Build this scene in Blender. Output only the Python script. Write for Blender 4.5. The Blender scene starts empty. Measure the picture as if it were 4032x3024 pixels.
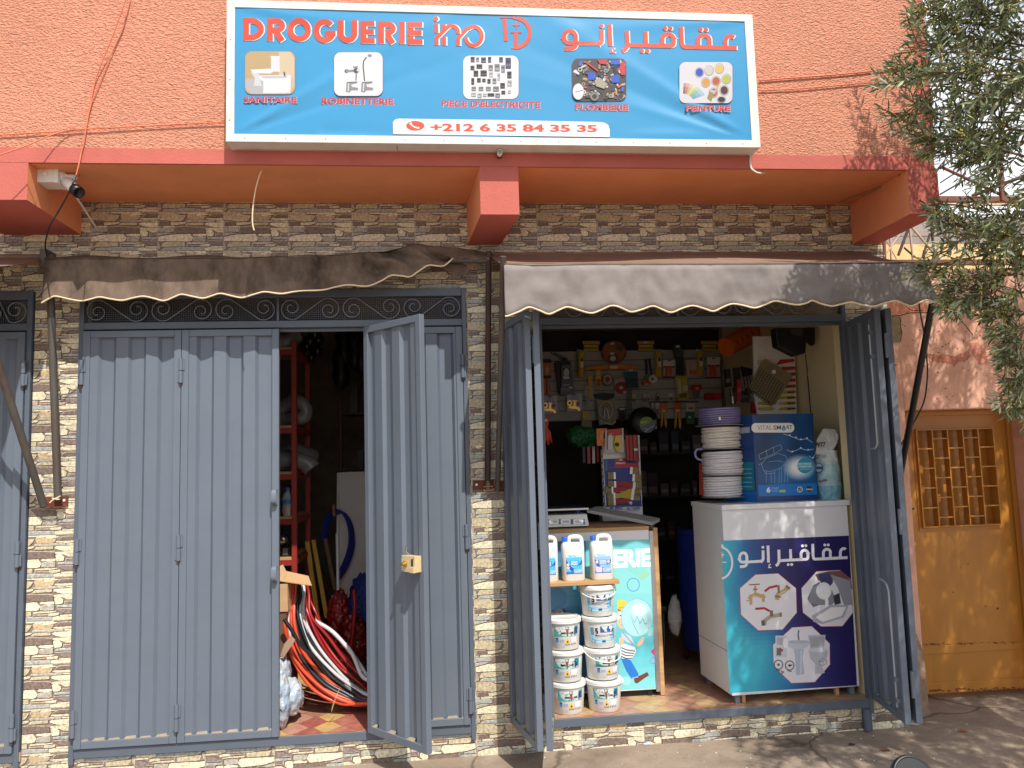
import bpy, bmesh, math, random
from mathutils import Vector, Matrix, noise
random.seed(7)
C = bpy.context.scene.collection
S = bpy.context.scene
R = math.radians
# ---------------------------------------------------------------- camera
YAW, PIT, ROL, FPX, DIST, CAMZ = R(5.70579812), R(5.55833503), R(1.68117399), 3028.0, 4.9, 1.8
_f = Vector((math.sin(YAW)*math.cos(PIT), math.cos(YAW)*math.cos(PIT), math.sin(PIT)))
_r = Vector((math.cos(YAW), -math.sin(YAW), 0)); _d = _f.cross(_r)
_r2 = _r*math.cos(ROL)+_d*math.sin(ROL); _d2 = -_r*math.sin(ROL)+_d*math.cos(ROL)
CAM = Vector((0, -DIST, CAMZ))
cd = bpy.data.cameras.new('camera'); cam = bpy.data.objects.new('camera', cd); C.objects.link(cam)
cd.sensor_width = 36; cd.lens = 36*FPX/4032; cd.clip_end = 2000; cd.clip_start = 0.05
m3 = Matrix((_r2, -_d2, -_f)).transposed()
cam.matrix_world = Matrix.Translation(CAM) @ m3.to_4x4()
S.camera = cam
def at(u, v, Y=0.0):
    "the point of the plane y = Y that the photograph shows at (u, v)"
    r = _r2*((u-2016)/FPX)+_d2*((v-1512)/FPX)+_f
    return CAM+r*((Y-CAM.y)/r.y)
def atz(u, v, Z):
    r = _r2*((u-2016)/FPX)+_d2*((v-1512)/FPX)+_f
    return CAM+r*((Z-CAM.z)/r.z)
def proj(p):
    c = Vector(p)-CAM; z = c.dot(_f)
    return (c.dot(_r2)/z*FPX+2016, c.dot(_d2)/z*FPX+1512) if z > .01 else (-9999, -9999)
# ---------------------------------------------------------------- light
SUN = Vector((0.34, -1.0, 1.38)).normalized()
w = bpy.data.worlds.new('World'); S.world = w; w.use_nodes = True
nt = w.node_tree; bg = nt.nodes['Background']
sky = nt.nodes.new('ShaderNodeTexSky'); sky.sky_type = 'NISHITA'; sky.sun_disc = False
sky.sun_elevation = math.asin(SUN.z); sky.sun_rotation = math.atan2(SUN.x, SUN.y)
sky.air_density = 1.0; sky.dust_density = 1.5
tc = nt.nodes.new('ShaderNodeTexCoord'); mp = nt.nodes.new('ShaderNodeMapping'); mp.inputs['Scale'].default_value = (1, 1, 2.2)
nz = nt.nodes.new('ShaderNodeTexNoise'); nz.inputs['Scale'].default_value = 3.2; nz.inputs['Detail'].default_value = 8; nz.inputs['Roughness'].default_value = .6
cr = nt.nodes.new('ShaderNodeValToRGB'); cr.color_ramp.elements[0].position = .40; cr.color_ramp.elements[1].position = .62
mx = nt.nodes.new('ShaderNodeMixRGB'); mx.inputs['Color2'].default_value = (10.5, 10.6, 11.0, 1)
nt.links.new(tc.outputs['Generated'], mp.inputs['Vector']); nt.links.new(mp.outputs['Vector'], nz.inputs['Vector'])
nt.links.new(nz.outputs['Fac'], cr.inputs['Fac']); nt.links.new(cr.outputs['Color'], mx.inputs['Fac'])
nt.links.new(sky.outputs['Color'], mx.inputs['Color1']); nt.links.new(mx.outputs['Color'], bg.inputs['Color'])
bg.inputs['Strength'].default_value = 0.12
sl = bpy.data.lights.new('sun', 'SUN'); sl.energy = 4.4; sl.angle = R(.5); sl.color = (1, .955, .89)
so = bpy.data.objects.new('sun', sl); C.objects.link(so); so.rotation_euler = SUN.to_track_quat('Z', 'Y').to_euler(); so.location = (3, -8, 9)
S.view_settings.view_transform = 'Standard'; S.view_settings.look = 'None'; S.view_settings.exposure = 0.22; S.view_settings.gamma = 1
S.cycles.max_bounces = 8; S.cycles.diffuse_bounces = 5; S.cycles.use_denoising = True
S.cycles.sample_clamp_indirect = 6
# ---------------------------------------------------------------- materials
def srgb(r, g, b):
    f = lambda c: (c/255/12.92) if c/255 <= .04045 else ((c/255+.055)/1.055)**2.4
    return (f(r), f(g), f(b))
def mat(name, col, rough=.6, var=.12, vs=6.0, bump=0.0, bs=60.0, metal=0.0, dirt=None, ds=2.5, damt=.5, attr=False, spec=.5, detail=6, trans=0.0, stretch=(1, 1, 1), bdist=.01):
    m = bpy.data.materials.new(name); m.use_nodes = True
    n = m.node_tree.nodes; L = m.node_tree.links; p = n['Principled BSDF']
    p.inputs['Roughness'].default_value = rough; p.inputs['Metallic'].default_value = metal
    p.inputs['Specular IOR Level'].default_value = spec
    if trans: p.inputs['Transmission Weight'].default_value = trans
    t = n.new('ShaderNodeTexCoord'); mpn = n.new('ShaderNodeMapping'); mpn.inputs['Scale'].default_value = stretch
    L.new(t.outputs['Object'], mpn.inputs['Vector'])
    no = n.new('ShaderNodeTexNoise'); no.inputs['Scale'].default_value = vs; no.inputs['Detail'].default_value = detail; no.inputs['Roughness'].default_value = .62
    L.new(mpn.outputs['Vector'], no.inputs['Vector'])
    mr = n.new('ShaderNodeMapRange'); mr.inputs['From Min'].default_value = .3; mr.inputs['From Max'].default_value = .7
    mr.inputs['To Min'].default_value = 1-var; mr.inputs['To Max'].default_value = 1+var
    L.new(no.outputs['Fac'], mr.inputs['Value'])
    mul = n.new('ShaderNodeMixRGB'); mul.blend_type = 'MULTIPLY'; mul.inputs['Fac'].default_value = 1
    if attr:
        a = n.new('ShaderNodeAttribute'); a.attribute_name = 'Col'; L.new(a.outputs['Color'], mul.inputs['Color1'])
    else: mul.inputs['Color1'].default_value = (*col, 1)
    L.new(mr.outputs['Result'], mul.inputs['Color2']); out = mul.outputs['Color']
    if dirt:
        d = n.new('ShaderNodeTexNoise'); d.inputs['Scale'].default_value = ds; d.inputs['Detail'].default_value = 9; d.inputs['Roughness'].default_value = .68
        L.new(mpn.outputs['Vector'], d.inputs['Vector'])
        rr = n.new('ShaderNodeMapRange'); rr.inputs['From Min'].default_value = .5; rr.inputs['From Max'].default_value = .72; rr.inputs['To Max'].default_value = damt
        L.new(d.outputs['Fac'], rr.inputs['Value'])
        mm = n.new('ShaderNodeMixRGB'); mm.inputs['Color2'].default_value = (*dirt, 1)
        L.new(rr.outputs['Result'], mm.inputs['Fac']); L.new(out, mm.inputs['Color1']); out = mm.outputs['Color']
    L.new(out, p.inputs['Base Color'])
    if bump:
        b = n.new('ShaderNodeTexNoise'); b.inputs['Scale'].default_value = bs; b.inputs['Detail'].default_value = 4
        L.new(mpn.outputs['Vector'], b.inputs['Vector'])
        bp = n.new('ShaderNodeBump'); bp.inputs['Strength'].default_value = bump; bp.inputs['Distance'].default_value = bdist
        L.new(b.outputs['Fac'], bp.inputs['Height']); L.new(bp.outputs['Normal'], p.inputs['Normal'])
    return m
M = {}
_pm = {}
def pm(r, g, b, rough=.5, var=.08, metal=0.0, name='paint'):
    "plain painted or plastic surface of an sRGB colour"
    k = (r, g, b, rough, var, metal)
    if k not in _pm: _pm[k] = mat(f'{name}_{len(_pm)}', srgb(r, g, b), rough, var, 14, metal=metal)
    return _pm[k]
def stucco():
    m = mat('stucco_paint', srgb(206, 142, 116), .9, .07, 2.0, spec=.2)
    n = m.node_tree.nodes; L = m.node_tree.links; p = n['Principled BSDF']
    t = n.new('ShaderNodeTexCoord')
    w1 = n.new('ShaderNodeTexNoise'); w1.inputs['Scale'].default_value = 58; w1.inputs['Detail'].default_value = 3; w1.inputs['Distortion'].default_value = 1.1
    mp_ = n.new('ShaderNodeMapping'); mp_.inputs['Scale'].default_value = (.75, 1, 1.35); mp_.inputs['Rotation'].default_value = (0, .35, 0)
    L.new(t.outputs['Object'], mp_.inputs['Vector']); L.new(mp_.outputs['Vector'], w1.inputs['Vector'])
    v = n.new('ShaderNodeTexVoronoi'); v.inputs['Scale'].default_value = 75; L.new(mp_.outputs['Vector'], v.inputs['Vector'])
    ad = n.new('ShaderNodeMath'); ad.operation = 'MULTIPLY_ADD'; ad.inputs[1].default_value = .35
    L.new(v.outputs['Distance'], ad.inputs[0]); L.new(w1.outputs['Fac'], ad.inputs[2])
    b = n.new('ShaderNodeBump'); b.inputs['Strength'].default_value = 1.0; b.inputs['Distance'].default_value = .016
    L.new(ad.outputs[0], b.inputs['Height']); L.new(b.outputs['Normal'], p.inputs['Normal'])
    return m
M['stucco'] = stucco()
M['band'] = mat('smooth_render_red', srgb(188, 103, 91), .8, .07, 4, bump=.25, bs=70, spec=.25, dirt=srgb(164, 82, 68), ds=3, damt=.3)
M['soffit'] = mat('soffit_orange', srgb(226, 148, 104), .85, .08, 3, bump=.2, bs=40, spec=.2)
M['tile'] = mat('stone_print_tile', (1, 1, 1), .45, .42, 62, attr=True, bump=.12, bs=120, detail=8, spec=.4)
M['print'] = mat('printed_vinyl', (1, 1, 1), .35, .03, 5, attr=True)
M['printm'] = mat('printed_paper', (1, 1, 1), .6, .05, 9, attr=True, spec=.3)
M['door'] = mat('blue_grey_enamel', srgb(100, 109, 121), .42, .05, 3, bump=.05, bs=18, dirt=srgb(108, 112, 118), ds=2.2, damt=.35)
M['dooredge'] = mat('blue_grey_enamel_trim', srgb(88, 97, 109), .45, .07, 5, bump=.05, bs=22)
M['dust'] = mat('sand_dust', srgb(150, 138, 118), .95, .15, 20, spec=.1)
M['iron'] = mat('painted_bar_iron', srgb(112, 118, 128), .5, .15, 12)
M['rust'] = mat('rusty_steel', srgb(110, 62, 44), .8, .35, 20, bump=.3, bs=80, spec=.3)
M['pipe'] = mat('grey_rusty_pipe', srgb(92, 88, 82), .6, .3, 9, metal=.3, dirt=srgb(96, 60, 40), ds=8, damt=.7, stretch=(1, 1, .25))
M['brownfab'] = mat('dirty_brown_canvas', srgb(112, 97, 84), .9, .4, 9, bump=.25, bs=160, dirt=srgb(46, 40, 36), ds=3.6, damt=.95, spec=.15, stretch=(1, 1, .5))
M['greyfab'] = mat('grey_canvas', srgb(132, 125, 121), .85, .14, 6, bump=.2, bs=14, dirt=srgb(106, 101, 99), ds=4, damt=.6, spec=.15)
M['topfab'] = mat('brown_canvas_top', srgb(138, 112, 96), .9, .12, 5, dirt=srgb(126, 100, 84), ds=3, damt=.6, spec=.15)
M['hem'] = mat('cream_hem_tape', srgb(226, 204, 170), .8, .08, 20)
M['white'] = mat('white_laminate', srgb(222, 222, 224), .35, .02, 4)
M['whitep'] = mat('white_plastic', srgb(228, 227, 222), .4, .04, 8)
M['cream'] = mat('cream_wall', srgb(222, 206, 164), .85, .05, 3, spec=.2)
M['wood'] = mat('raw_pine', srgb(186, 146, 98), .7, .2, 9, stretch=(.3, 1, 3))
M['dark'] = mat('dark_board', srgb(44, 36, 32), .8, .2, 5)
M['black'] = mat('black_plastic', srgb(20, 20, 22), .4, .1, 9)
M['slat'] = mat('grey_slatwall', srgb(176, 174, 170), .6, .05, 6)
M['steel'] = mat('bare_steel', srgb(180, 180, 182), .3, .08, 12, metal=.9)
M['brass'] = mat('brass', srgb(200, 160, 86), .3, .1, 18, metal=.8)
M['redpaint'] = mat('red_oxide_paint', srgb(150, 44, 34), .55, .12, 12)
M['concrete'] = None
def film(name, col, alpha, rough=.2):
    m = bpy.data.materials.new(name); m.use_nodes = True; p = m.node_tree.nodes['Principled BSDF']
    no = m.node_tree.nodes.new('ShaderNodeTexNoise'); no.inputs['Scale'].default_value = 40
    bp = m.node_tree.nodes.new('ShaderNodeBump'); bp.inputs['Strength'].default_value = .4; bp.inputs['Distance'].default_value = .01
    m.node_tree.links.new(no.outputs['Fac'], bp.inputs['Height']); m.node_tree.links.new(bp.outputs['Normal'], p.inputs['Normal'])
    p.inputs['Base Color'].default_value = (*col, 1); p.inputs['Alpha'].default_value = alpha; p.inputs['Roughness'].default_value = rough
    return m
M['film'] = film('clear_plastic_film', (.8, .8, .82), .28)
# ---------------------------------------------------------------- mesh builder
class MB:
    def __init__(s, M4=None): s.v = []; s.f = []; s.m = []; s.c = []; s.s = []; s.M = M4; s.mats = []; s.layer = 0
    def mi(s, m):
        if m not in s.mats: s.mats.append(m)
        return s.mats.index(m)
    def poly(s, pts, m, col=(1, 1, 1), smooth=False):
        b = len(s.v); s.v += [Vector(p) for p in pts]; s.f.append(tuple(range(b, b+len(pts)))); s.m.append(s.mi(m)); s.c.append(col); s.s.append(smooth)
    def mesh(s, verts, faces, m, col=(1, 1, 1), smooth=False):
        b = len(s.v); s.v += [Vector(p) for p in verts]; k = s.mi(m)
        for f in faces: s.f.append(tuple(b+i for i in f)); s.m.append(k); s.c.append(col); s.s.append(smooth)
    def box(s, x0, x1, y0, y1, z0, z1, m, col=(1, 1, 1), rot=None, piv=None):
        P = [Vector((x, y, z)) for z in (z0, z1) for y in (y0, y1) for x in (x0, x1)]
        if rot is not None:
            piv = Vector(piv) if piv is not None else Vector(((x0+x1)/2, (y0+y1)/2, (z0+z1)/2))
            P = [rot @ (p-piv)+piv for p in P]
        s.mesh(P, [(0, 2, 3, 1), (4, 5, 7, 6), (0, 1, 5, 4), (2, 6, 7, 3), (0, 4, 6, 2), (1, 3, 7, 5)], m, col)
    def prism(s, pts, ext, m, col=(1, 1, 1), smooth=False):
        n = len(pts); e = Vector(ext); A = [Vector(p) for p in pts]; B = [p+e for p in A]
        s.mesh(A+B, [tuple(range(n)), tuple(range(2*n-1, n-1, -1))]+[(i, (i+1) % n, n+(i+1) % n, n+i) for i in range(n)], m, col, smooth)
    def px(s, pts, Y, th, m, col=(1, 1, 1)):
        s.prism([at(u, v, Y) for u, v in pts], (0, th, 0), m, col)
    def pxr(s, u0, v0, u1, v1, Y, th, m, col=(1, 1, 1)): s.px([(u0, v0), (u1, v0), (u1, v1), (u0, v1)], Y, th, m, col)
    def tube(s, pts, r, m, seg=8, closed=False, col=(1, 1, 1), caps=True):
        P = [Vector(p) for p in pts]; n = len(P); V = []; F = []; up = None
        for i in range(n):
            a = P[i-1] if (i or closed) else P[i]; b = P[(i+1) % n] if (i < n-1 or closed) else P[i]
            t = (b-a)
            if t.length < 1e-9: t = Vector((0, 0, 1))
            t.normalize()
            if up is None: up = t.orthogonal().normalized()
            up = up-t*up.dot(t)
            if up.length < 1e-6: up = t.orthogonal()
            up.normalize(); sd = t.cross(up)
            rr = r[i] if isinstance(r, (list, tuple)) else r
            for k in range(seg):
                q = 2*math.pi*k/seg; V.append(P[i]+(up*math.cos(q)+sd*math.sin(q))*rr)
        for i in range(n if closed else n-1):
            j = (i+1) % n
            for k in range(seg): F.append((i*seg+k, i*seg+(k+1) % seg, j*seg+(k+1) % seg, j*seg+k))
        s.mesh(V, F, m, col, True)
        if caps and not closed:
            s.poly(V[:seg][::-1], m, col); s.poly(V[-seg:], m, col)
    def lathe(s, prof, c, m, seg=24, axis='z', col=(1, 1, 1), smooth=True, rot=None):
        V = []; F = []; c = Vector(c)
        for r, h in prof:
            for k in range(seg):
                q = 2*math.pi*k/seg; a, b = r*math.cos(q), r*math.sin(q)
                p = Vector((a, b, h)) if axis == 'z' else Vector((a, h, b)) if axis == 'y' else Vector((h, a, b))
                V.append(c+(rot @ p if rot is not None else p))
        for i in range(len(prof)-1):
            for k in range(seg): F.append((i*seg+k, i*seg+(k+1) % seg, (i+1)*seg+(k+1) % seg, (i+1)*seg+k))
        s.mesh(V, F, m, col, smooth)
        if prof[0][0] > 1e-6: s.poly(V[:seg][::-1], m, col)
        if prof[-1][0] > 1e-6: s.poly(V[-seg:], m, col)
    def grid(s, fn, nu, nv, m, col=(1, 1, 1), smooth=True, thick=None):
        V = [fn(i/nu, j/nv) for j in range(nv+1) for i in range(nu+1)]
        s.mesh(V, [(j*(nu+1)+i, j*(nu+1)+i+1, (j+1)*(nu+1)+i+1, (j+1)*(nu+1)+i) for j in range(nv) for i in range(nu)], m, col, smooth)
    def blob(s, c, rad, m, seg=14, rings=9, amp=.08, fr=3, col=(1, 1, 1), seed=0):
        c = Vector(c); V = []; F = []
        for j in range(rings+1):
            th = math.pi*j/rings
            for k in range(seg):
                q = 2*math.pi*k/seg; d = Vector((math.sin(th)*math.cos(q), math.sin(th)*math.sin(q), math.cos(th)))
                f = 1+amp*noise.noise(d*fr+Vector((seed, 3*seed, 0)))*2
                V.append(c+Vector((d.x*rad[0], d.y*rad[1], d.z*rad[2]))*f)
        for j in range(rings):
            for k in range(seg): F.append((j*seg+k, j*seg+(k+1) % seg, (j+1)*seg+(k+1) % seg, (j+1)*seg+k))
        s.mesh(V, F, m, col, True)
    def build(s, name, parent=None, bevel=0, recalc=True):
        me = bpy.data.meshes.new(name)
        off = Vector((0, 0, 0)); q = parent
        while q is not None: off += q.location; q = q.parent
        vs = [(s.M @ p if s.M is not None else p)-off for p in s.v]
        me.from_pydata(vs, [], s.f)
        for m in s.mats: me.materials.append(m)
        me.polygons.foreach_set('material_index', s.m); me.polygons.foreach_set('use_smooth', s.s)
        if any(tuple(c) != (1, 1, 1) for c in s.c):
            at_ = me.color_attributes.new('Col', 'FLOAT_COLOR', 'CORNER'); d = []
            for p, c in zip(s.f, s.c): d += [c[0], c[1], c[2], 1.0]*len(p)
            at_.data.foreach_set('color', d)
        if recalc:
            b = bmesh.new(); b.from_mesh(me); bmesh.ops.remove_doubles(b, verts=b.verts, dist=1e-6) if bevel else None
            bmesh.ops.recalc_face_normals(b, faces=b.faces); b.to_mesh(me); b.free()
        me.update()
        o = bpy.data.objects.new(name, me); C.objects.link(o)
        if parent is not None: o.parent = parent
        if bevel:
            md = o.modifiers.new('bevel', 'BEVEL'); md.width = bevel; md.segments = 2; md.limit_method = 'ANGLE'; md.angle_limit = R(40)
        return o
def tag(o, label, cat, group=None, kind=None):
    if label: o['label'] = label
    if cat: o['category'] = cat
    if group: o['group'] = group
    o['kind'] = kind or 'thing'
    return o
def thing(name, loc, label, cat, group=None):
    o = bpy.data.objects.new(name, None); C.objects.link(o); o.location = loc; o.empty_display_size = .05
    return tag(o, label, cat, group)
def dup(root, loc, label=None, rotz=0):
    r = root.copy(); C.objects.link(r); r.location = loc; r.rotation_euler = (0, 0, rotz)
    if label: r['label'] = label
    for ch in list(root.children):
        c = ch.copy(); C.objects.link(c); c.parent = r
        for g in list(ch.children):
            d = g.copy(); C.objects.link(d); d.parent = c
    return r
# ---------------------------------------------------------------- flat prints
def text_polys(txt, bold=0.0):
    cu = bpy.data.curves.new('t', 'FONT'); cu.body = txt; cu.offset = bold; cu.resolution_u = 3
    o = bpy.data.objects.new('t', cu); C.objects.link(o); dg = bpy.context.evaluated_depsgraph_get(); dg.update()
    me = bpy.data.meshes.new_from_object(o.evaluated_get(dg))
    V = [(v.co.x, v.co.y) for v in me.vertices]; F = [tuple(p.vertices) for p in me.polygons]
    bpy.data.objects.remove(o); bpy.data.curves.remove(cu); bpy.data.meshes.remove(me)
    return V, F
_tc = {}
class Print:
    "flat coloured shapes laid on a surface; fn(u, v, lift) gives the 3-D point"
    def __init__(s, fn, m=None, step=.00002): s.fn = fn; s.mb = MB(); s.m = m or M['print']; s.l = 0; s.step = step; s.k = 1.0
    def poly(s, pts, col): s.l += 1; s.mb.poly([s.fn(u, v, s.l*s.step) for u, v in pts], s.m, [c*s.k for c in srgb(*col)])
    def rect(s, u0, v0, u1, v1, col, n=1):
        top = [(u0+(u1-u0)*i/n, v0) for i in range(n+1)]; s.poly(top+[(a, v1) for a, b in top[::-1]], col)
    def circ(s, u, v, r, col, ry=None, n=28): s.poly([(u+r*math.cos(6.28318*i/n), v+(ry or r)*math.sin(6.28318*i/n)) for i in range(n)], col)
    def rrect(s, u0, v0, u1, v1, r, col):
        P = []
        for cx, cy, a in ((u1-r, v0+r, -90), (u1-r, v1-r, 0), (u0+r, v1-r, 90), (u0+r, v0+r, 180)):
            P += [(cx+r*math.cos(R(a+k*15)), cy+r*math.sin(R(a+k*15))) for k in range(7)]
        s.poly(P, col)
    def stroke(s, pts, w, col, closed=False):
        s.l += 1; n = len(pts); Lp = []; Rp = []
        for i in range(n):
            a = pts[i-1] if (i or closed) else pts[i]; b = pts[(i+1) % n] if (i < n-1 or closed) else pts[i]; p = pts[i]
            if i and i < n-1 or closed:
                d1 = Vector((p[0]-a[0], p[1]-a[1])); d2 = Vector((b[0]-p[0], b[1]-p[1]))
                d1.normalize(); d2.normalize(); t = d1+d2
                if t.length < 1e-6: t = d1
                t.normalize(); k = min(2.0, 1/max(.3, t.dot(d1)))
            else: t = Vector((b[0]-a[0], b[1]-a[1])).normalized(); k = 1
            nx, ny = -t.y*w/2*k, t.x*w/2*k
            Lp.append((p[0]+nx, p[1]+ny)); Rp.append((p[0]-nx, p[1]-ny))
        c = [q_*s.k for q_ in srgb(*col)]; h = s.l*s.step
        for i in range(n if closed else n-1):
            j = (i+1) % n
            s.mb.poly([s.fn(*q, h) for q in (Lp[i], Lp[j], Rp[j], Rp[i])], s.m, c)
    def text(s, txt, bl, br, tl, tr, col, bold=.0):
        "ink box of the text is stretched onto the four corners"
        k = (txt, bold)
        if k not in _tc: _tc[k] = text_polys(txt, bold)
        V, F = _tc[k]; s.l += 1
        x0 = min(v[0] for v in V); x1 = max(v[0] for v in V); y0 = min(v[1] for v in V); y1 = max(v[1] for v in V)
        W = []
        for x, y in V:
            a = (x-x0)/(x1-x0); b = (y-y0)/(y1-y0)
            q = [bl[i]*(1-a)*(1-b)+br[i]*a*(1-b)+tl[i]*(1-a)*b+tr[i]*a*b for i in (0, 1)]
            W.append(s.fn(q[0], q[1], s.l*s.step))
        s.mb.mesh(W, F, s.m, [c*s.k for c in srgb(*col)])
    def trect(s, txt, u0, v0, u1, v1, col, bold=.0): s.text(txt, (u0, v1), (u1, v1), (u0, v0), (u1, v0), col, bold)
    def build(s, name, parent): return s.mb.build(name, parent, recalc=False)
def arc(cx, cy, rx, ry, a0, a1, n=12): return [(cx+rx*math.cos(R(a0+(a1-a0)*i/n)), cy+ry*math.sin(R(a0+(a1-a0)*i/n))) for i in range(n+1)]
def lerp(P, u):
    if u <= P[0][0]: return P[0][1]
    for (a, b), (c, d) in zip(P, P[1:]):
        if u <= c: return b+(d-b)*(u-a)/(c-a)
    return P[-1][1]
def smooth_path(P, n=6):
    out = []; P = [Vector(p) for p in P]
    for i in range(len(P)-1):
        p0 = P[max(i-1, 0)]; p1 = P[i]; p2 = P[i+1]; p3 = P[min(i+2, len(P)-1)]
        for k in range(n):
            t = k/n; out.append(.5*((2*p1)+(p2-p0)*t+(2*p0-5*p1+4*p2-p3)*t*t+(3*p1-p0-3*p2+p3)*t**3))
    return out+[P[-1]]
# ---------------------------------------------------------------- ground and building
def concrete():
    m = mat('dusty_concrete', srgb(148, 132, 116), .9, .16, 5, bump=.5, bs=34, dirt=srgb(106, 90, 76), ds=1.6, damt=.6, spec=.2, detail=10)
    n = m.node_tree.nodes; L = m.node_tree.links; p = n['Principled BSDF']
    t = n.new('ShaderNodeTexCoord'); v = n.new('ShaderNodeTexVoronoi'); v.feature = 'DISTANCE_TO_EDGE'; v.inputs['Scale'].default_value = .9
    no = n.new('ShaderNodeTexNoise'); no.inputs['Scale'].default_value = 3; no.inputs['Detail'].default_value = 8
    mx_ = n.new('ShaderNodeMixRGB'); mx_.inputs['Fac'].default_value = .22
    L.new(t.outputs['Object'], no.inputs['Vector']); L.new(t.outputs['Object'], mx_.inputs['Color1']); L.new(no.outputs['Color'], mx_.inputs['Color2']); L.new(mx_.outputs['Color'], v.inputs['Vector'])
    r = n.new('ShaderNodeMapRange'); r.inputs['From Max'].default_value = .012; r.inputs['To Min'].default_value = .45; r.inputs['To Max'].default_value = 1
    L.new(v.outputs['Distance'], r.inputs['Value'])
    sp = n.new('ShaderNodeTexNoise'); sp.inputs['Scale'].default_value = 46; sp.inputs['Detail'].default_value = 2
    L.new(t.outputs['Object'], sp.inputs['Vector'])
    r2 = n.new('ShaderNodeMapRange'); r2.inputs['From Min'].default_value = .66; r2.inputs['From Max'].default_value = .72; r2.inputs['To Min'].default_value = 1; r2.inputs['To Max'].default_value = .62
    L.new(sp.outputs['Fac'], r2.inputs['Value'])
    r3 = n.new('ShaderNodeMapRange'); r3.inputs['From Min'].default_value = .27; r3.inputs['From Max'].default_value = .31; r3.inputs['To Min'].default_value = 1.5; r3.inputs['To Max'].default_value = 1
    L.new(sp.outputs['Fac'], r3.inputs['Value'])
    src = p.inputs['Base Color'].links[0].from_socket
    for rr in (r, r2, r3):
        k = n.new('ShaderNodeMixRGB'); k.blend_type = 'MULTIPLY'; k.inputs['Fac'].default_value = 1
        L.new(src, k.inputs['Color1']); L.new(rr.outputs['Result'], k.inputs['Color2']); src = k.outputs['Color']
    L.new(src, p.inputs['Base Color'])
    return m
M['concrete'] = concrete()
g = MB()
def gz(x, y):
    z = .005*noise.noise(Vector((x*3, y*3, 0)))+.003*noise.noise(Vector((x*11, y*11, 2)))
    if x > 3: z += .055*min(1, (x-3)/.5)*max(0, min(1, (y+.9)/.9))
    return z
xs = [-400, -60, -12]+[-6+.12*i for i in range(101)]+[12, 60, 400]; ys = [-400, -60, -14]+[-6+.12*i for i in range(59)]+[3, 12, 60, 400]
V = [(x, y, gz(x, y) if -7 < x < 7 and -7 < y < 1.2 else 0) for y in ys for x in xs]; nx = len(xs)
g.mesh(V, [(j*nx+i, j*nx+i+1, (j+1)*nx+i+1, (j+1)*nx+i) for j in range(len(ys)-1) for i in range(nx-1)], M['concrete'], smooth=True)
tag(g.build('ground', recalc=False), 'dusty brown concrete pavement with cracks and stains', 'ground', kind='structure')

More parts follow.
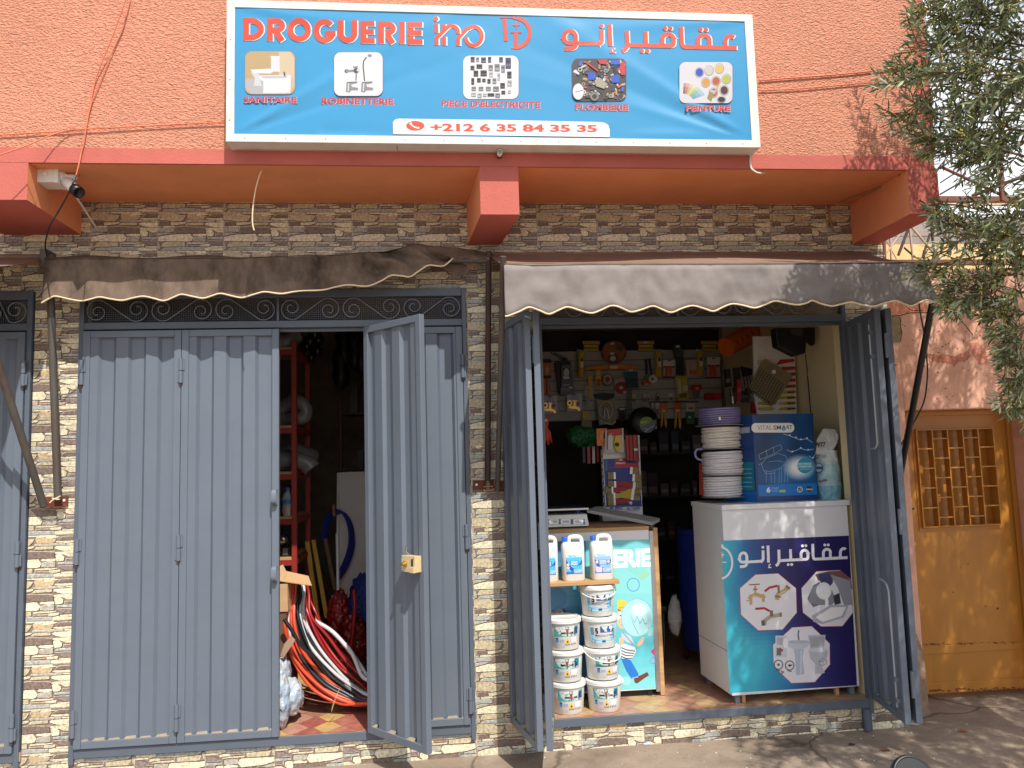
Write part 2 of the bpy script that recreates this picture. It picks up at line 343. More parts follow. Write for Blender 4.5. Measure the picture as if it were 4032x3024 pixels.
# stones printed on one 40 x 25 cm tile, traced from the photograph (1825 x 1145 units)
CR, CR2, TAN, OR, GR, GB, BR, MV, RD = (220, 210, 180), (208, 196, 166), (190, 176, 144), (190, 166, 130), (170, 164, 150), (164, 167, 162), (124, 107, 96), (136, 120, 113), (158, 124, 106)
STONES = [
 (TAN, [(145,222),(520,222),(600,245),(660,295),(915,330),(860,430),(790,490),(560,505),(470,480),(330,465),(145,450)]),
 (CR, [(670,240),(1480,238),(1480,255),(1300,265),(680,262)]),
 (OR, [(975,278),(1170,278),(1190,325),(1300,322),(1480,332),(1450,400),(1400,440),(1280,445),(1150,450),(985,450),(950,330)]),
 (CR, [(1200,290),(1300,272),(1480,268),(1600,288),(1440,305),(1290,315),(1190,318)]),
 (BR, [(1640,275),(1955,270),(1955,385),(1580,370),(1560,330)]),
 (CR2, [(1470,408),(1955,400),(1955,450),(1750,455),(1480,430)]),
 (GR, [(920,495),(960,465),(1700,460),(1750,490),(1720,518),(960,520)]),
 (CR, [(1770,478),(1955,475),(1955,515),(1760,500)]),
 (BR, [(165,510),(220,490),(430,500),(470,560),(450,620),(165,625)]),
 (CR2, [(500,540),(920,525),(910,560),(780,590),(600,615),(500,615)]),
 (TAN, [(910,615),(960,560),(1010,545),(1400,540),(1405,605),(930,620)]),
 (CR, [(1450,565),(1500,540),(1958,530),(1958,665),(1700,670),(1560,640),(1470,600)]),
 (CR2, [(275,650),(400,635),(600,645),(590,680),(480,690),(280,690)]),
 (GR, [(145,645),(245,645),(240,690),(145,690)]),
 (GB, [(150,710),(540,710),(575,740),(570,815),(150,810)]),
 (BR, [(580,720),(640,670),(860,650),(1100,665),(1460,690),(1440,750),(1450,800),(1440,860),(900,855),(620,860),(590,800)]),
 (CR2, [(1460,720),(1500,700),(1958,685),(1958,830),(1800,830),(1700,770),(1600,758),(1470,745)]),
 (CR, [(1480,790),(1520,770),(1640,770),(1700,830),(1700,900),(1680,940),(1510,945)]),
 (MV, [(1740,900),(1760,878),(1958,872),(1958,960),(1745,960)]),
 (GR, [(145,850),(300,838),(480,845),(490,860),(350,890),(145,930)]),
 (CR, [(160,970),(400,912),(700,888),(1030,875),(1120,985),(1080,1080),(1010,1100),(700,1095),(160,1090)]),
 (CR, [(1110,905),(1150,880),(1480,877),(1475,930),(1350,945),(1130,930)]),
 (GR, [(1130,1000),(1180,965),(1470,962),(1475,1080),(1440,1105),(1220,1105),(1120,1080)]),
 (GB, [(1550,985),(1955,975),(1955,1040),(1550,1035)]),
 (MV, [(1540,1080),(1955,1070),(1955,1222),(1800,1215),(1680,1180),(1600,1120)]),
 (GR, [(145,1140),(190,1150),(225,1250),(220,1330),(170,1340),(145,1300)]),
 (TAN, [(250,1250),(300,1150),(350,1130),(890,1125),(895,1235),(600,1250),(260,1262)]),
 (CR2, [(945,1150),(1000,1132),(1520,1132),(1540,1150),(1300,1172),(960,1172)]),
 (RD, [(950,1208),(1320,1205),(1320,1248),(950,1240)]),
 (CR2, [(1330,1192),(1560,1177),(1610,1190),(1590,1238),(1500,1248),(1330,1243)]),
 (GB, [(250,1362),(340,1290),(600,1282),(900,1265),(1200,1275),(1430,1280),(1425,1362)]),
 (CR, [(1440,1362),(1450,1290),(1600,1272),(1640,1305),(1955,1308),(1955,1362)]),
 (CR2, [(1632,1248),(1955,1238),(1955,1290),(1645,1296)]),
]
def rough(P, seed, amp=9):
    out = []
    for i in range(len(P)):
        a = Vector(P[i]+(0,)); b = Vector(P[(i+1) % len(P)]+(0,)); n = max(1, int((b-a).length/70))
        for k in range(n):
            q = a.lerp(b, k/n); out.append((q.x+amp*noise.noise(q*.02+Vector((seed, 0, 0))), q.y+amp*noise.noise(q*.02+Vector((0, seed, 5)))))
    return out
TILE = []
for i, (c, P) in enumerate(STONES):
    Q = rough(P, i*1.7)
    cx = sum(p[0] for p in Q)/len(Q); cy = sum(p[1] for p in Q)/len(Q)
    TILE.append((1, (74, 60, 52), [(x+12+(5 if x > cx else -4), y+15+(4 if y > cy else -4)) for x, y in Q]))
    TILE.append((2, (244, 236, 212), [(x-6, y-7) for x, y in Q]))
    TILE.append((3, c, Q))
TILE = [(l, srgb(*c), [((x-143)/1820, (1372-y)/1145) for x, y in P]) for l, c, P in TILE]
def clip(P, ax, lim, sgn):
    out = []
    for i in range(len(P)):
        a, b = P[i], P[(i+1) % len(P)]; da = sgn*(a[ax]-lim); db = sgn*(b[ax]-lim)
        if da >= 0: out.append(a)
        if (da >= 0) != (db >= 0):
            t = da/(da-db); out.append((a[0]+(b[0]-a[0])*t, a[1]+(b[1]-a[1])*t))
    return out
tiles = MB()
JOINT = srgb(138, 122, 108)
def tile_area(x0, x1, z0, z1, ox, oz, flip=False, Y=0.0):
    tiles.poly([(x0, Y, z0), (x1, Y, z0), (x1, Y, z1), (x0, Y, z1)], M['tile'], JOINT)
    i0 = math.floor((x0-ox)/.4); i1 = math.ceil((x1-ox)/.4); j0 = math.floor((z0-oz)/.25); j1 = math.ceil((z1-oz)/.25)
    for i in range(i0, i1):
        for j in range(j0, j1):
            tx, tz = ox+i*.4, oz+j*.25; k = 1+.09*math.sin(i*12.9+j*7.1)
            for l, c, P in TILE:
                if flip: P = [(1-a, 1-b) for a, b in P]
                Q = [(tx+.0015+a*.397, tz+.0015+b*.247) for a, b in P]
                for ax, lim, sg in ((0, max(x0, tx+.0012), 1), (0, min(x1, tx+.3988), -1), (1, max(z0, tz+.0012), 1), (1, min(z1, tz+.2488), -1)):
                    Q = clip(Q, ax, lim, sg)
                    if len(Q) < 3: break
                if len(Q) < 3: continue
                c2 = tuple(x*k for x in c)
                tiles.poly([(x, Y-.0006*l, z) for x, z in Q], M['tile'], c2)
            e = .0016
            for q in ([(tx-e, tz), (tx+e, tz), (tx+e, tz+.25), (tx-e, tz+.25)], [(tx, tz-e), (tx+.4, tz-e), (tx+.4, tz+e), (tx, tz+e)]):
                for ax, lim, sg in ((0, x0, 1), (0, x1, -1), (1, z0, 1), (1, z1, -1)): q = clip(q, ax, lim, sg) if len(q) > 2 else q
                if len(q) > 2: tiles.poly([(x, Y-.0024, z) for x, z in q], M['tile'], srgb(196, 180, 152))
FL = .195                                    # shop floor level
XL0, XL1, XR0, XR1, XE = -2.163, .205, .655, 2.765, 3.075
ZT = 2.905; ZS = 3.473; YO = -.64            # top of the door frames, slab soffit, face of the overhang
tile_area(-3.6, XE, ZT, ZS, -2.115, .159)
tile_area(-2.428, XL0, -.05, ZT, -2.163, .179)
tile_area(XL1, XR0, -.05, ZT, .212, .185)
tile_area(XR1, XE, -.05, ZT, 2.68, .185)
tile_area(XL0, XL1, -.05, .14, -1.797, -.113, True)
tile_area(XR0, 1.256, -.05, .14, .858, -.1)
tile_area(1.256, 1.648, -.05, .14, 1.256, -.113, True)
tile_area(1.648, XR1, -.05, .14, 1.648, -.1)
tile_area(-3.6, -2.428, -.05, .14, -2.6, -.113, True)
BLD = thing('shop_building', (0, 0, 0), 'salmon orange stucco building with overhanging upper floor and stone tiled ground floor', 'building')
tiles.build('stone_tiles', BLD, recalc=False)
E2 = .012
b = MB()   # masonry behind the tiles, with the openings left free
for x0, x1, z0, z1 in ((-3.6, XE, ZT, ZS+.3), (-2.428, XL0, -.2, ZT), (XL1, XR0, -.2, ZT), (XR1, XE, -.2, ZT), (XL0, XL1, -.2, .138), (XR0, XR1, -.2, .138), (-3.6, -2.428, -.2, .138)):
    b.box(x0, x1, .002, .16, z0, z1, M['cream'])
for z in range(0, 14): b.box(XE+.001, XE+.004, .0, .12, .03+z*.25, .03+z*.25+.1, M['tile'], srgb(*(CR if z % 2 else BR)))
for z in range(0, 26): b.box(XE+.001, XE+.0035, .0, .12, .14+z*.125, .14+z*.125+.05, M['tile'], srgb(*(TAN, GR, MV, CR)[z % 4]))
b.build('ground_floor_wall', BLD)
# interior
i = MB(); ZC = 3.05; SHADEW = mat('shade_toned_inner_wall', srgb(150, 138, 118), .9, .2, 3, dirt=srgb(90, 80, 68), ds=2, damt=.7)  # inner walls coloured darker than cream to stand for the unlit depth
i.box(-3.4, 2.86, .161, 4.4, ZC, ZC+.1, SHADEW)
i.box(2.86, 3.0, .161, 4.4, FL, ZC, M['cream']); i.box(-3.5, -3.4, .161, 4.4, FL, ZC, M['cream'])
i.box(-3.4, 2.86, 4.4, 4.5, FL, ZC, SHADEW); i.box(.40, .5, .161, 4.4, FL, ZC, SHADEW)
i.box(-2.62, -2.52, .161, 4.4, FL, ZC, SHADEW)
i.build('interior_walls', BLD)
# cement floor tiles
def floortile():
    m = mat('cement_floor_tile', (1, 1, 1), .35, .22, 16, attr=True, dirt=srgb(176, 146, 116), ds=4, damt=.75, spec=.5)
    return m
M['floor'] = floortile()
f = MB(); f.box(-3.4, 2.86, .161, 4.4, FL-.05, FL-.002, M['floor'], srgb(170, 140, 110))
for x0, x1 in ((XL0, XL1), (XR0, XR1), (-3.6, -2.428)): f.box(x0+.001, x1-.001, -.014, .1605, FL-.05, FL-.002, M['floor'], srgb(170, 140, 110))
cols = [(170, 104, 90), (198, 162, 100), (184, 130, 114), (160, 92, 82)]
def ogee(cx, cy, w_, h_):
    P = []
    for k in range(24):
        t = 2*math.pi*k/24; x = math.cos(t); P.append((cx+w_*x, cy+h_*math.copysign(.5+.5*math.cos(math.pi*abs(x)), math.sin(t)) if 0 < k % 12 else cy))
    return P
for j in range(0, 46):
    for q in range(-14, 15):
        cx = q*.2+(.1 if j % 2 else 0); cy = j*.098
        if not -2.6 < cx < 2.8 or (j < 2 and not (XL0+.1 < cx < XL1-.1 or XR0+.1 < cx < XR1-.1)): continue
        c = cols[1 if (q % 2 == 0 if j % 2 else (q+1) % 4 == 0) else (0, 2, 3)[(q*7+j*3) % 3]]
        if cx > .5: c = tuple(int(a_*.45+b_*.55) for a_, b_ in zip(c, (178, 150, 122)))
        P = [(x, max(y, -.012)) for x, y in ogee(cx, cy, .0985, .0965)]
        f.poly([(x, y, FL) for x, y in P], M['floor'], srgb(*c))
f.build('floor', BLD, recalc=False)
# overhanging slab, its bands and brackets
YB = 6.0; ZTOP = 6.2; XO = 3.065
u = MB()
u.box(-3.6, 2.985, YO, YB, 3.557, ZTOP, M['stucco'])
u.build('upper_wall', BLD)
s = MB()
n_ = 120
top = [(-3.6+(6.585)*k/n_, 3.556+.004*noise.noise(Vector((k*.9, 0, 0)))) for k in range(n_+1)]
s.prism([(-3.6, YO-.004, ZS)]+[(XO, YO-.004, ZS)]+[(x, YO-.004, z+.002) for x, z in top[::-1]], (0, .02, 0), M['band'])
s.box(2.985, XO, YO-.004, YO+.3, 3.5565, ZTOP, M['band']); s.box(2.985, XO-.002, YO+.3, YB, ZS, ZTOP, M['band'])
s.build('trim_band', BLD)
s = MB(); s.box(-3.6, XO-.003, YO+.016, .001, ZS, 3.5535, M['soffit']); s.build('soffit', BLD)
def bracket(xf0, xf1, xb0, xb1, zf, zb):
    q = MB(); y0 = YO-.003
    V = [(xf0, y0, zf), (xf1, y0, zf), (xb1, -.004, zb), (xb0, -.004, zb), (xf0, y0, ZS-.001), (xf1, y0, ZS-.001), (xb1, -.004, ZS-.001), (xb0, -.004, ZS-.001)]
    q.mesh(V, [(0, 1, 5, 4)], M['band']); q.mesh(V, [(3, 2, 1, 0)], M['band']); q.mesh(V, [(1, 2, 6, 5), (3, 0, 4, 7), (2, 3, 7, 6)], M['soffit'])
    q.build('bracket', BLD)
bracket(-2.62, -2.171, -2.62, -2.171, 3.265, 3.262)
bracket(.275, .497, .226, .44, 3.19, 3.195)
bracket(2.868, XO-.001, 2.86, 3.05, 3.20, 3.195)
# ---------------------------------------------------------------- folding metal doors
LZ0, LZ1 = .197, 2.652
D, DE = M['door'], M['dooredge']
def corr(q, x0, x1, z0, z1, yf, dep, sgn=1, per=.176):
    "trapezoid sheet between x0 and x1; yf is the crest plane"
    prof = []; x = x0; wc, ws = per*.40, per*.10; k = 0
    prof.append((x0, 0))
    x = x0+.045
    prof.append((x, 0))
    while x+.02 < x1:
        for d, y in ((ws, 1), (wc, 1), (ws, 0), (wc, 0)):
            x += d
            if x >= x1: break
            prof.append((x, y))
    prof.append((x1, prof[-1][1]))
    for (a, ya), (c, yc) in zip(prof, prof[1:]):
        q.mesh([(a, yf+sgn*dep*ya, z0), (c, yf+sgn*dep*yc, z0), (c, yf+sgn*dep*yc, z1), (a, yf+sgn*dep*ya, z1)], [(0, 1, 2, 3)], D)
    return prof
def leaf(parent, w_, Mx, hinges=(), inner=False, name='leaf'):
    "a door leaf standing in local x (0..w), outside towards -y"
    H0, H1 = 0, LZ1-LZ0; st, t = .042, .018
    q = MB(Mx)
    for x0 in (0, w_-st): q.box(x0, x0+st, -t, t, H0, H1, D)
    q.box(st+.0005, w_-st-.0005, -t+.0006, t-.0006, H0, H0+st, D); q.box(st+.0005, w_-st-.0005, -t+.0006, t-.0006, H1-st, H1, D)
    o = q.build(name, parent, bevel=.003)
    p = MB(Mx); prof = corr(p, st, w_-st, st, H1-st, -.010, .019)
    p.build('corrugated_panel', o)
    d = MB(Mx)
    for (a, ya), (c, yc) in zip(prof, prof[1:]):
        if ya == yc:
            sgn = -1
            y0, y1 = (-t+.001, -.010+.019*ya-.001)
            if y1-y0 > .004 and not inner: d.mesh([(a, y0+.002, st+.001), (c, y0+.002, st+.001), (c-.01, y1, st+.012), (a+.006, y1, st+.009)], [(0, 1, 2, 3)], M['dust'])
            if inner and ya == 0: d.mesh([(a, t-.002, st+.001), (c, t-.002, st+.001), (c-.01, -.008, st+.014), (a+.006, -.008, st+.010)], [(0, 1, 2, 3)], M['dust'])
    if d.f: d.build('dust_deposit', o, recalc=False)
    for x, z, s_ in hinges:
        h = MB(Mx)
        h.lathe([(.0125, -.075), (.0125, -.002)], (x, -.026, z), D, 12); h.lathe([(.0125, .002), (.0125, .075)], (x, -.026, z), D, 12)
        h.lathe([(.007, -.086), (.007, -.074)], (x, -.026, z), M['rust'], 8)
        h.box(x, x+.022*s_, -.024, -.0185, z+.004, z+.07, D) if s_ > 0 else h.box(x+.022*s_, x, -.024, -.0185, z+.004, z+.07, D)
        h.box(x-.022*s_, x, -.024, -.0185, z-.07, z-.004, D) if s_ > 0 else h.box(x, x-.022*s_, -.024, -.0185, z-.07, z-.004, D)
        h.build('hinge', o)
    return o
def T(x, y, ang=0): return Matrix.Translation((x, y, LZ0)) @ Matrix.Rotation(ang, 4, 'Z')
HZ = (2.20, 1.13, .145)
def pull(o, Mx, x, z):
    q = MB(Mx); P = [(x, -.018, z+.05), (x, -.05, z+.045), (x, -.062, z+.01), (x, -.058, z-.03), (x, -.018, z-.05)]
    P = smooth_path(P, 4)
    for a, c in zip(P, P[1:]): q.mesh([a-Vector((.014, 0, 0)), a+Vector((.014, 0, 0)), c+Vector((.014, 0, 0)), c-Vector((.014, 0, 0))], [(0, 1, 2, 3)], D, smooth=True)
    for a, c in zip(P, P[1:]): q.mesh([a-Vector((.0138, -.004, 0)), a+Vector((.0138, .004, 0)), c+Vector((.0138, .004, 0)), c-Vector((.0138, -.004, 0))], [(0, 1, 2, 3)], D, smooth=True)
    q.build('pull_handle', o)
def scroll(q, cx, cz, w_, h_, flip, y):
    r0 = h_*.5; P = []
    n = 46
    for k in range(n+1):
        t = k/n; th = 60+(1-t)*600; r = r0*(.10+.90*t**.85); ox = -w_*.5+r0+(0 if t < .5 else 0)
        P.append((ox+r*math.cos(R(th)), (-.10*h_)*(1-t)+r*math.sin(R(th))))
    B = [(-x, -z) for x, z in P[::-1]]
    A = P+B
    if flip: A = [(-x, z) for x, z in A]
    q.tube([(cx+x, y, cz+z) for x, z in A], .0042, M['iron'], 6)
def transom(parent, x0, x1, z0, z1, xm, n):
    q = MB(); st = .026
    y0, y1 = -.024, .018
    # grille frame is part of the door frame; here the scrolls and the wire mesh
    for a, c in ((x0, xm-.008), (xm+.008, x1)):
        w_ = (c-a)/n
        for k in range(n): scroll(q, a+w_*(k+.5), (z0+z1)/2, w_*.985, (z1-z0)*.95, k % 2 == 1 if a == x0 else k % 2 == 0, -.012)
    q.build('scroll_grille', parent)
    m = MB(); z = z0; x = x0
    while x < x1: m.box(x, x+.0016, .004, .0056, z0, z1, M['iron']); x += .0135
    while z < z1: m.box(x0, x1, .0024, .004, z, z+.0016, M['iron']); z += .0135
    m.build('wire_mesh', parent, recalc=False)
def frame(parent, x0, x1, xm, legs=True):
    q = MB(); j = .028; y0, y1 = -.022, .03
    zb = .0 if legs else .14
    q.box(x0, x0+j, y0, y1, .105, ZT, DE); q.box(x1-j, x1, y0, y1, .105, ZT, DE)
    q.box(x0+j+.0004, x1-j-.0004, y0+.001, y1-.001, ZT-.05, ZT-.0005, DE)
    q.box(x0+j+.0004, x1-j-.0004, y0+.001, y1-.001, 2.662, 2.706, DE)
    q.box(xm-.008, xm+.008, y0+.002, y1-.002, 2.7065, ZT-.0505, DE)
    q.box(x0+j+.0004, x1-j-.0004, y0+.001, y1+.02, .140, FL-.003, DE)
    q.box(x0+j+.0004, x1-j-.0004, .0195, y1+.012, 2.640, 2.6615, DE)
    o = q.build('door_frame', parent, bevel=.003)
    return o
# left shop: two leaves shut, one swung out, one shut by the right jamb
DL = thing('folding_door', (-.98, 0, FL), 'blue grey corrugated metal folding door, one leaf swung open with a brass lock box', 'folding door', 'corrugated folding doors of the shop front')
frame(DL, XL0, XL1, at(1096, 1230, 0).x); transom(DL, XL0+.028, XL1-.028, 2.706, ZT-.05, at(1096, 1230, 0).x, 3)
W1 = .578; xa = XL0+.031
leaf(DL, W1, T(xa, -.018), [(.0, z, 1) for z in HZ])
xb = xa+W1+.003
l2 = leaf(DL, W1+.006, T(xb, -.018), [(-.001, z, 1) for z in HZ]); pull(l2, T(xb, -.018), W1-.016, 1.41); pull(l2, T(xb, -.018), W1-.016, .95)
w4 = .60; x4 = XL1-.031-w4
l4 = leaf(DL, w4, T(x4, -.018), [(w4, z, -1) for z in HZ])
q = MB(T(x4, -.018))
for z in (1.42, .92): q.lathe([(.019, -.034), (.019, -.0185)], (.30, 0, z), D, 14, 'y')
q.build('bolt_head', l4)
A3 = -R(52.5)   # third leaf, seen from its inner side
T3 = Matrix.Translation((-.432, -.045, LZ0)) @ Matrix.Rotation(-R(49.5), 4, 'Z') @ Matrix.Scale(-1, 4, (0, 1, 0))
l3 = leaf(DL, .555, T3, [], inner=True)
q = MB(T3); q.box(.415, .535, .019, .066, .985, 1.075, M['brassbox'] if 'brassbox' in M else pm(206, 184, 138, .35), )
q.box(.505, .520, .0655, .069, 1.02, 1.06, M['dark']); q.box(.500, .54, .0655, .080, .985, 1.015, pm(206, 184, 138, .35))
q.lathe([(.017, .066), (.017, .074), (.011, .075), (.011, .088), (0, .089)], (.452, 0, 1.03), M['brass'], 16, 'y')
for a, c in ((.423, .992), (.423, 1.067), (.527, .992), (.527, 1.067)): q.lathe([(.004, .066), (.004, .068)], (a, 0, c), M['steel'], 8, 'y')
lk = q.build('lock_box', l3, bevel=.004)
q = MB(T3); q.tube(smooth_path([(.44, .02, 1.075), (.445, .055, 1.10), (.46, .06, 1.125)], 4), .0055, M['steel'], 8); q.build('lock_lever', lk)
# right shop: both pairs folded back
DR = thing('folding_door', (1.71, 0, FL), 'blue grey corrugated metal folding door with both pairs of leaves folded outward', 'folding door', 'corrugated folding doors of the shop front')
xm = at(2665, 1240, 0).x
frame(DR, XR0, XR1, xm); transom(DR, XR0+.028, XR1-.028, 2.706, ZT-.05, xm, 3)
def place(hx, hy, fx, fy, mirror=False):
    a = math.atan2(fy-hy, fx-hx); m = Matrix.Translation((hx, hy, LZ0)) @ Matrix.Rotation(a, 4, 'Z')
    return m @ Matrix.Scale(-1, 4, (0, 1, 0)) if mirror else m
r1 = leaf(DR, .52, place(.672, -.03, .588, -.52, True), [])
r2 = leaf(DR, .51, place(.432, -.035, .535, -.535, True), [], inner=True)
r4 = leaf(DR, .48, place(2.775, -.03, 2.695, -.50, True), [], inner=True)
r3 = leaf(DR, .48, place(2.845, -.03, 2.765, -.505), [])
for par, hx, hy in ((r2, .585, -.505), (r4, 2.752, -.492)):
    for z in (2.42, 1.36, .42): q = MB(); q.lathe([(.013, -.075), (.013, .075)], (hx-.012, hy-.012, z), D, 12); q.build('hinge', par)
for z0, z1, lab in ((1.80, 2.56, 1), (.28, 1.0, 0)):
    TM = place(2.775, -.03, 2.695, -.50); q = MB(TM)
    x = .425; y = -.034
    if lab: P = [(x, y, z1-LZ0), (x, y, z0-LZ0+.03), (x-.01, y-.004, z0-LZ0+.008), (x-.03, y-.006, z0-LZ0), (x-.075, y-.006, z0-LZ0)]
    else: P = [(x, y, z0-LZ0), (x, y, z1-LZ0-.05), (x-.012, y-.004, z1-LZ0-.015), (x-.035, y-.006, z1-LZ0), (x-.10, y-.006, z1-LZ0+.004)]
    q.tube(P, .007, pm(160, 166, 172, .4, metal=.3), 8)
    for z in ((z1-.05, z1-.2) if lab else (z0+.04, z0+.16)): q.box(x-.02, x+.02, y-.008, -.019, z-LZ0-.012, z-LZ0+.012, D)
    q.build('slide_bolt', r4)
q = MB(); q.tube([(2.705, -.035, .01), (2.705, -.035, .14)], .03, DE, 4); q.build('frame_leg', DR)
# the neighbouring shop at the left edge of the photograph
DN = thing('folding_door', (-3.0, 0, FL), 'blue grey folding door cut off by the left edge of the photo', 'folding door', 'corrugated folding doors of the shop front')
frame(DN, -3.6, -2.436, -3.02); transom(DN, -3.572, -2.464, 2.706, ZT-.05, -3.02, 2)
leaf(DN, .555, T(-3.022, -.018), [(.556, z, -1) for z in HZ]); leaf(DN, .545, T(-3.571, -.018), [])
# ---------------------------------------------------------------- awnings
def fab(fn, nu, nv, m, name, parent, th=.003):
    q = MB(); q.grid(fn, nu, nv, m); o = q.build(name, parent, recalc=False)
    md = o.modifiers.new('thick', 'SOLIDIFY'); md.thickness = th; md.offset = 1
    return o
def hem(P, parent, r=.005):
    q = MB(); q.tube(P, r, M['hem'], 6); q.build('hem', parent)
# right awning, cranked out
AR = thing('awning', (1.68, 0, 2.62), 'taut grey canvas awning stretched out over the open right shop', 'awning', 'scalloped canvas awnings')
YV = -.72
bot = [(1985,1246),(1997,1248),(2040,1232),(2081,1214),(2120,1225),(2158,1238),(2196,1224),(2234,1210),(2280,1224),(2325,1237),(2364,1224),(2402,1209),(2444,1219),(2483,1232),(2525,1221),(2564,1209),(2604,1220),(2641,1232),(2685,1215),(2727,1205),(2770,1216),(2809,1226),(2845,1210),(2881,1198),(2925,1205),(2967,1215),(3008,1202),(3048,1187),(3090,1195),(3134,1203),(3170,1196),(3188,1187),(3230,1199),(3270,1207),(3311,1198),(3351,1190),(3392,1201),(3432,1209),(3475,1196),(3518,1187),(3548,1196),(3581,1207),(3612,1194),(3640,1184),(3668,1190),(3697,1199)]
bot = [(p.x, p.y) for p in smooth_path([(u_, v_, 0) for u_, v_ in bot], 5)]
topc = [(1984,1042),(2100,1049),(2316,1044),(2700,1044),(3000,1043),(3300,1041),(3640,1036)]
def q_(u, P): return lerp(P, u)
def vfold(u, t): return .012*noise.noise(Vector((u*.006, t*1.6, 3)))*t+.006*noise.noise(Vector((u*.02, t*3, 1)))
def rv(a, t):
    ub = 1988+(3697-1988)*a; ut = 1984+(3640-1984)*a
    p0 = at(ut, lerp(topc, ut), YV); p1 = at(ub, lerp(bot, ub), YV)
    p = p0.lerp(p1, t); p.y += vfold(ub, t)*2.2-.012*t
    return p
fab(rv, 260, 8, M['greyfab'], 'valance', AR)
hem([rv(k/260, 1)+Vector((0, -.003, 0)) for k in range(261)], AR)
def rt(a, t):
    p0 = at(1984+(3640-1984)*a, lerp(topc, 1984+(3640-1984)*a), YV)+Vector((0, .004, .006)); p1 = Vector((.36+a*2.56, -.02, 3.135))
    p = p0.lerp(p1, t); p.z -= .03*math.sin(math.pi*t)*(.6+.4*math.sin(a*9)); return p
fab(rt, 80, 12, M['topfab'], 'canopy', AR)
q = MB(); q.tube([(.40, YV+.02, 2.875), (2.90, YV+.02, 2.868)], .016, M['pipe'], 10); q.build('front_bar', AR)
q = MB(); q.tube([(.34, -.05, 3.10), (2.95, -.05, 3.10)], .03, M['topfab'], 12); q.build('roller', AR)
q = MB(); q.tube([(.376, -.03, 1.607), (.392, YV+.02, 2.93)], .018, M['pipe'], 10); q.build('arm', AR)
q = MB(); q.tube([(3.06, -.03, 1.62), (at(3672, 1190, YV+.03))], .020, M['black'], 10); q.build('arm', AR)
q = MB(); q.box(.36, .45, -.012, -.0035, 1.60, 1.665, M['rust']); q.box(.345, .415, -.05, -.0125, 1.615, 1.621, M['rust']); q.build('wall_bracket', AR)
# left awning, folded up and sagging
AL = thing('awning', (-1.1, 0, 2.8), 'sagging dirty brown canvas awning folded up over the left shop doors', 'awning', 'scalloped canvas awnings')
YA = -.225
bl = [(172,1196),(200,1180),(226,1170),(275,1180),(325,1188),(360,1182),(398,1173),(440,1180),(488,1186),(530,1176),(570,1170),(610,1178),(651,1187),(690,1172),(719,1162),(760,1170),(805,1178),(840,1168),(872,1159),(915,1168),(954,1175),(985,1168),(1020,1158),(1049,1153),(1109,1160),(1160,1152),(1198,1148),(1273,1145),(1330,1132),(1377,1125),(1447,1130),(1500,1110),(1541,1088),(1580,1090),(1616,1093),(1650,1070),(1686,1048),(1720,1050),(1745,1051),(1765,1038),(1783,1021)]
bl = [(p.x, p.y) for p in smooth_path([(u_, v_, 0) for u_, v_ in bl], 5)]
tl = [(172,1020),(400,1020),(700,1018),(900,1018),(1150,1010),(1330,1006),(1420,996),(1520,992),(1590,975),(1636,957),(1700,990),(1783,1019)]
def lv(a, t):
    u = 172+(1783-172)*a; k = max(0, (u-1000)/783)
    p = at(u, lerp(tl, u), YA).lerp(at(u, lerp(bl, u), YA), t)
    p.y += -.02*t+.010*noise.noise(Vector((u*.008, t*2, 9)))+k*.16*(noise.noise(Vector((u*.0095-t*1.5, t*1.1, 4))))*math.sin(math.pi*min(1, t+.15))
    return p
fab(lv, 240, 22, M['brownfab'], 'valance', AL)
hem([lv(k/240, 1)+Vector((0, -.003, 0)) for k in range(241)], AL)
def lt(a, t):
    u = 172+(1640-172)*a; p0 = at(u, lerp(tl, u), YA)+Vector((0, .003, .003)); p1 = Vector((p0.x, -.02, 3.115+.01*math.sin(a*20)))
    return p0.lerp(p1, t)
fab(lt, 60, 6, M['brownfab'], 'canopy', AL)
rl = [(1600,952),(1640,955),(1700,962),(1770,968),(1840,975),(1900,985),(1925,992)]
rb = [(1600,1040),(1700,1040),(1800,1036),(1925,1030)]
def lr(a, t):
    u = 1600+325*a; p = at(u, lerp(rl, u), -.14).lerp(at(u, lerp(rb, u), -.14), t); p.y += .03*math.cos(t*3.1+.5)+.006*math.sin(u*.09); return p
fab(lr, 40, 8, M['brownfab'], 'rolled_canvas', AL)
fl = [at(1700,1034,-.12), at(1800,1030,-.12), at(1835,1042,-.13), at(1852,1062,-.14), at(1822,1088,-.12), at(1785,1074,-.12), at(1720,1056,-.12)]
q = MB(); q.prism(fl, (0, .004, 0), M['brownfab']); q.build('torn_flap', AL)
q = MB(); q.tube([at(176, 1024, YA+.03), at(1915, 1027, YA+.07)], .016, M['pipe'], 10); q.build('front_bar', AL)
q = MB(); q.tube([at(228, 1968, -.05), at(196, 1080, -.19)], .022, M['pipe'], 10); q.build('arm', AL)
q = MB(); q.tube([at(1920, 1928, -.035), at(1924, 990, -.15)], .019, M['rustpipe'] if 'rustpipe' in M else mat('brown_rusty_pipe', srgb(70, 54, 46), .7, .3, 9, dirt=srgb(96, 56, 38), ds=7, damt=.7, stretch=(1, 1, .25)), 10); q.build('arm', AL)
q = MB(); q.box(.222, .355, -.012, -.0035, 1.615, 1.672, M['rust']); q.lathe([(.008, -.016), (.008, -.012)], (.245, 0, 1.645), M['whitep'], 10, 'y'); q.box(.285, .345, -.055, -.0125, 1.628, 1.634, M['rust']); q.build('wall_bracket', AL)
q = MB(); q.box(-2.36, -2.205, -.012, -.0035, 1.595, 1.655, M['rust']); q.lathe([(.008, -.016), (.008, -.012)], (-2.225, 0, 1.632), M['whitep'], 10, 'y')
q.box(-2.345, -2.215, -.06, -.0125, 1.592, 1.598, M['rust']); q.build('wall_bracket', AL)
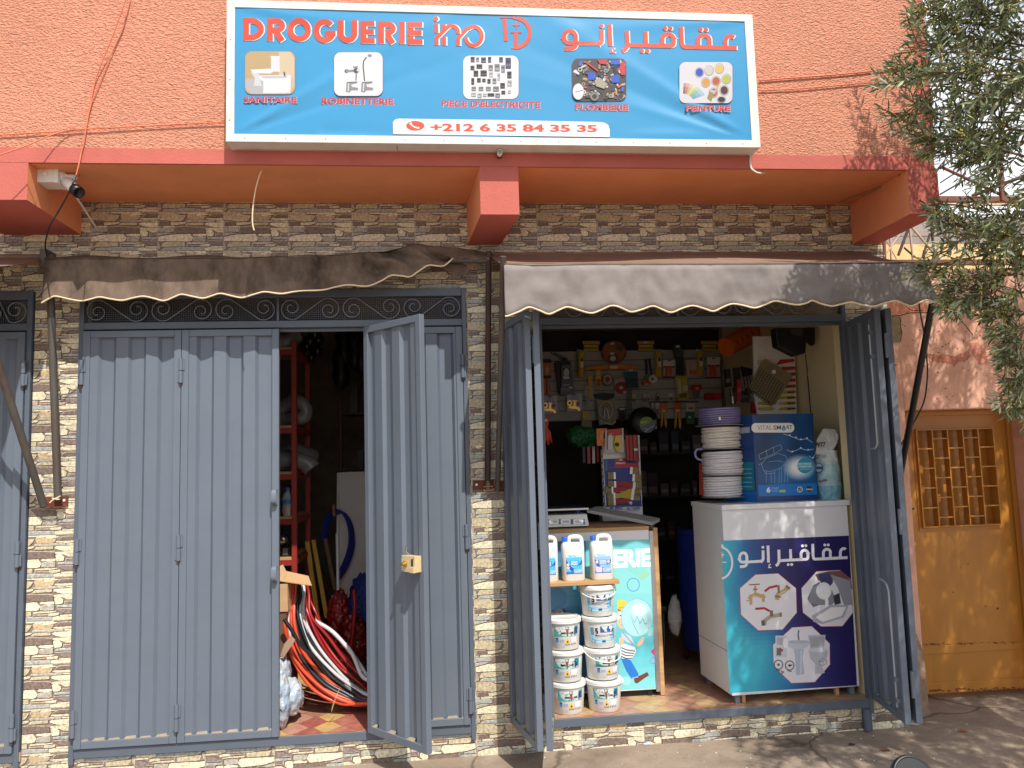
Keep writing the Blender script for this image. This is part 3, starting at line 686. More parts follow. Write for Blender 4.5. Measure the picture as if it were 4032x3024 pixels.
q = MB(); P = [at(u, v, -.085) for u, v in ((196,1980),(206,1970),(217,1963),(225,1960),(238,1953))]; q.tube(P, .004, M['hem'], 6); P = [at(u, v, -.085) for u, v in ((205,1962),(216,1964),(224,1966),(234,1966))]; q.tube(P, .004, M['hem'], 6); q.build('tie_string', AL)
# the next awning along, cranked out, only its end in view
AN = thing('awning', (-3.0, 0, 2.62), 'brown canvas awning whose end shows at the left edge of the photo', 'awning', 'scalloped canvas awnings')
fab(lambda a, t: Vector((-4.6+2.255*a, -.72+.70*t, 2.875+.25*t-.02*math.sin(3.1*t))), 20, 10, M['topfab'], 'canopy', AN)
fab(lambda a, t: Vector((-4.6+2.255*a, -.724-.01*t, 2.872-(.25+.02*math.sin(a*70))*t)), 80, 5, M['greyfab'], 'valance', AN)
q = MB(); q.tube([at(172, 1990, -.05), Vector((-2.42, -.70, 2.86))], .022, M['pipe'], 10); q.build('arm', AN)
q = MB(); q.tube([(-4.6, -.70, 2.865), (-2.36, -.70, 2.865)], .016, M['pipe'], 8); q.build('front_bar', AN)
q = MB(); q.tube([(-4.6, -.06, 3.09), (-2.31, -.06, 3.09)], .034, M['topfab'], 12); q.build('roller', AN)
q = MB(); q.box(-2.35, -2.315, -.13, -.0035, 3.03, 3.14, M['pipe']); q.build('end_plate', AN)
# ---------------------------------------------------------------- shop sign
YSF = -.765
SG = thing('shop_sign', (.39, YO, 3.55), 'large blue vinyl shop sign in a white box frame with French and Arabic lettering', 'sign')
tl0, tr0, br0, bl0 = at(886, -6, YSF), at(2966, 57, YSF), at(2993, 580, YSF), at(890, 557, YSF)
zb = (bl0.z+br0.z)/2; zt = 4.515; sx0, sx1 = -1.102, 1.900
zt = (at(886, -2, YSF).z+tr0.z)/2
q = MB(); fw = .043; WF = mat('white_frame_aluminium', srgb(216, 212, 204), .5, .05, 9, dirt=srgb(196, 180, 158), ds=7, damt=.6)
q.box(sx0, sx1, YSF, YSF+.02, zb, zb+fw, WF); q.box(sx0, sx1, YSF, YSF+.02, zt-fw, zt, WF)
q.box(sx0, sx0+fw, YSF+.0005, YSF+.02, zb+fw+.0003, zt-fw-.0003, WF); q.box(sx1-fw*1.15, sx1, YSF+.0005, YSF+.02, zb+fw+.0003, zt-fw-.0003, WF)
q.box(sx0+.001, sx1-.001, YSF+.0203, YO-.005, zb, zb+.012, WF); q.box(sx0+.001, sx1-.001, YSF+.0203, YO-.005, zt-.012, zt-.001, WF)
q.box(sx0+.001, sx0+.013, YSF+.0203, YO-.005, zb+.0123, zt-.0123, WF); q.box(sx1-.013, sx1-.001, YSF+.0203, YO-.005, zb+.0123, zt-.0123, WF)
q.box(-.19, -.185, YSF+.025, YO-.01, zb-.0012, zb, M['dust']); q.box(sx0+.03, sx1-.03, YO-.02, YO-.016, zb-.002, zb-.0002, M['dust'])
for k in range(14): q.lathe([(.0035, YSF-.002), (.0035, YSF)], (sx0+.1+k*.215, 0, zb+.02), M['iron'], 6, 'y')
for k in range(4): q.lathe([(.0035, YSF-.002), (.0035, YSF)], (sx0+.02, 0, zb+.12+k*.23), M['iron'], 6, 'y')
q.build('frame', SG, bevel=.002)
BL = mat('sky_blue_vinyl', srgb(58, 142, 188), .26, .03, 3, spec=.55)
bx0, bx1, bz0, bz1 = sx0+fw-.002, sx1-fw*1.15+.002, zb+fw-.002, zt-fw+.002
def sag(x, z):
    "tension wrinkles running in from the corners of the banner"
    d = 0
    for cx, cz, sl_, wd, am in ((bx0, bz0, .62, .05, .011), (bx0, bz0, .38, .035, -.006), (bx1, bz0, -.62, .06, .013), (bx1, bz0, -.42, .045, -.011), (bx1, bz0, -.28, .03, .006), (bx0, bz1, -.10, .05, .006), (bx1, bz1, .07, .05, .005), (bx0, bz1, -.33, .05, -.003)):
        dx = abs(x-cx); dist = (z-cz)-sl_*(dx if cx == bx0 else -dx)*(1 if cx == bx0 else 1)
        if cx == bx1: dist = (z-cz)+sl_*dx
        f_ = math.exp(-(dist/(wd*(.35+.8*dx)))**2)*math.exp(-dx/.75)*min(1, dx/.15)
        d += am*f_
    d += .004*math.exp(-((z-bz0-.03)/.03)**2)*math.sin(x*5+1)*(1 if abs(x-.6) < 1.2 else 0)
    return d*.85
def yb(x, z): return YSF+.006-sag(x, z)
q = MB(); q.grid(lambda a, c: Vector((bx0+(bx1-bx0)*a, yb(bx0+(bx1-bx0)*a, bz0+(bz1-bz0)*c), bz0+(bz1-bz0)*c)), 150, 50, BL)
q.build('banner', SG, recalc=False)
def sp(u, v, l):
    p = at(u, v, YSF+.004); p.y = yb(p.x, p.z)-.0022-l; return p
RED, WH = (222, 84, 58), (250, 250, 248)
def sub(P, n=4):
    return P
# lettering with its white drop shadow
pr = Print(sp); pr.k = .74
def heavy(pr, ch, x0, x1, y0, y1, t, dx, dy, col):
    w_, h = x1-x0, y1-y0; st = lambda P, k=1: pr.stroke([(c2(*p)[0]+dx, c2(*p)[1]+dy) for p in P], t*.5651*k, col)
    bar = lambda y, x: st([(x0, y), (x, y)], .92)
    if ch in 'DREI': st([(x0+t/2, y0), (x0+t/2, y1)])
    if ch == 'D': rx = w_*.52; st([(x0+t*.6, y0+t/2)]+arc(x1-t/2-rx, (y0+y1)/2, rx, h/2-t/2, -90, 90, 16)+[(x0+t*.6, y1-t/2)])
    if ch == 'R': rx = w_*.30; ym = y0+h*.31; st([(x0+t*.6, y0+t/2)]+arc(x1-t/2-rx-w_*.02, ym+t*.06, rx, h*.31-t*.44, -90, 90, 12)+[(x0+t*.6, y0+h*.62-t*.32)]); st([(x0+w_*.46, y0+h*.56), (x1-t*.55, y1)], 1.05)
    if ch in 'OG': cx, cy, rx, ry = (x0+x1)/2, (y0+y1)/2, w_/2-t/2, h/2-t/2
    if ch == 'O': st(arc(cx, cy, rx, ry, 0, 350, 34)+[(cx+rx, cy)])
    if ch == 'G': st(arc(cx, cy, rx, ry, -40, -346, 30)); st([(cx+w_*.02, cy+t*.40), (x1-t*.04, cy+t*.40)], .9)
    if ch == 'U': st([(x0+t/2, y0)]+arc((x0+x1)/2, y1-h*.42, w_/2-t/2, h*.42-t/2, 180, 0, 14)+[(x1-t/2, y0)])
    if ch == 'E': bar(y0+t*.46, x1-2); bar((y0+y1)/2-1, x1-w_*.06); bar(y1-t*.46, x1)
def c2(x, y): return (850+x*.5651, y*.5651)
DROG = (('D', 190, 335, 123, 283), ('R', 356, 485, 127, 287), ('O', 498, 662, 127, 292), ('G', 678, 836, 133, 300), ('U', 850, 985, 143, 300), ('E', 1008, 1107, 147, 303), ('R', 1131, 1255, 150, 306), ('I', 1275, 1313, 153, 308), ('E', 1336, 1440, 156, 312))
for dx, dy, c in ((4.6, 1.2, WH), (0, 0, RED)):
    for ch in DROG: heavy(pr, ch[0], ch[1], ch[2], ch[3], ch[4], 41, dx, dy, c)
pr.build('lettering', SG)
def c6(P): return [(1650+x*.11302, 40+y*.11302) for x, y in P]
def c7(P): return [(2190+x*.16727, 80+y*.16727) for x, y in P]
def c8(P): return [(2540+x*.16727, 80+y*.16727) for x, y in P]
INO = [([(595,490),(606,800)], 15.5), ([(613,1225),(608,975),(850,740)]+[(x, y) for x, y in arc(1130, 770, 225, 220, 215, 360, 10)]+[(1352,830)], 15.5), ([(860,500),(866,720)], 14.5), ([(872,930),(876,1232)], 15.5),
       ([(1362,1245),(1358,985),(1660,660)]+arc(1895, 905, 285, 330, 232, 530, 22), 15.5)]
def ino(pr, f, dx, dy, col, k=1.0):
    for P, w_ in INO: pr.stroke([(a+dx, b_+dy) for a, b_ in f(P)], w_*k, col)
    (a, b_), = f([(580, 315)]); pr.circ(a+dx, b_+dy, 10.2*k, col)
pr = Print(sp); pr.k = .74
ino(pr, c6, 5.5, .5, WH)
ino(pr, c6, 0, 0, RED); pr.build('lettering', SG)
# the D and I monogram
def c3(P): return [(1850+x*.5425, y*.5425) for x, y in P]
MONO = [([(250,135),(262,298)], 15), ([(218,126),(280,128),(330,129)], 5), ([(325,129)]+arc(320, 237, 116, 108, -88, 85, 18)+[(345,345)], 15), ([(300,349),(366,350)], 5), ([(335,236),(335,345)], 15), ([(296,233),(376,234)], 5)]
def mono(pr, f, dx, dy, col, k=1.0):
    for P, w_ in MONO: pr.stroke([(a+dx, b_+dy) for a, b_ in f(P)], w_*k, col)
    S_ = [(336,152),(343,176),(368,183),(343,190),(338,215),(331,190),(305,182),(330,175)]
    pr.poly([(a+dx, b_+dy) for a, b_ in f(S_)], col)
pr = Print(sp); pr.k = .74; mono(pr, c3, 0, 0, RED); pr.build('monogram', SG)
# Arabic line as traced strokes
def arab(pr, f7, f8, dx, dy, col, k=1.0):
    W_ = 16.6*k
    def st(P, f, w_=W_): pr.stroke([(a+dx, b_+dy) for a, b_ in f(P)], w_, col)
    def ci(P, f, r=8.6*k):
        for a, b_ in f(P): pr.circ(a+dx, b_+dy, r, col)
    st([(455,540)]+arc(318, 400, 137, 140, 0, -180, 14)+[(180,430)]+arc(300, 430, 120, 108, 180, 90, 8)+[(455,540)], f7)       # waw bowl
    st([(455,380),(458,560)]+arc(340, 560, 118, 110, 0, 90, 8)+[(195,671)], f7)                          # its tail
    st([(400,545),(1000,555)]+arc(1000, 485, 70, 70, 90, 0, 6)+[(1066,232)], f7)                         # nun
    ci([(1060,140)], f7)
    st([(1252,100),(1272,613)], f7)                                                                     # alif
    st([(1362,672),(1320,668),(1295,690),(1292,735),(1310,760)], f7, 6*k); st([(1258,765),(1382,768)], f7, 6*k)
    st([(1660,252),(1672,560),(1655,640),(1610,700),(1545,728)], f7)                                     # ra
    st([(1672,585),(2212,592)], f7)
    st([(2100,265),(2112,590)], f7); ci([(2015,722),(2145,727)], f7)
    st([(-20,592),(600,606)]+arc(600, 540, 68, 66, 88, 0, 6)+[(668,440)]+arc(536, 440, 132, 108, 0, -180, 14)+[(408,605)], f8)   # qaf
    ci([(462,193),(590,197)], f8)
    st([(842,158),(858,500)]+arc(935, 505, 75, 120, 180, 92, 7)+[(2158,655)], f8)                        # alif joined to the base line
    st([(1250,620),(1248,460)]+arc(1378, 450, 130, 94, -180, 0, 14)+[(1512,620)], f8); ci([(1303,222),(1430,226)], f8)
    st([(1888,640),(1886,500)]+arc(2005, 490, 118, 116, -180, -45, 9), f8)                               # ain
pr = Print(sp); pr.k = .74; arab(pr, c7, c8, 4.2, .6, WH); arab(pr, c7, c8, 0, 0, RED); pr.build('lettering', SG)
# captions
def flat(u0, v0, u1, v1):
    ys = []
    for i_ in range(7):
        for j_ in range(5): p = at(u0+(u1-u0)*i_/6, v0+(v1-v0)*j_/4, YSF); ys.append(yb(p.x, p.z))
    y = min(ys)-.0008
    return lambda u, v, l: at(u, v, y-l)
RB, PK = (196, 70, 74), (246, 206, 214)
def c3p(x, y): return (1850+x*.5425, y*.5425)
for t, f_, bl_, br_, tl_, tr_ in (('SANITAIRE', c2, (192, 714), (564, 718), (193, 672), (563, 674)), ('ROBINETTERIE', c2, (735, 725), (1240, 733), (736, 680), (1238, 686)),
    ('PLOMBERIE', c3p, (762, 797), (1152, 805), (764, 754), (1150, 758)), ('PEINTURE', c3p, (1567, 806), (1893, 810), (1569, 763), (1890, 767))):
    pr = Print(flat(min(f_(*bl_)[0], f_(*tl_)[0]), f_(*tl_)[1], f_(*br_)[0], f_(*br_)[1])); pr.k = .74
    for d, c in ((3, PK), (0, RB)): pr.text(t, *[(f_(*p)[0]+d*.6, f_(*p)[1]+d*.4) for p in (bl_, br_, tl_, tr_)], c, .04)
    pr.build('caption', SG)
pr = Print(flat(1738, 394, 2128, 428)); pr.k = .74
for d, c in ((3, PK), (0, RB)): pr.text("PIECE D'ELECTRICITE", *[(p[0]+d*.6, p[1]+d*.4) for p in ((1738, 420), (2128, 427), (1739, 394), (2127, 400))], c, .035)
pr.build('caption', SG)
# phone number plate
pr = Print(flat(1546, 466, 2402, 541)); pr.k = .78
P = [(1548, 528), (1547, 482)]+[(1549+22*(1-math.cos(a)), 482-15*math.sin(a)) for a in (.4, .8, 1.2, 1.57)]+[(1960, 472), (2355, 480), (2380, 483), (2395, 492), (2401, 510), (2401, 540)]
pr.poly(P, (240, 240, 240)); pr.circ(1635, 495.5, 36, RED, 19.5)
pr.stroke([(1617,487),(1624,495),(1634,501),(1646,503)], 5, WH); pr.stroke([(1613,488),(1621,485)], 7, WH); pr.stroke([(1643,505),(1651,502)], 7, WH)
pr.text('+212 6 35 84 35 35', (1695, 517), (2351, 521), (1694, 485), (2350, 491), RED, .04); pr.build('phone_number', SG)
# the five pictures
def pic(fn_, bx):
    pr = Print(flat(*bx)); pr.k = .66; fn_(pr); pr.build('picture', SG)
def p1(pr):
    f_ = lambda P: [c2(*p) for p in P]
    def A(P, c): pr.poly(f_(P), c)
    a, b_ = c2(203, 357); c, d = c2(551, 656)
    pr.rrect(a-1, b_-1, c+1, d+1, 27, (150, 110, 130)); pr.rrect(a, b_, c, d, 26, (206, 178, 130))
    A([(206,548),(480,548),(480,420),(548,400),(548,600),(520,640),(480,655),(260,655),(220,630),(206,600)], (212, 196, 174))
    A([(440,362),(520,362),(545,400),(545,548),(440,548)], (226, 206, 174)); A([(206,548),(330,548),(330,652),(250,652),(215,625)], (196, 194, 194))
    A([(385,392),(442,394),(446,500),(384,498)], (238, 238, 240)); A([(380,390),(446,392),(444,404),(382,402)], (250, 250, 250))
    A([(240,485),(380,478),(400,500),(380,512),(262,510)], (246, 246, 246)); A([(242,500),(300,515),(320,600),(262,598),(272,545)], (224, 225, 230))
    A([(300,525),(520,522),(522,560),(518,646),(330,650),(330,570),(305,548)], (240, 240, 242)); A([(312,530),(510,528),(480,545),(330,546)], (205, 205, 212)); A([(470,500),(482,500),(486,532),(474,532)], (120, 100, 90))
pic(p1, (962, 200, 1162, 372))
def p2(pr):
    a, b_ = c2(824, 364); c, d = c2(1162, 668)
    pr.rrect(a-1, b_-1, c+1, d+1, 27, (120, 110, 130)); pr.rrect(a, b_, c, d, 26, (240, 240, 242))
    G, DG = (150, 152, 158), (90, 92, 98)
    pr.stroke([c2(*p) for p in ((1036,566),(1030,500),(1026,462),(1030,425),(1050,398))], 5, DG); pr.circ(*c2(1072,388), 8.5, G, 6)
    pr.circ(*c2(910,496), 8, DG); pr.stroke([c2(905,496), c2(1000,492)], 10, G); pr.circ(*c2(978,492), 11, DG); pr.circ(*c2(992,488), 6, (220, 222, 226)); pr.stroke([c2(955,470), c2(990,465)], 7, G); pr.stroke([c2(978,505), c2(976,562)], 4, DG)
    for ox in (0, 105):
        pr.poly([c2(910+ox,575), c2(985+ox,568), c2(985+ox,580), c2(940+ox,590), c2(950+ox,605), c2(990+ox,612), c2(990+ox,630), c2(945+ox,630), c2(930+ox,645), c2(906+ox,640)], G); pr.stroke([c2(925+ox,580), c2(922+ox,635)], 5, (225, 226, 230)); pr.stroke([c2(915+ox,574), c2(985+ox,570)], 3, DG)
pic(p2, (1314, 204, 1508, 380))
def p3(pr):
    a, b_ = c2(1723, 387); c, d = c2(2109, 690)
    pr.rrect(a-1, b_-1, c+1, d+1, 27, (120, 110, 130)); pr.rrect(a, b_, c, d, 26, (240, 240, 242))
    N, K, G, L_ = (66, 66, 96), (44, 44, 50), (132, 136, 140), (176, 180, 182)
    B_ = [(1775,396,1803,436,N),(1812,400,1834,434,G),(1848,400,1882,440,N),(1896,396,1918,438,N),(1974,398,2000,436,N),(2018,402,2056,480,N),(1774,458,1802,490,K),(1816,448,1856,480,K),(1900,452,1930,496,G),(1942,446,1978,498,G),(1988,454,2014,508,G),(1796,492,1828,534,K),(1844,490,1888,532,K),(1904,504,1930,538,L_),(1962,510,1980,562,L_),(2030,498,2060,546,K),(1780,544,1800,590,K),(1820,544,1846,574,K),(1856,548,1880,572,K),(1892,550,1914,582,K),(1928,546,1954,584,G),(1982,578,2014,616,K),(2032,560,2062,600,L_),(1782,604,1812,632,G),(1832,604,1864,632,G),(1882,604,1916,632,G),(1932,602,1972,636,G),(1990,632,2016,656,K),(2036,630,2056,650,L_),(1780,646,1812,672,L_),(1824,650,1852,680,L_),(1862,652,1886,672,L_),(1894,650,1940,670,K),(1948,650,1980,678,G)]
    for k, (x0, y0, x1, y1, col) in enumerate(B_):
        p, r_ = c2(x0, y0); s_, t = c2(x1, y1); pr.rect(p, r_, s_, t, col)
        dk = tuple(max(0, q-45) for q in col); li = tuple(min(255, q+60) for q in col)
        pr.rect(p+1, r_+(t-r_)*.25, s_-1, r_+(t-r_)*.42, dk); pr.rect(p+(s_-p)*.2, r_+(t-r_)*.55, p+(s_-p)*.45, r_+(t-r_)*.78, li); pr.rect(p+(s_-p)*.6, r_+(t-r_)*.55, p+(s_-p)*.85, r_+(t-r_)*.75, (170, 150, 120) if k % 4 == 2 else li)
pic(p3, (1822, 216, 2044, 392))
def p4(pr):
    a, b_ = c3p(744, 426); c, d = c3p(1134, 732); rnd = random.Random(4)
    pr.rrect(a-1, b_-1, c+1, d+1, 24, (120, 110, 130)); pr.rrect(a, b_, c, d, 23, (74, 66, 64))
    COL = [(40, 40, 44), (180, 150, 90), (200, 198, 190), (206, 60, 56), (46, 92, 196), (120, 116, 112), (226, 224, 220), (150, 120, 80), (60, 58, 60), (170, 168, 160)]
    for k in range(120):
        x, y = rnd.uniform(a+9, c-9), rnd.uniform(b_+9, d-9); r_ = rnd.uniform(4, 9); col = rnd.choice(COL)
        if k % 3 == 0: pr.circ(x, y, r_, col); pr.circ(x, y, r_*.55, rnd.choice(COL))
        else:
            an = rnd.uniform(0, 3.14); l_ = r_*rnd.uniform(1, 1.7); x = min(max(x, a+l_), c-l_); y = min(max(y, b_+l_), d-l_)
            pr.stroke([(x-l_*.9*math.cos(an), y-l_*.9*math.sin(an)), (x+l_*.9*math.cos(an), y+l_*.9*math.sin(an))], r_*1.2, col); pr.stroke([(x-l_*.7*math.cos(an), y-l_*.7*math.sin(an)-1.5), (x+l_*.7*math.cos(an), y+l_*.7*math.sin(an)-1.5)], 2, tuple(min(255, q+50) for q in col))
    P = lambda x, y: c3p(x, y)
    pr.rect(*P(1022,434), *P(1090,468), (46, 100, 210)); pr.rect(*P(1044,470), *P(1068,545), (34, 36, 46)); pr.rect(*P(1028,545), *P(1086,600), (40, 92, 206))
    pr.rect(*P(856,524), *P(902,580), (38, 88, 204)); pr.poly([P(1096,460), P(1122,440), P(1130,500), P(1126,545), P(1100,545), P(1084,500)], (214, 50, 54)); pr.poly([P(925,430), P(1000,430), P(990,468), P(940,462)], (204, 50, 56))
    pr.poly([P(905,585), P(940,560), P(1000,610), P(975,645), P(915,625)], (176, 172, 152)); pr.stroke([P(835,445), P(930,515)], 6, (206, 54, 58))
    pr.circ(*P(787,665), 22, (226, 226, 230), 32); pr.circ(*P(787,665), 19, (244, 244, 246), 28); pr.stroke([P(765,668), P(820,655)], 2.5, (30, 30, 34))
    pr.circ(*P(905,700), 17, (140, 136, 124)); pr.circ(*P(905,700), 9.5, (52, 50, 50))
pic(p4, (2252, 230, 2466, 400))
def p5(pr):
    P = lambda x, y: c3p(x, y); a, b_ = P(1521, 450); c, d = P(1906, 748)
    pr.rrect(a-1, b_-1, c+1, d+1, 25, (120, 110, 130)); pr.rrect(a, b_, c, d, 24, (228, 226, 232))
    cols_ = [(150, 70, 60), (190, 120, 90), (206, 180, 110), (220, 212, 140), (170, 200, 130), (120, 190, 150), (110, 190, 200), (120, 160, 210)]
    for k in range(8):
        a0, a1 = -88+k*8.2, -88+(k+1)*8.2-.6
        for r0, r1, f_ in ((65, 92, .5), (93, 118, .3), (119, 143, .0)):
            q = [P(1545+r*1.22*math.cos(R(an)), 745+r*1.0*math.sin(R(an))) for r, an in ((r0, a0), (r1, a0), (r1, a1), (r0, a1))]
            pr.poly(q, tuple(int(x+(240-x)*(.5-f_)) for x in cols_[k]))
    for x, y, col in ((1666,525,(40, 80, 200)), (1736,512,(214, 206, 200)), (1811,498,(232, 196, 100)), (1712,598,(224, 160, 60)), (1787,588,(196, 96, 50)), (1862,573,(186, 204, 66)), (1768,672,(190, 92, 54)), (1846,655,(92, 34, 38)), (1826,722,(52, 34, 40))):
        u_, v_ = P(x, y); ry = 20.5 if y < 700 else 13.5
        pr.circ(u_, v_, 18.5, (150, 146, 144), ry); pr.circ(u_-.5, v_-.6, 16.5, (220, 216, 212), ry*.9); pr.circ(u_, v_, 14.6, col, ry*.79)
    pr.stroke([P(1820,585), P(1795,640), P(1775,668)], 6, (214, 170, 110)); pr.poly([P(1742,655), P(1772,680), P(1752,738), P(1722,712)], (168, 146, 84)); pr.poly([P(1748,648), P(1790,662), P(1778,684), P(1740,662)], (196, 196, 196))
pic(p5, (2674, 242, 2886, 408))
# small things fixed to the overhang
sp_ = thing('spotlight', (at(1965, 617, YO)), 'small round white spotlight fixed under the middle of the shop sign', 'lamp')
q = MB(); c = at(1965, 617, YO); q.box(c.x-.013, c.x+.013, YO-.03, YO-.006, c.z-.012, c.z+.018, M['black']); q.build('mount', sp_)
q = MB(); q.lathe([(.012, -.07), (.015, -.078), (.015, -.03), (.006, -.029)], (c.x, YO, c.z), M['whitep'], 16, 'y'); q.lathe([(0, -.0715), (.0115, -.0712)], (c.x, YO, c.z), pm(150, 150, 148, .2), 16, 'y'); q.build('lamp_head', sp_)
# security camera under the left bracket
cmr = thing('security_camera', at(320, 730, -.45), 'white bullet security camera on a junction box under the concrete bracket', 'security camera')
YJ = -.5
q = MB(); xw = -2.171
j0 = at(155, 660, YJ); z1_ = at(157, 661, YJ).z; z0_ = at(155, 728, YJ).z
q.box(xw-.001, xw+.085, YJ-.045, YJ+.075, z0_, z1_, M['whitep']); q.box(xw+.0853, xw+.11, YJ-.048, YJ+.078, z0_-.003, z1_+.003, M['whitep'])
q.lathe([(.016, -.046), (.016, -.051), (.007, -.052)], (xw+.04, YJ, (z0_+z1_)/2), M['whitep'], 16, 'y'); q.build('junction_box', cmr, bevel=.004)
q = MB(); q.lathe([(.038, .1105), (.038, .118), (.026, .125), (.018, .135), (.016, .175), (.012, .185)], (xw, YJ+.01, (z0_+z1_)/2), M['whitep'], 20, 'x'); q.build('bracket', cmr)
b0 = at(262, 716, YJ); b1 = at(308, 756, YJ-.06); dv = (b1-b0).normalized(); rq = dv.to_track_quat('Z', 'Y').to_matrix(); LN = (b1-b0).length
q = MB(); q.lathe([(.022, -.01), (.029, 0), (.0305, LN*.72), (.028, LN*.74)], b0, M['whitep'], 18, rot=rq); q.build('camera_body', cmr)
q = MB(); q.lathe([(.0300, LN*.70), (.0325, LN*.72), (.0325, LN*1.08), (.027, LN*1.08), (.025, LN*1.0), (0, LN*.99)], b0, M['black'], 18, rot=rq); q.build('lens_hood', cmr)
pc = at(247, 712, YJ); q = MB(); q.tube([(xw+.17, YJ+.01, (z0_+z1_)/2-.002), pc, b0], .008, M['whitep'], 8); q.tube(smooth_path([(xw+.12, YJ+.02, z0_+.03), at(240, 728, YJ), b0+Vector((-.01, 0, -.01))], 4), .003, M['wood'], 6); q.build('swivel_joint', cmr)
q = MB(); q.tube(smooth_path([b0+dv*.05+Vector((.01, .02, -.02)), at(302, 778, -.35), at(330, 820, -.2), at(378, 895, -.01)], 6), .006, M['whitep'], 8); q.build('cable', cmr)
def cable(pts, r, m, label, name='cable', cat='cable', grp='cables on the facade'):
    q = MB(); q.tube(smooth_path(pts, 8), r, m, 7); return tag(q.build(name), label, cat, grp)
OC = pm(216, 118, 82, .6); Y0 = YO-.010
cable([at(496,-6,Y0-.06), at(470,70,Y0-.05), at(432,170,Y0-.03), at(395,260,Y0-.014), at(372,330,Y0), at(358,400,Y0), at(348,450,Y0), at(340,500,Y0-.01), at(330,560,Y0-.01), at(318,610,Y0-.01), at(312,640,YO-.05), at(300,690,YO-.06)], .0032, OC, 'thin salmon painted cable running down from the top edge beside the sign')
cable([at(513,-6,Y0-.004), at(500,50,Y0-.004), at(480,120,Y0-.004), at(448,190,Y0-.004), at(415,270,Y0-.004), at(385,345,Y0-.003), at(362,400,Y0-.003), at(345,470,Y0-.004), at(338,520,Y0-.004)], .003, OC, 'second salmon painted cable lying close on the stucco beside the first')
cable([at(300,690,YO-.06), at(285,725,YO-.08), at(262,775,YO-.06), at(225,840,YO-.03), at(198,885,YO-.01), at(184,930,-.5), at(178,970,-.35), at(184,1005,-.26)], .0042, M['black'], 'black cable drooping from the upper floor past the security camera', cat='cable')
cable([at(-8,532,Y0-.002), at(120,524,Y0-.002), at(260,516,Y0-.002), at(340,508,Y0-.006), at(500,500,Y0-.004), at(650,492,Y0-.004), at(800,484,Y0-.004), at(889,482,Y0-.004)], .0035, OC, 'salmon painted cable running level across the stucco left of the sign')
cable([at(-8,612,Y0-.16), at(100,575,Y0-.11), at(180,540,Y0-.06), at(240,520,Y0-.02), at(290,510,Y0-.006), at(345,508,Y0-.006)], .0035, OC, 'salmon painted cable slanting up from the lower left to the level cable')
cable([at(2990,317,Y0), at(3100,308,Y0), at(3300,293,Y0), at(3480,275,Y0), at(3660,255,Y0)], .0045, OC, 'upper painted cable on the stucco right of the sign')
cable([at(2990,356,Y0), at(3150,349,Y0), at(3400,327,Y0), at(3560,315,Y0), at(3672,305,Y0)], .0035, OC, 'lower painted cable on the stucco right of the sign')
_p = atz(1030, 672, ZS-.004)
cable([_p]+[at(u_, v_, _p.y+.004) for u_, v_ in ((1022, 690), (1008, 740), (998, 800), (994, 850), (995, 885), (1001, 907))], .004, M['hem'], 'loose white cable dangling from the soffit with frayed end', cat='cable')
cable([at(2956,612,YO-.012), at(2954,635,YO-.012), at(2957,660,YO-.012), at(2968,672,YO-.012), at(2985,681,YO-.0), at(3010,681,YO+.04)], .0055, M['whitep'], 'short white cable curling from the sign to the soffit')
cable([atz(3544,688,ZS-.006), atz(3532,702,ZS-.007), atz(3490,726,ZS-.007), atz(3440,748,ZS-.007), atz(3380,770,ZS-.007), atz(3340,783,ZS-.007), at(3290,800,-.012), at(3268,812,-.012), at(3266,850,-.012), at(3275,890,-.012), at(3284,912,-.012)], .007, pm(170, 120, 84, .6), 'thick cable following the right bracket down to the stone tiles', cat='cable')
cable([at(3618,1190,-.3), at(3625,1240,-.25), at(3640,1320,-.18), at(3650,1420,-.12), at(3651,1490,-.1), at(3638,1580,-.07), at(3600,1660,-.04), at(3560,1730,-.02), at(3530,1785,-.01)], .005, M['black'], 'black cable hanging beside the awning arm in front of the pink wall', cat='cable')
cable([at(3553,2085,-.012), at(3566,2130,-.014), at(3570,2165,-.014), at(3558,2210,-.012)], .004, M['black'], 'short black cable loop on the stone edge by the yellow door', cat='cable')
# ---------------------------------------------------------------- the old pink wall with the yellow door
YN = .12; YD = .30
PINK = mat('weathered_pink_plaster', srgb(220, 170, 146), .92, .14, 4, bump=.5, bs=22, dirt=srgb(186, 132, 110), ds=2.4, damt=.6, spec=.15, detail=10)
PW = thing('plaster_wall', (4.5, YN, 0), 'weathered pink plaster wall with cracks and peeling patches around the yellow door', 'wall')
dx0, dx1, dz1 = 3.218, 4.13, 2.055
q = MB()
q.box(XE+.005, dx0, YN, .6, -.1, 3.03, PINK); q.box(dx1, 8, YN, .6, -.1, 3.03, PINK); q.box(dx0, dx1, YN, .6, dz1, 3.03, PINK)
o = q.build('plaster', PW, bevel=.008)
pr = Print(lambda u, v, l: at(u, v, YN-.001-l), mat('bare_render_patch', (1, 1, 1), .95, .25, 26, attr=True, bump=.5, bs=60, spec=.1))
pr.poly([(3489,1252),(3510,1248),(3545,1246),(3549,1262),(3546,1280),(3551,1298),(3547,1318),(3550,1338),(3541,1350),(3522,1349),(3508,1356),(3497,1350)], (150, 136, 108))
pr.poly([(3488,1190),(3560,1192),(3700,1190),(3712,1212),(3690,1228),(3640,1226),(3600,1236),(3560,1232),(3520,1242),(3489,1244)], (216, 150, 120))
for P in ([(3489,1247),(3520,1244),(3548,1242),(3580,1232),(3640,1231),(3700,1229),(3722,1232)], [(3560,1190),(3572,1212),(3590,1222),(3640,1224)], [(3547,1252),(3545,1280),(3552,1310),(3545,1345)], [(3775,1255),(3800,1280),(3830,1318)]): pr.stroke(P, 3, (70, 44, 34))
rp = random.Random(5)
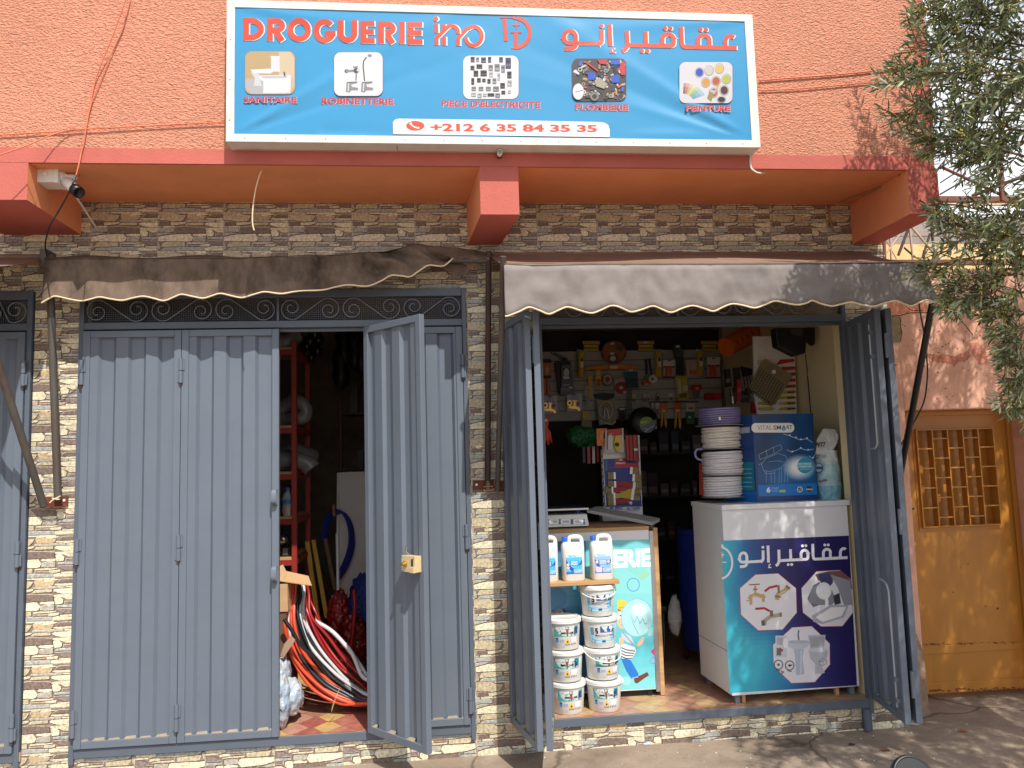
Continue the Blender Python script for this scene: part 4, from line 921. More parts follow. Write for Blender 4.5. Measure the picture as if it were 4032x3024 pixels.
def ragged(P): return [(u+rp.uniform(-3, 3), v+rp.uniform(-3, 3)) for (a, b_), (c, d) in zip(P, P[1:]+P[:1]) for k in range(6) for u, v in [(a+(c-a)*k/6, b_+(d-b_)*k/6)]]
pr.poly(ragged([(3640,1385),(3680,1400),(3720,1396),(3760,1400),(3800,1390),(3818,1372),(3822,1400),(3805,1420),(3770,1428),(3757,1445),(3745,1430),(3700,1428),(3672,1420)]), (186, 124, 104))
pr.poly(ragged([(3810,1352),(3850,1345),(3880,1380),(3890,1430),(3860,1440),(3835,1400)]), (200, 134, 114))
for k in range(90):
    u, v = rp.uniform(3520, 3980), rp.uniform(1260, 1590); pr.circ(u, v, rp.uniform(1.2, 4), (150, 88, 66), rp.uniform(1, 3), 7)
pr.build('plaster_patch', PW)
# base of the jamb, cement smear
q = MB(); q.prism([(3.12, YN-.006, .0), (3.225, YN-.006, 0), (3.22, YN-.006, .42), (3.18, YN-.006, .55), (3.12, YN-.006, .5)], (0, .004, 0), mat('cement_smear', srgb(150, 126, 104), .95, .2, 14, bump=.6, bs=40, spec=.1)); q.build('cement_base', PW)
YEL = mat('ochre_gloss_paint', srgb(176, 118, 42), .38, .08, 3, dirt=srgb(156, 92, 34), ds=5, damt=.45, spec=.5, stretch=(1, 1, .5))
YDR = thing('yellow_door', (3.68, YD, .1), 'ochre yellow metal door with a grid window in the pink wall', 'door')
q = MB()
q.box(dx0+.001, dx0+.035, YD-.02, YD-.0005, .1, 2.052, YEL); q.box(dx1-.035, dx1-.001, YD-.02, YD-.0005, .1, 2.052, YEL); q.box(dx0+.0355, dx1-.0355, YD-.02, YD-.0005, 2.02, 2.052, YEL)
q.build('door_frame', YDR, bevel=.003)
a, b_, c, d = at(3611, 1687, YD-.02), at(3910, 1687, YD-.02), at(3632, 2077, YD-.02), at(3939, 2069, YD-.02)
gx0, gx1, gz0, gz1 = (a.x+c.x)/2, (b_.x+d.x)/2, (c.z+d.z)/2, (a.z+b_.z)/2
q = MB(); t = .009
q.box(gx0-.022, gx1+.022, YD-.006, YD-.0004, gz0-.022, gz0-.004, YEL); q.box(gx0-.022, gx1+.022, YD-.006, YD-.0004, gz1+.004, gz1+.022, YEL); q.box(gx0-.022, gx0-.004, YD-.0058, YD-.0004, gz0-.0035, gz1+.0035, YEL); q.box(gx1+.004, gx1+.022, YD-.0058, YD-.0004, gz0-.0035, gz1+.0035, YEL)
cw = (gx1-gx0)/5
for k in range(6): x = gx0+k*cw; q.box(x-t/2, x+t/2, YD-.026, YD+.03, gz0, gz1, YEL)
q.box(gx0+t/2, gx1-t/2, YD-.0255, YD+.03, gz0, gz0+t, YEL); q.box(gx0+t/2, gx1-t/2, YD-.0255, YD+.03, gz1-t, gz1, YEL)
ph = (gz1-gz0)/5.0
for k in range(5):
    z = gz1-ph*(1.0 if k in (0, 2, 4) else .5)
    while z > gz0+.03: q.box(gx0+k*cw+t/2+.0003, gx0+(k+1)*cw-t/2-.0003, YD-.024, YD+.03, z-t/2, z+t/2, YEL); z -= ph
q.build('window_grid', YDR)
q = MB(); q.box(dx0+.002, gx0-.001, YD, YD+.03, .10, 2.052, YEL); q.box(gx1+.001, dx1-.002, YD, YD+.03, .10, 2.052, YEL); q.box(gx0-.0008, gx1+.0008, YD, YD+.03, .10, gz0-.001, YEL); q.box(gx0-.0008, gx1+.0008, YD, YD+.03, gz1+.001, 2.052, YEL); q.box(gx0-.02, gx1+.02, YD+.0602, YD+.066, gz0-.02, gz1+.02, YEL)
for a_, b_ in ((gx0-.0006, gx0+.0006), (gx1-.0006, gx1+.0006)): q.box(a_, b_, YD+.001, YD+.06, gz0, gz1, YEL)
q.build('door_panel', YDR)
q = MB(); q.box(dx0+.037, dx1-.037, YD-.008, YD-.0005, .10, .17, YEL); zk = at(3645, 2545, YD).z; q.box(dx0+.037, dx1-.037, YD-.006, YD-.0005, zk-.055, zk, YEL); q.build('kick_rail', YDR, bevel=.003)
q = MB(); c = at(3594, 2003, YD); q.lathe([(.014, YD-.006), (.014, YD-.001)], (c.x, 0, c.z), M['brass'], 14, 'y'); q.lathe([(0, YD-.0066), (.010, YD-.0065)], (c.x, 0, c.z), M['black'], 14, 'y')
c = at(3600, 2141, YD); q.lathe([(.012, YD-.006), (.012, YD-.001)], (c.x, 0, c.z), M['brass'], 14, 'y'); q.build('lock', YDR)
pr = Print(lambda u, v, l: at(u, v, YD-.0008-l), M['rust'])
for u, v, r_ in ((3812,2220,3),(3928,2396,5),(3880,2388,2.5),(3754,2332,3),(3782,2235,2),(3632,2378,2),(3633,2370,2)): pr.circ(u, v, r_, (60, 34, 18), n=9)
pr.build('rust_spots', YDR)
pr = Print(lambda u, v, l: at(u, v, YD-.0088-l), M['rust'])
for k in range(46):
    u = 3650+rp.uniform(0, 380); pr.circ(u, 2722-(u-3650)*.03+rp.uniform(-8, 4), rp.uniform(2, 9), (70, 44, 28), rp.uniform(1.5, 4), 8)
for k in range(40):
    u = 3640+rp.uniform(0, 380); pr.circ(u, 2538-(u-3640)*.025+rp.uniform(-3, 3), rp.uniform(1.5, 6), (80, 46, 26), rp.uniform(1, 2.5), 7)
pr.build('rust_line', YDR)
# what stands behind the pink wall
q = MB(); q.box(3.2, 9, 1.6, 1.8, 0, at(3700, 962, 1.6).z, mat('yellow_rendered_wall', srgb(232, 200, 146), .9, .1, 6, bump=.5, bs=30, spec=.1)); tag(q.build('parapet_wall'), 'sunlit yellow rendered wall behind the pink wall', 'wall')
q = MB(); bl_ = mat('grey_concrete_block', srgb(150, 142, 136), .95, .15, 4, bump=.4, bs=40, spec=.1)
P = [at(3300, 1060, 3.2), at(3330, 1000, 3.2), at(3480, 922, 3.2), at(3640, 862, 3.2), at(3700, 842, 3.2), at(3782, 846, 3.2), at(3790, 870, 3.2), at(4100, 850, 3.2), at(4100, 1060, 3.2)]
q.prism(P, (0, .2, 0), bl_)
for k in range(8):
    zz = P[0].z+.02+k*.12
    for j in range(14):
        x = P[0].x+.1+j*.24+(.12 if k % 2 else 0); pu, pv = proj((x, 3.199, zz))
        if pv > 870+max(0, (3620-pu)*.42) and pu > 3340: q.box(x, x+.232, 3.194, 3.1995, zz, zz+.112, bl_)
tag(q.build('block_wall'), 'grey unfinished concrete block wall with a sloping top behind the yellow wall', 'wall')
TR = thing('steel_truss', at(3700, 1040, .9), 'rusty steel truss of bars and rods beside the building corner', 'steel frame')
YT = .9; BRN = pm(112, 72, 56, .7, .2); DKR = pm(64, 52, 48, .7, .2); LTR = pm(176, 164, 148, .6, .15)
q = MB(); q.box(at(3700, 780, YT).x-.3, 6.5, YT, YT+.05, at(3850, 786, YT).z-.012, at(3850, 772, YT).z, BRN); q.box(at(3700, 780, YT).x-.3, 6.5, YT+.3, YT+.34, at(3850, 806, YT+.3).z, at(3850, 795, YT+.3).z, M['cream']); q.build('top_beam', TR)
q = MB(); q.box(at(3490, 1030, YT).x, 6.5, YT, YT+.05, at(3850, 1034, YT).z-.012, at(3850, 1021, YT).z, BRN); q.build('bottom_beam', TR)
q = MB(); q.tube([at(3934, 560, YT), at(3946, 790, YT)], .022, BRN, 4); q.build('post', TR)
for (u0, v0, u1, v1, r_, mm) in ((3702,655,3990,790,.016,BRN),(3830,770,4040,690,.020,DKR),(3702,765,3900,650,.010,DKR),(3702,720,3900,590,.008,DKR),(3702,665,3830,560,.010,DKR),(3830,620,4000,800,.007,DKR),(3480,1010,3560,900,.010,LTR),(3537,1005,3575,905,.014,DKR),(3582,900,3595,1030,.012,LTR),(3590,895,3705,1030,.012,LTR),(3665,860,3680,1028,.014,DKR),(3634,1010,3662,920,.012,DKR),(3505,930,3510,1030,.012,LTR),(3478,940,3482,1020,.022,BRN),(3710,835,3800,930,.014,LTR),(3487,942,3530,1020,.006,LTR),(3560,975,3600,1010,.010,DKR),(3735,870,3740,990,.012,LTR),(3770,1010,3740,1060,.008,DKR)):
    q = MB(); q.tube([at(u0, v0, YT+.02), at(u1, v1, YT+.03)], r_*.8, mm, 6); q.build('rod', TR)
# ---------------------------------------------------------------- olive tree
OT = thing('olive_tree', (4.0, -1.7, 0), 'olive tree with grey green leaves and yellow blossom leaning in from the right', 'tree')
rt_ = random.Random(11)
LEAF = mat('olive_leaf', (1, 1, 1), .42, .15, 30, attr=True, spec=.45)
BARK = mat('olive_bark', srgb(120, 104, 84), .9, .25, 14, bump=.5, bs=40, spec=.15)
leaves = MB(); twigs = MB(); blos = MB(); BLO = mat('olive_blossom', srgb(214, 200, 110), .8, .2, 30)
LC = [srgb(*c) for c in ((90, 108, 66), (104, 122, 78), (120, 136, 90), (142, 154, 114), (168, 178, 144), (190, 196, 168), (76, 92, 62), (136, 144, 86))]
def rv3(): 
    while True:
        v = Vector((rt_.uniform(-1, 1), rt_.uniform(-1, 1), rt_.uniform(-1, 1)))
        if .05 < v.length < 1: return v.normalized()
def add_leaf(p, d, L_, w_):
    n_ = (rv3()+Vector((0, -.2, .5))).normalized(); s_ = d.cross(n_)
    if s_.length < .1: return
    s_.normalize(); n2 = s_.cross(d).normalized(); m_ = p+d*L_*.5
    V = [p, p+d*L_*.28+s_*w_*.42+n2*w_*.1, p+d*L_*.62+s_*w_*.46+n2*w_*.1, p+d*L_-n2*L_*.06, p+d*L_*.62-s_*w_*.46+n2*w_*.1, p+d*L_*.28-s_*w_*.42+n2*w_*.1, p+d*L_*.5-n2*w_*.08]
    leaves.mesh(V, [(0, 1, 2, 6), (6, 2, 3), (6, 3, 4), (0, 6, 4, 5)], LEAF, rt_.choice(LC))
def ok(p):
    u, v = proj(p)
    if not (-40 < u < 4072 and -40 < v < 3064): return True
    if v < 620: return u > lerp([(0, 3600), (60, 3570), (110, 3560), (190, 3560), (260, 3490), (320, 3440), (400, 3470), (480, 3475), (560, 3600), (620, 3620)], v)
    if v < 760: return u > lerp([(620, 3660), (680, 3730), (760, 3860)], v)
    if v < 1010: return u > lerp([(760, 3760), (800, 3640), (860, 3660), (920, 3680), (1010, 3640)], v)
    if v < 1130: return u > lerp([(1010, 3640), (1050, 3550), (1110, 3570), (1130, 3650)], v)
    if v < 1260: return u > lerp([(1130, 3720), (1190, 3690), (1240, 3700), (1260, 3880)], v)
    return u > lerp([(1260, 3880), (1400, 3930), (1520, 3945), (1590, 3910), (1630, 3950), (1640, 4032), (3100, 4072)], v)
def twig(p, d, L_, size=1.0, blossom=False):
    n_ = max(4, int(L_/.020)); pts = [p.copy()]; d = d.normalized(); c = p.copy(); bend = rv3()*.3+Vector((0, 0, -.25))
    for k in range(n_):
        d = (d+bend*.055+rv3()*.06).normalized(); c = c+d*(L_/n_)
        if not ok(c): break
        pts.append(c.copy())
    if len(pts) < 3: return
    twigs.tube(pts[::2] if len(pts) > 4 else pts, [.0032*(1-.7*i/len(pts)) for i in range(len(pts[::2] if len(pts) > 4 else pts))], BARK, 4, caps=False)
    for k, q_ in enumerate(pts[1:]):
        dd = (pts[k+1]-pts[k]).normalized(); sd = dd.orthogonal().normalized(); sd.rotate(Matrix.Rotation(k*1.57+rt_.uniform(-.4, .4), 3, dd))
        for s_ in (1, -1):
            if rt_.random() < .10: continue
            ld = (dd*rt_.uniform(.45, .9)+sd*s_*rt_.uniform(.5, .9)+Vector((0, 0, rt_.uniform(-.25, .2)))).normalized()
            add_leaf(q_, ld, rt_.uniform(.042, .072)*size, rt_.uniform(.009, .0145)*size)
        if blossom and rt_.random() < .5:
            for j in range(5): blos.blob(q_+rv3()*.012+Vector((0, 0, -.008)), (.0035, .0035, .004), BLO, 5, 3, 0)
    add_leaf(pts[-1], (pts[-1]-pts[-2]).normalized(), .05*size, .010*size)
def limb(P, r0, r1, parent='branch'):
    q = MB(); S_ = smooth_path(P, 5); q.tube(S_, [r0+(r1-r0)*i/(len(S_)-1) for i in range(len(S_))], BARK, 8); return q.build(parent, OT)
limb([(4.05, -1.75, -.05), (4.02, -1.72, .6), (4.1, -1.7, 1.3), (4.0, -1.65, 2.0)], .13, .085, 'trunk')
ends = [(3.2, -1.5, 3.3), (3.0, -1.3, 3.0), (3.5, -1.2, 4.4), (4.3, -1.6, 4.8), (5.0, -1.5, 3.8), (3.5, -2.0, 3.7), (4.4, -1.0, 3.3), (3.1, -1.6, 2.6), (4.6, -2.1, 3.4)]
for e in ends: limb([(4.0, -1.65, 1.95), (4.0+(e[0]-4)*.35, -1.65+(e[1]+1.65)*.3, 2.3+(e[2]-2.3)*.35), e], .045, .010)
# boughs seen in the photograph, traced by their tips
BOUGH = [((4060,60),(3620,40),-1.55),((4060,140),(3580,90),-1.5),((4060,260),(3560,195),-1.6),((4050,380),(3480,265),-1.45),((4050,430),(3445,330),-1.5),((4060,520),(3470,455),-1.4),((4060,560),(3590,560),-1.5),((3950,640),(3640,600),-1.5),((4060,0),(3680,-40),-1.6),((4060,300),(3600,300),-1.7),((4060,180),(3700,160),-1.4),((4060,620),(3700,560),-1.6),
         ((4060,880),(3650,800),-1.35),((4060,960),(3690,870),-1.4),((4060,930),(3700,960),-1.5),((4060,1010),(3555,1072),-1.25),((4060,1080),(3700,1120),-1.3),((4000,1050),(3700,1225),-1.3),((4060,1150),(3770,1180),-1.4),((4060,1230),(3900,1260),-1.3),((4060,1330),(3930,1420),-1.35),((4060,1420),(3960,1530),-1.3),((4050,1500),(3920,1620),-1.3),((4070,1280),(3890,1350),-1.4)]
for (u0, v0), (u1, v1), Y in BOUGH:
    a = at(u0, v0, Y-.15); b_ = at(u1, v1, Y); n_ = 9
    L_ = (b_-a).length; pts = [a.lerp(b_, k/n_)+Vector((0, 0, .05*math.sin(3.14*k/n_)*L_))+rv3()*.012 for k in range(n_+1)]
    twigs.tube(pts, [.007*(1-.75*k/n_) for k in range(n_+1)], BARK, 5, caps=False)
    twig(pts[-3], b_-pts[-3], (b_-pts[-3]).length*1.0, 1.0, rt_.random() < .5)
    for k in range(1, n_):
        for s_ in range(2):
            d = ((b_-a).normalized()*.6+rv3()*.8).normalized(); twig(pts[k], d, rt_.uniform(.12, .26), 1.0, rt_.random() < .35)
# the rest of the crown, most of it beyond the right edge of the photograph
cnt = 0
while cnt < 1700:
    v = rv3()*(rt_.random()**.4); p = Vector((3.85+v.x*1.45, -2.0+v.y*1.35, 3.7+v.z*1.45))
    if p.x-(p.z-3.6)*.12+(p.y+1.5)*.34 < 2.44+.3*noise.noise(p*1.7) or noise.noise(p*1.5) < -.38: continue
    u, w_ = proj(p)
    if 0 < u < 4032 and (not ok(p) or rt_.random() < .7): continue
    twig(p, (v+rv3()*.7), rt_.uniform(.2, .42), 1.1); cnt += 1
leaves.build('foliage', OT, recalc=False); twigs.build('twigs', OT, recalc=False); blos.build('blossom', OT, recalc=False)
# ---------------------------------------------------------------- counters and goods of the right shop
def conv(ox, oy, k): return lambda x, y: (ox+x*k, oy+y*k)
cA, cB, cC, cD, cE, cF = conv(1950, 1250, .5124), conv(2650, 1250, .48216), conv(1950, 2000, .57278), conv(2600, 1900, .60277), conv(1050, 1250, .5425), conv(1000, 2100, .5571)
def atp(u, v, P0, N):
    r = _r2*((u-2016)/FPX)+_d2*((v-1512)/FPX)+_f
    return CAM+r*((P0-CAM).dot(N)/r.dot(N))
def loft(q, secs, m, col=(1, 1, 1), n=24, pw=5.0, c=(0, 0)):
    "stack of rounded rectangles (half width, half depth, height)"
    V = []; F = []
    for a, b_, z, *o in secs:
        ox = o[0] if o else 0
        for k in range(n):
            t = 2*math.pi*(k+.5)/n; cs, sn = math.cos(t), math.sin(t); f_ = (abs(cs)**pw+abs(sn)**pw)**(-1/pw)
            V.append((c[0]+ox+a*cs*f_, c[1]+b_*sn*f_, z))
    for j in range(len(secs)-1):
        for k in range(n): F.append((j*n+k, j*n+(k+1) % n, (j+1)*n+(k+1) % n, (j+1)*n+k))
    q.mesh(V, F, m, col, True); q.poly(V[:n][::-1], m, col); q.poly(V[-n:], m, col)
# --- tall counter on the right
ang = math.atan2(.043, .868); P0 = Vector((1.848, .03, 0)); TMC = Matrix.Translation(P0) @ Matrix.Rotation(ang, 4, 'Z'); NC = TMC.to_3x3() @ Vector((0, -1, 0))
RC = thing('counter', (2.28, .3, FL), 'tall white counter on the right with a navy printed front', 'counter')
wc, dc, z0c = .885, .52, .25
zt_c = atp(3100, 1978, P0, NC).z
q = MB(TMC); q.box(0, wc, .0, dc, z0c, zt_c-.034, M['white']); q.build('body', RC, bevel=.004)
q = MB(TMC); q.box(-.008, wc+.012, -.014, dc, zt_c-.0336, zt_c, M['white']); q.build('worktop', RC, bevel=.003)
q = MB(TMC)
for x, y in ((.03, .02), (wc-.06, .02), (.03, dc-.05), (wc-.06, dc-.05)): q = MB(TMC); q.box(x, x+.03, y, y+.03, FL, z0c, M['iron']); q.build('foot', RC)
for x in (.075, wc-.16): q = MB(TMC); q.box(x, x+.022, .02, .05, FL, z0c, M['wood']); q.build('packing_block', RC)
pr = Print(lambda u, v, l: atp(u, v, P0+NC*(.001+l), NC))
def PD(P): return [cD(*p) for p in P]
A_, B_, C_, D_ = (397, 380), (1231, 347), (1285, 1325), (455, 1375)
def bil(a, t): return tuple(A_[i]*(1-a)*(1-t)+B_[i]*a*(1-t)+D_[i]*(1-a)*t+C_[i]*a*t for i in (0, 1))
stops = [(0, (60, 178, 200)), (.12, (48, 150, 186)), (.3, (34, 96, 152)), (.45, (38, 52, 118)), (.6, (40, 34, 94)), (1, (34, 26, 84))]
def gcol(x):
    for (a, c1), (b_, c2_) in zip(stops, stops[1:]):
        if x <= b_: k = (x-a)/(b_-a); return tuple(c1[i]+(c2_[i]-c1[i])*k for i in range(3))
    return stops[-1][1]
NG = 60; rp2 = random.Random(3)
for j in range(36):
    for k in range(NG):
        x = (k+.5)/NG; y = (j+.5)/36; s_ = min(1, max(0, x*.95+.12*math.sin(y*5+.4)*min(1, x*6)-.10*max(0, min(1, (y-.5)*4))+.10*noise.noise(Vector((x*4, y*4+x*2, 2)))))
        pr.mb.poly([pr.fn(*cD(*bil(a, t)), 0) for a, t in ((k/NG, j/36), ((k+1)/NG, j/36), ((k+1)/NG, (j+1)/36), (k/NG, (j+1)/36))], pr.m, srgb(*gcol(s_)))
pr.l = 2
WHP = (232, 230, 236)
def mapA(P):
    out = []
    for u, v in P:
        u2 = 508+(u-2211)/692*717; v2 = 524+1.3*(v-(173+(u-2230)*.026))-(u2-540)*.048; out.append(cD(u2, v2))
    return out
arab(pr, lambda P: mapA(c7(P)), lambda P: mapA(c8(P)), 0, 0, WHP, .66)
pr.stroke(PD([(402, 405)]+arc(388, 525, 82, 104, -75, 75, 12)+[(412, 632)]), 8, WHP); pr.stroke(PD([(398, 425), (425, 432)]), 4, WHP); pr.poly(PD([(400, 450), (408, 466), (420, 472), (408, 480), (402, 500)]), WHP); pr.stroke(PD([(405, 520), (432, 522)]), 4, WHP)
OC1 = [(620,600),(770,592),(888,690),(893,850),(800,962),(640,968),(525,865),(518,690)]; OC2 = [(1020,578),(1175,570),(1248,635),(1260,850),(1190,940),(1050,942),(930,850),(920,690)]; OC3 = [(860,945),(990,937),(1108,1050),(1110,1190),(1010,1305),(855,1312),(738,1200),(735,1060)]
for O in (OC1, OC2, OC3):
    pr.poly(PD(O), (190, 60, 74)); cx = sum(p[0] for p in O)/8; cy = sum(p[1] for p in O)/8; pr.poly(PD([(cx+(x-cx)*.985, cy+(y-cy)*.985) for x, y in O]), (226, 224, 228))
BRS, BRD = (190, 164, 112), (140, 112, 70)
def tapA(o):
    x, y = o
    pr.stroke(PD([(x+10, y+95), (x+20, y+75), (x+60, y+62), (x+115, y+85)]), 14, BRS); pr.stroke(PD([(x+50, y+5), (x+50, y+65)]), 8, BRS); pr.stroke(PD([(x+10, y), (x+80, y-4)]), 5, BRD); pr.stroke(PD([(x+20, y+80), (x+22, y+130)]), 12, BRS); pr.stroke(PD([(x+100, y+60), (x+104, y+112)]), 11, BRS); pr.stroke(PD([(x+30, y+72), (x+90, y+88)]), 3, (226, 206, 160)); pr.stroke(PD([(x+36, y+30), (x+64, y+29)]), 6, BRD); pr.stroke(PD([(x-6, y+105), (x+8, y+102)]), 4, BRD)
tapA((570, 668))
def tapB(x, y, c, d_, red=True):
    pr.stroke(PD([(x+20, y+95), (x+25, y+60), (x+70, y+35), (x+90, y+15)]), 16, c); pr.stroke(PD([(x+78, y+2), (x+104, y+22)]), 9, d_); pr.stroke(PD([(x+5, y+70), (x+45, y+76)]), 7, d_); pr.stroke(PD([(x+30, y), (x+32, y+50)]), 9, d_)
    pr.stroke(PD([(x-60, y+40), (x-30, y+15), (x+25, y+2)]), 9, (176, 40, 48)); pr.stroke(PD([(x+32, y+60), (x+80, y+32)]), 3, (236, 222, 186))
tapB(742, 672, BRS, BRD)
x, y = 660, 835
pr.stroke(PD([(x+20, y+95), (x+25, y+65), (x+60, y+40), (x+130, y+28)]), 15, (176, 160, 132)); pr.stroke(PD([(x+10, y+65), (x+14, y+100)]), 14, (96, 92, 90)); pr.stroke(PD([(x+126, y+14), (x+128, y+42)]), 9, (130, 120, 100)); pr.stroke(PD([(x+65, y), (x+68, y+40)]), 12, (120, 104, 80)); pr.stroke(PD([(x-40, y-10), (x+20, y-14), (x+55, y+5)]), 9, (176, 40, 48))
# pouring paint
G1, G2, G3 = (120, 118, 128), (176, 176, 184), (210, 210, 216)
pr.poly(PD([(1012,600),(1100,580),(1180,574),(1246,640),(1256,700),(1180,640),(1030,640)]), (120, 86, 80)); pr.poly(PD([(1030,600),(1100,588),(1130,650),(1100,690),(1050,660)]), (66, 70, 110)); pr.poly(PD([(1110,600),(1240,640),(1256,800),(1200,800),(1160,690)]), (150, 152, 160)); pr.poly(PD([(960,760),(1000,670),(1040,650),(1060,790),(1000,815)]), G1)
pr.poly(PD([(968,780),(990,690),(1060,655),(1120,700),(1150,770),(1120,800),(1040,800)]), (140, 142, 150)); pr.circ(*cD(1068, 708), 30, (226, 226, 230), 34); pr.circ(*cD(1070, 712), 24, (240, 238, 236), 27); pr.stroke(PD([(1080,735),(1088,780),(1084,850)]), 13, (244, 242, 240)); pr.poly(PD([(990,870),(1110,800),(1230,800),(1200,880),(1060,925),(1000,910)]), G2); pr.poly(PD([(1015,880),(1115,815),(1215,812),(1185,872),(1060,910)]), (240, 238, 236)); pr.poly(PD([(1130,740),(1170,720),(1180,790),(1140,800)]), (60, 60, 70))
# washbasin and toilet
pr.stroke(PD([(905,965),(900,990),(905,1030)]), 5, (80, 80, 88)); pr.poly(PD([(820,1040),(860,1030),(960,1030),(978,1045),(960,1075),(920,1090),(870,1088),(830,1070)]), (196, 200, 210)); pr.circ(*cD(900, 1042), 44, (176, 182, 194), 6); pr.poly(PD([(872,1088),(938,1088),(928,1150),(942,1250),(890,1258),(885,1240),(882,1150)]), (178, 188, 204)); pr.stroke(PD([(920,1095),(918,1245)]), 4, (214, 220, 228))
pr.poly(PD([(966,998),(1080,995),(1068,1085),(980,1088)]), (186, 188, 192)); pr.poly(PD([(975,1010),(1070,1006),(1064,1070),(985,1074)]), (166, 168, 172)); pr.poly(PD([(970,1100),(1095,1090),(1090,1140),(1050,1180),(1075,1245),(1010,1250),(1012,1185),(980,1150)]), (186, 188, 194)); pr.circ(*cD(1032, 1095), 38, (206, 208, 212), 8)
for P in ([(1038,1165),(1062,1150),(1085,1158),(1062,1172)], [(1038,1165),(1038,1190),(1062,1196),(1062,1172)], [(1062,1172),(1085,1158),(1085,1182),(1062,1196)]): pr.stroke(PD(P), 1.6, (90, 88, 96), True)
pr.rect(*cD(752, 1000), *cD(828, 1140), (206, 206, 210)); pr.rect(*cD(760, 1012), *cD(800, 1060), (170, 172, 178)); pr.circ(*cD(818, 1050), 10, (236, 236, 238), 20); pr.rect(*cD(760, 1080), *cD(790, 1130), (110, 110, 116)); pr.circ(*cD(792, 1095), 6, (180, 60, 70))
for cx, cy in ((772, 1190), (845, 1195)): pr.stroke([cD(cx+28*math.cos(a*.4), cy+30*math.sin(a*.4)) for a in range(16)], 4, (96, 96, 102), True); pr.circ(*cD(cx, cy), 5, (90, 90, 96)); pr.stroke(PD([(cx-14, cy+34), (cx+14, cy+40)]), 3, (70, 70, 76))
pr.stroke(PD([(836, 1196), (862, 1192)]), 4, (30, 30, 34)); pr.stroke(PD([(788,1228),(800,1245),(790,1250)]), 2.5, (60, 60, 66)); pr.stroke([cD(802+5*math.cos(a*.7), 1238+6*math.sin(a*.7)) for a in range(9)], 2, (60, 60, 66), True)
pr.build('printed_front', RC)
q = MB(TMC); q.box(-.0022, -.0005, .02, dc-.01, .52, .523, M['iron']); q.build('side_seam', RC)
# --- low counter on the left
YL = .30
LC_ = thing('counter', (.95, .5, FL), 'low white counter on the left with a turquoise printed front of cartoon tradesmen', 'counter')
PC = lambda P: [cC(*p) for p in P]
zlt = at(*cC(700, 142), YL).z; xr = at(*cC(1085, 800), YL).x
q = MB(); q.box(.42, xr, YL, YL+.5, .24, zlt-.02, M['white']); q.build('body', LC_, bevel=.003)
q = MB(); q.box(.42, xr, YL-.006, YL+.52, zlt-.0195, zlt+.004, M['wood']); q.build('worktop', LC_, bevel=.002)
q = MB()
for x in (.5, xr-.05): q.box(x, x+.03, YL+.02, YL+.05, FL, .2395, M['black'])
q.box(.5, xr-.02, YL+.03, YL+.45, FL, .2392, M['dark']); q.build('foot', LC_)
q = MB(); q.box(xr+.002, xr+.03, YL-.002, YL+.02, .225, zlt-.03, M['steel']); q.build('corner_strip', LC_)
q = MB(); q.box(xr+.032, xr+.06, YL+.0, YL+.5, FL+.004, zlt-.01, M['wood']); q.build('side_board', LC_)
pr = Print(lambda u, v, l: at(u, v, YL-.001-l))
TQ = [(112, 200, 208), (104, 198, 206), (122, 208, 212)]
P4 = [(300, 232), (1067, 216), (1103, 1240), (300, 1275)]
for k in range(14):
    y0, y1 = k/14, (k+1)/14
    L0, L1 = [tuple(P4[0][i]+(P4[3][i]-P4[0][i])*t for i in (0, 1)) for t in (y0, y1)]; R0, R1 = [tuple(P4[1][i]+(P4[2][i]-P4[1][i])*t for i in (0, 1)) for t in (y0, y1)]
    f_ = .5+.5*math.sin(k*.5); m0 = [tuple(a[i]+(b_[i]-a[i])*.42 for i in (0, 1)) for a, b_ in ((L0, R0), (L1, R1))]
    pr.l = 0; pr.poly(PC([m0[0], R0, R1, m0[1]]), tuple(int(a+(b_-a)*f_) for a, b_ in zip((98, 192, 204), (140, 214, 214))))
    pr.l = 0; pr.poly(PC([L0, m0[0], m0[1], L1]), tuple(int(a+(b_-a)*f_) for a, b_ in zip((52, 100, 160), (84, 160, 190))))
pr.l = 2
pr.poly(PC([(900, 420), (1000, 330), (1060, 400), (980, 470)]), (134, 208, 200)); pr.poly(PC([(980, 480), (1030, 420), (1062, 455), (1010, 500)]), (150, 206, 170))
pr.stroke([cC(949+40*math.cos(a*.3), 528+43*math.sin(a*.3)) for a in range(21)], 5, (86, 150, 196), True); pr.stroke([cC(949+36*math.cos(a*.3), 528+39*math.sin(a*.3)) for a in range(21)], 2.5, (156, 214, 226), True)
pr.text('ERIE', cC(815, 414), cC(1072, 402), cC(812, 287), cC(1067, 277), (240, 246, 246), .05)
SK, SKD, NV, DB = (238, 190, 150), (214, 156, 116), (44, 66, 110), (40, 118, 200)
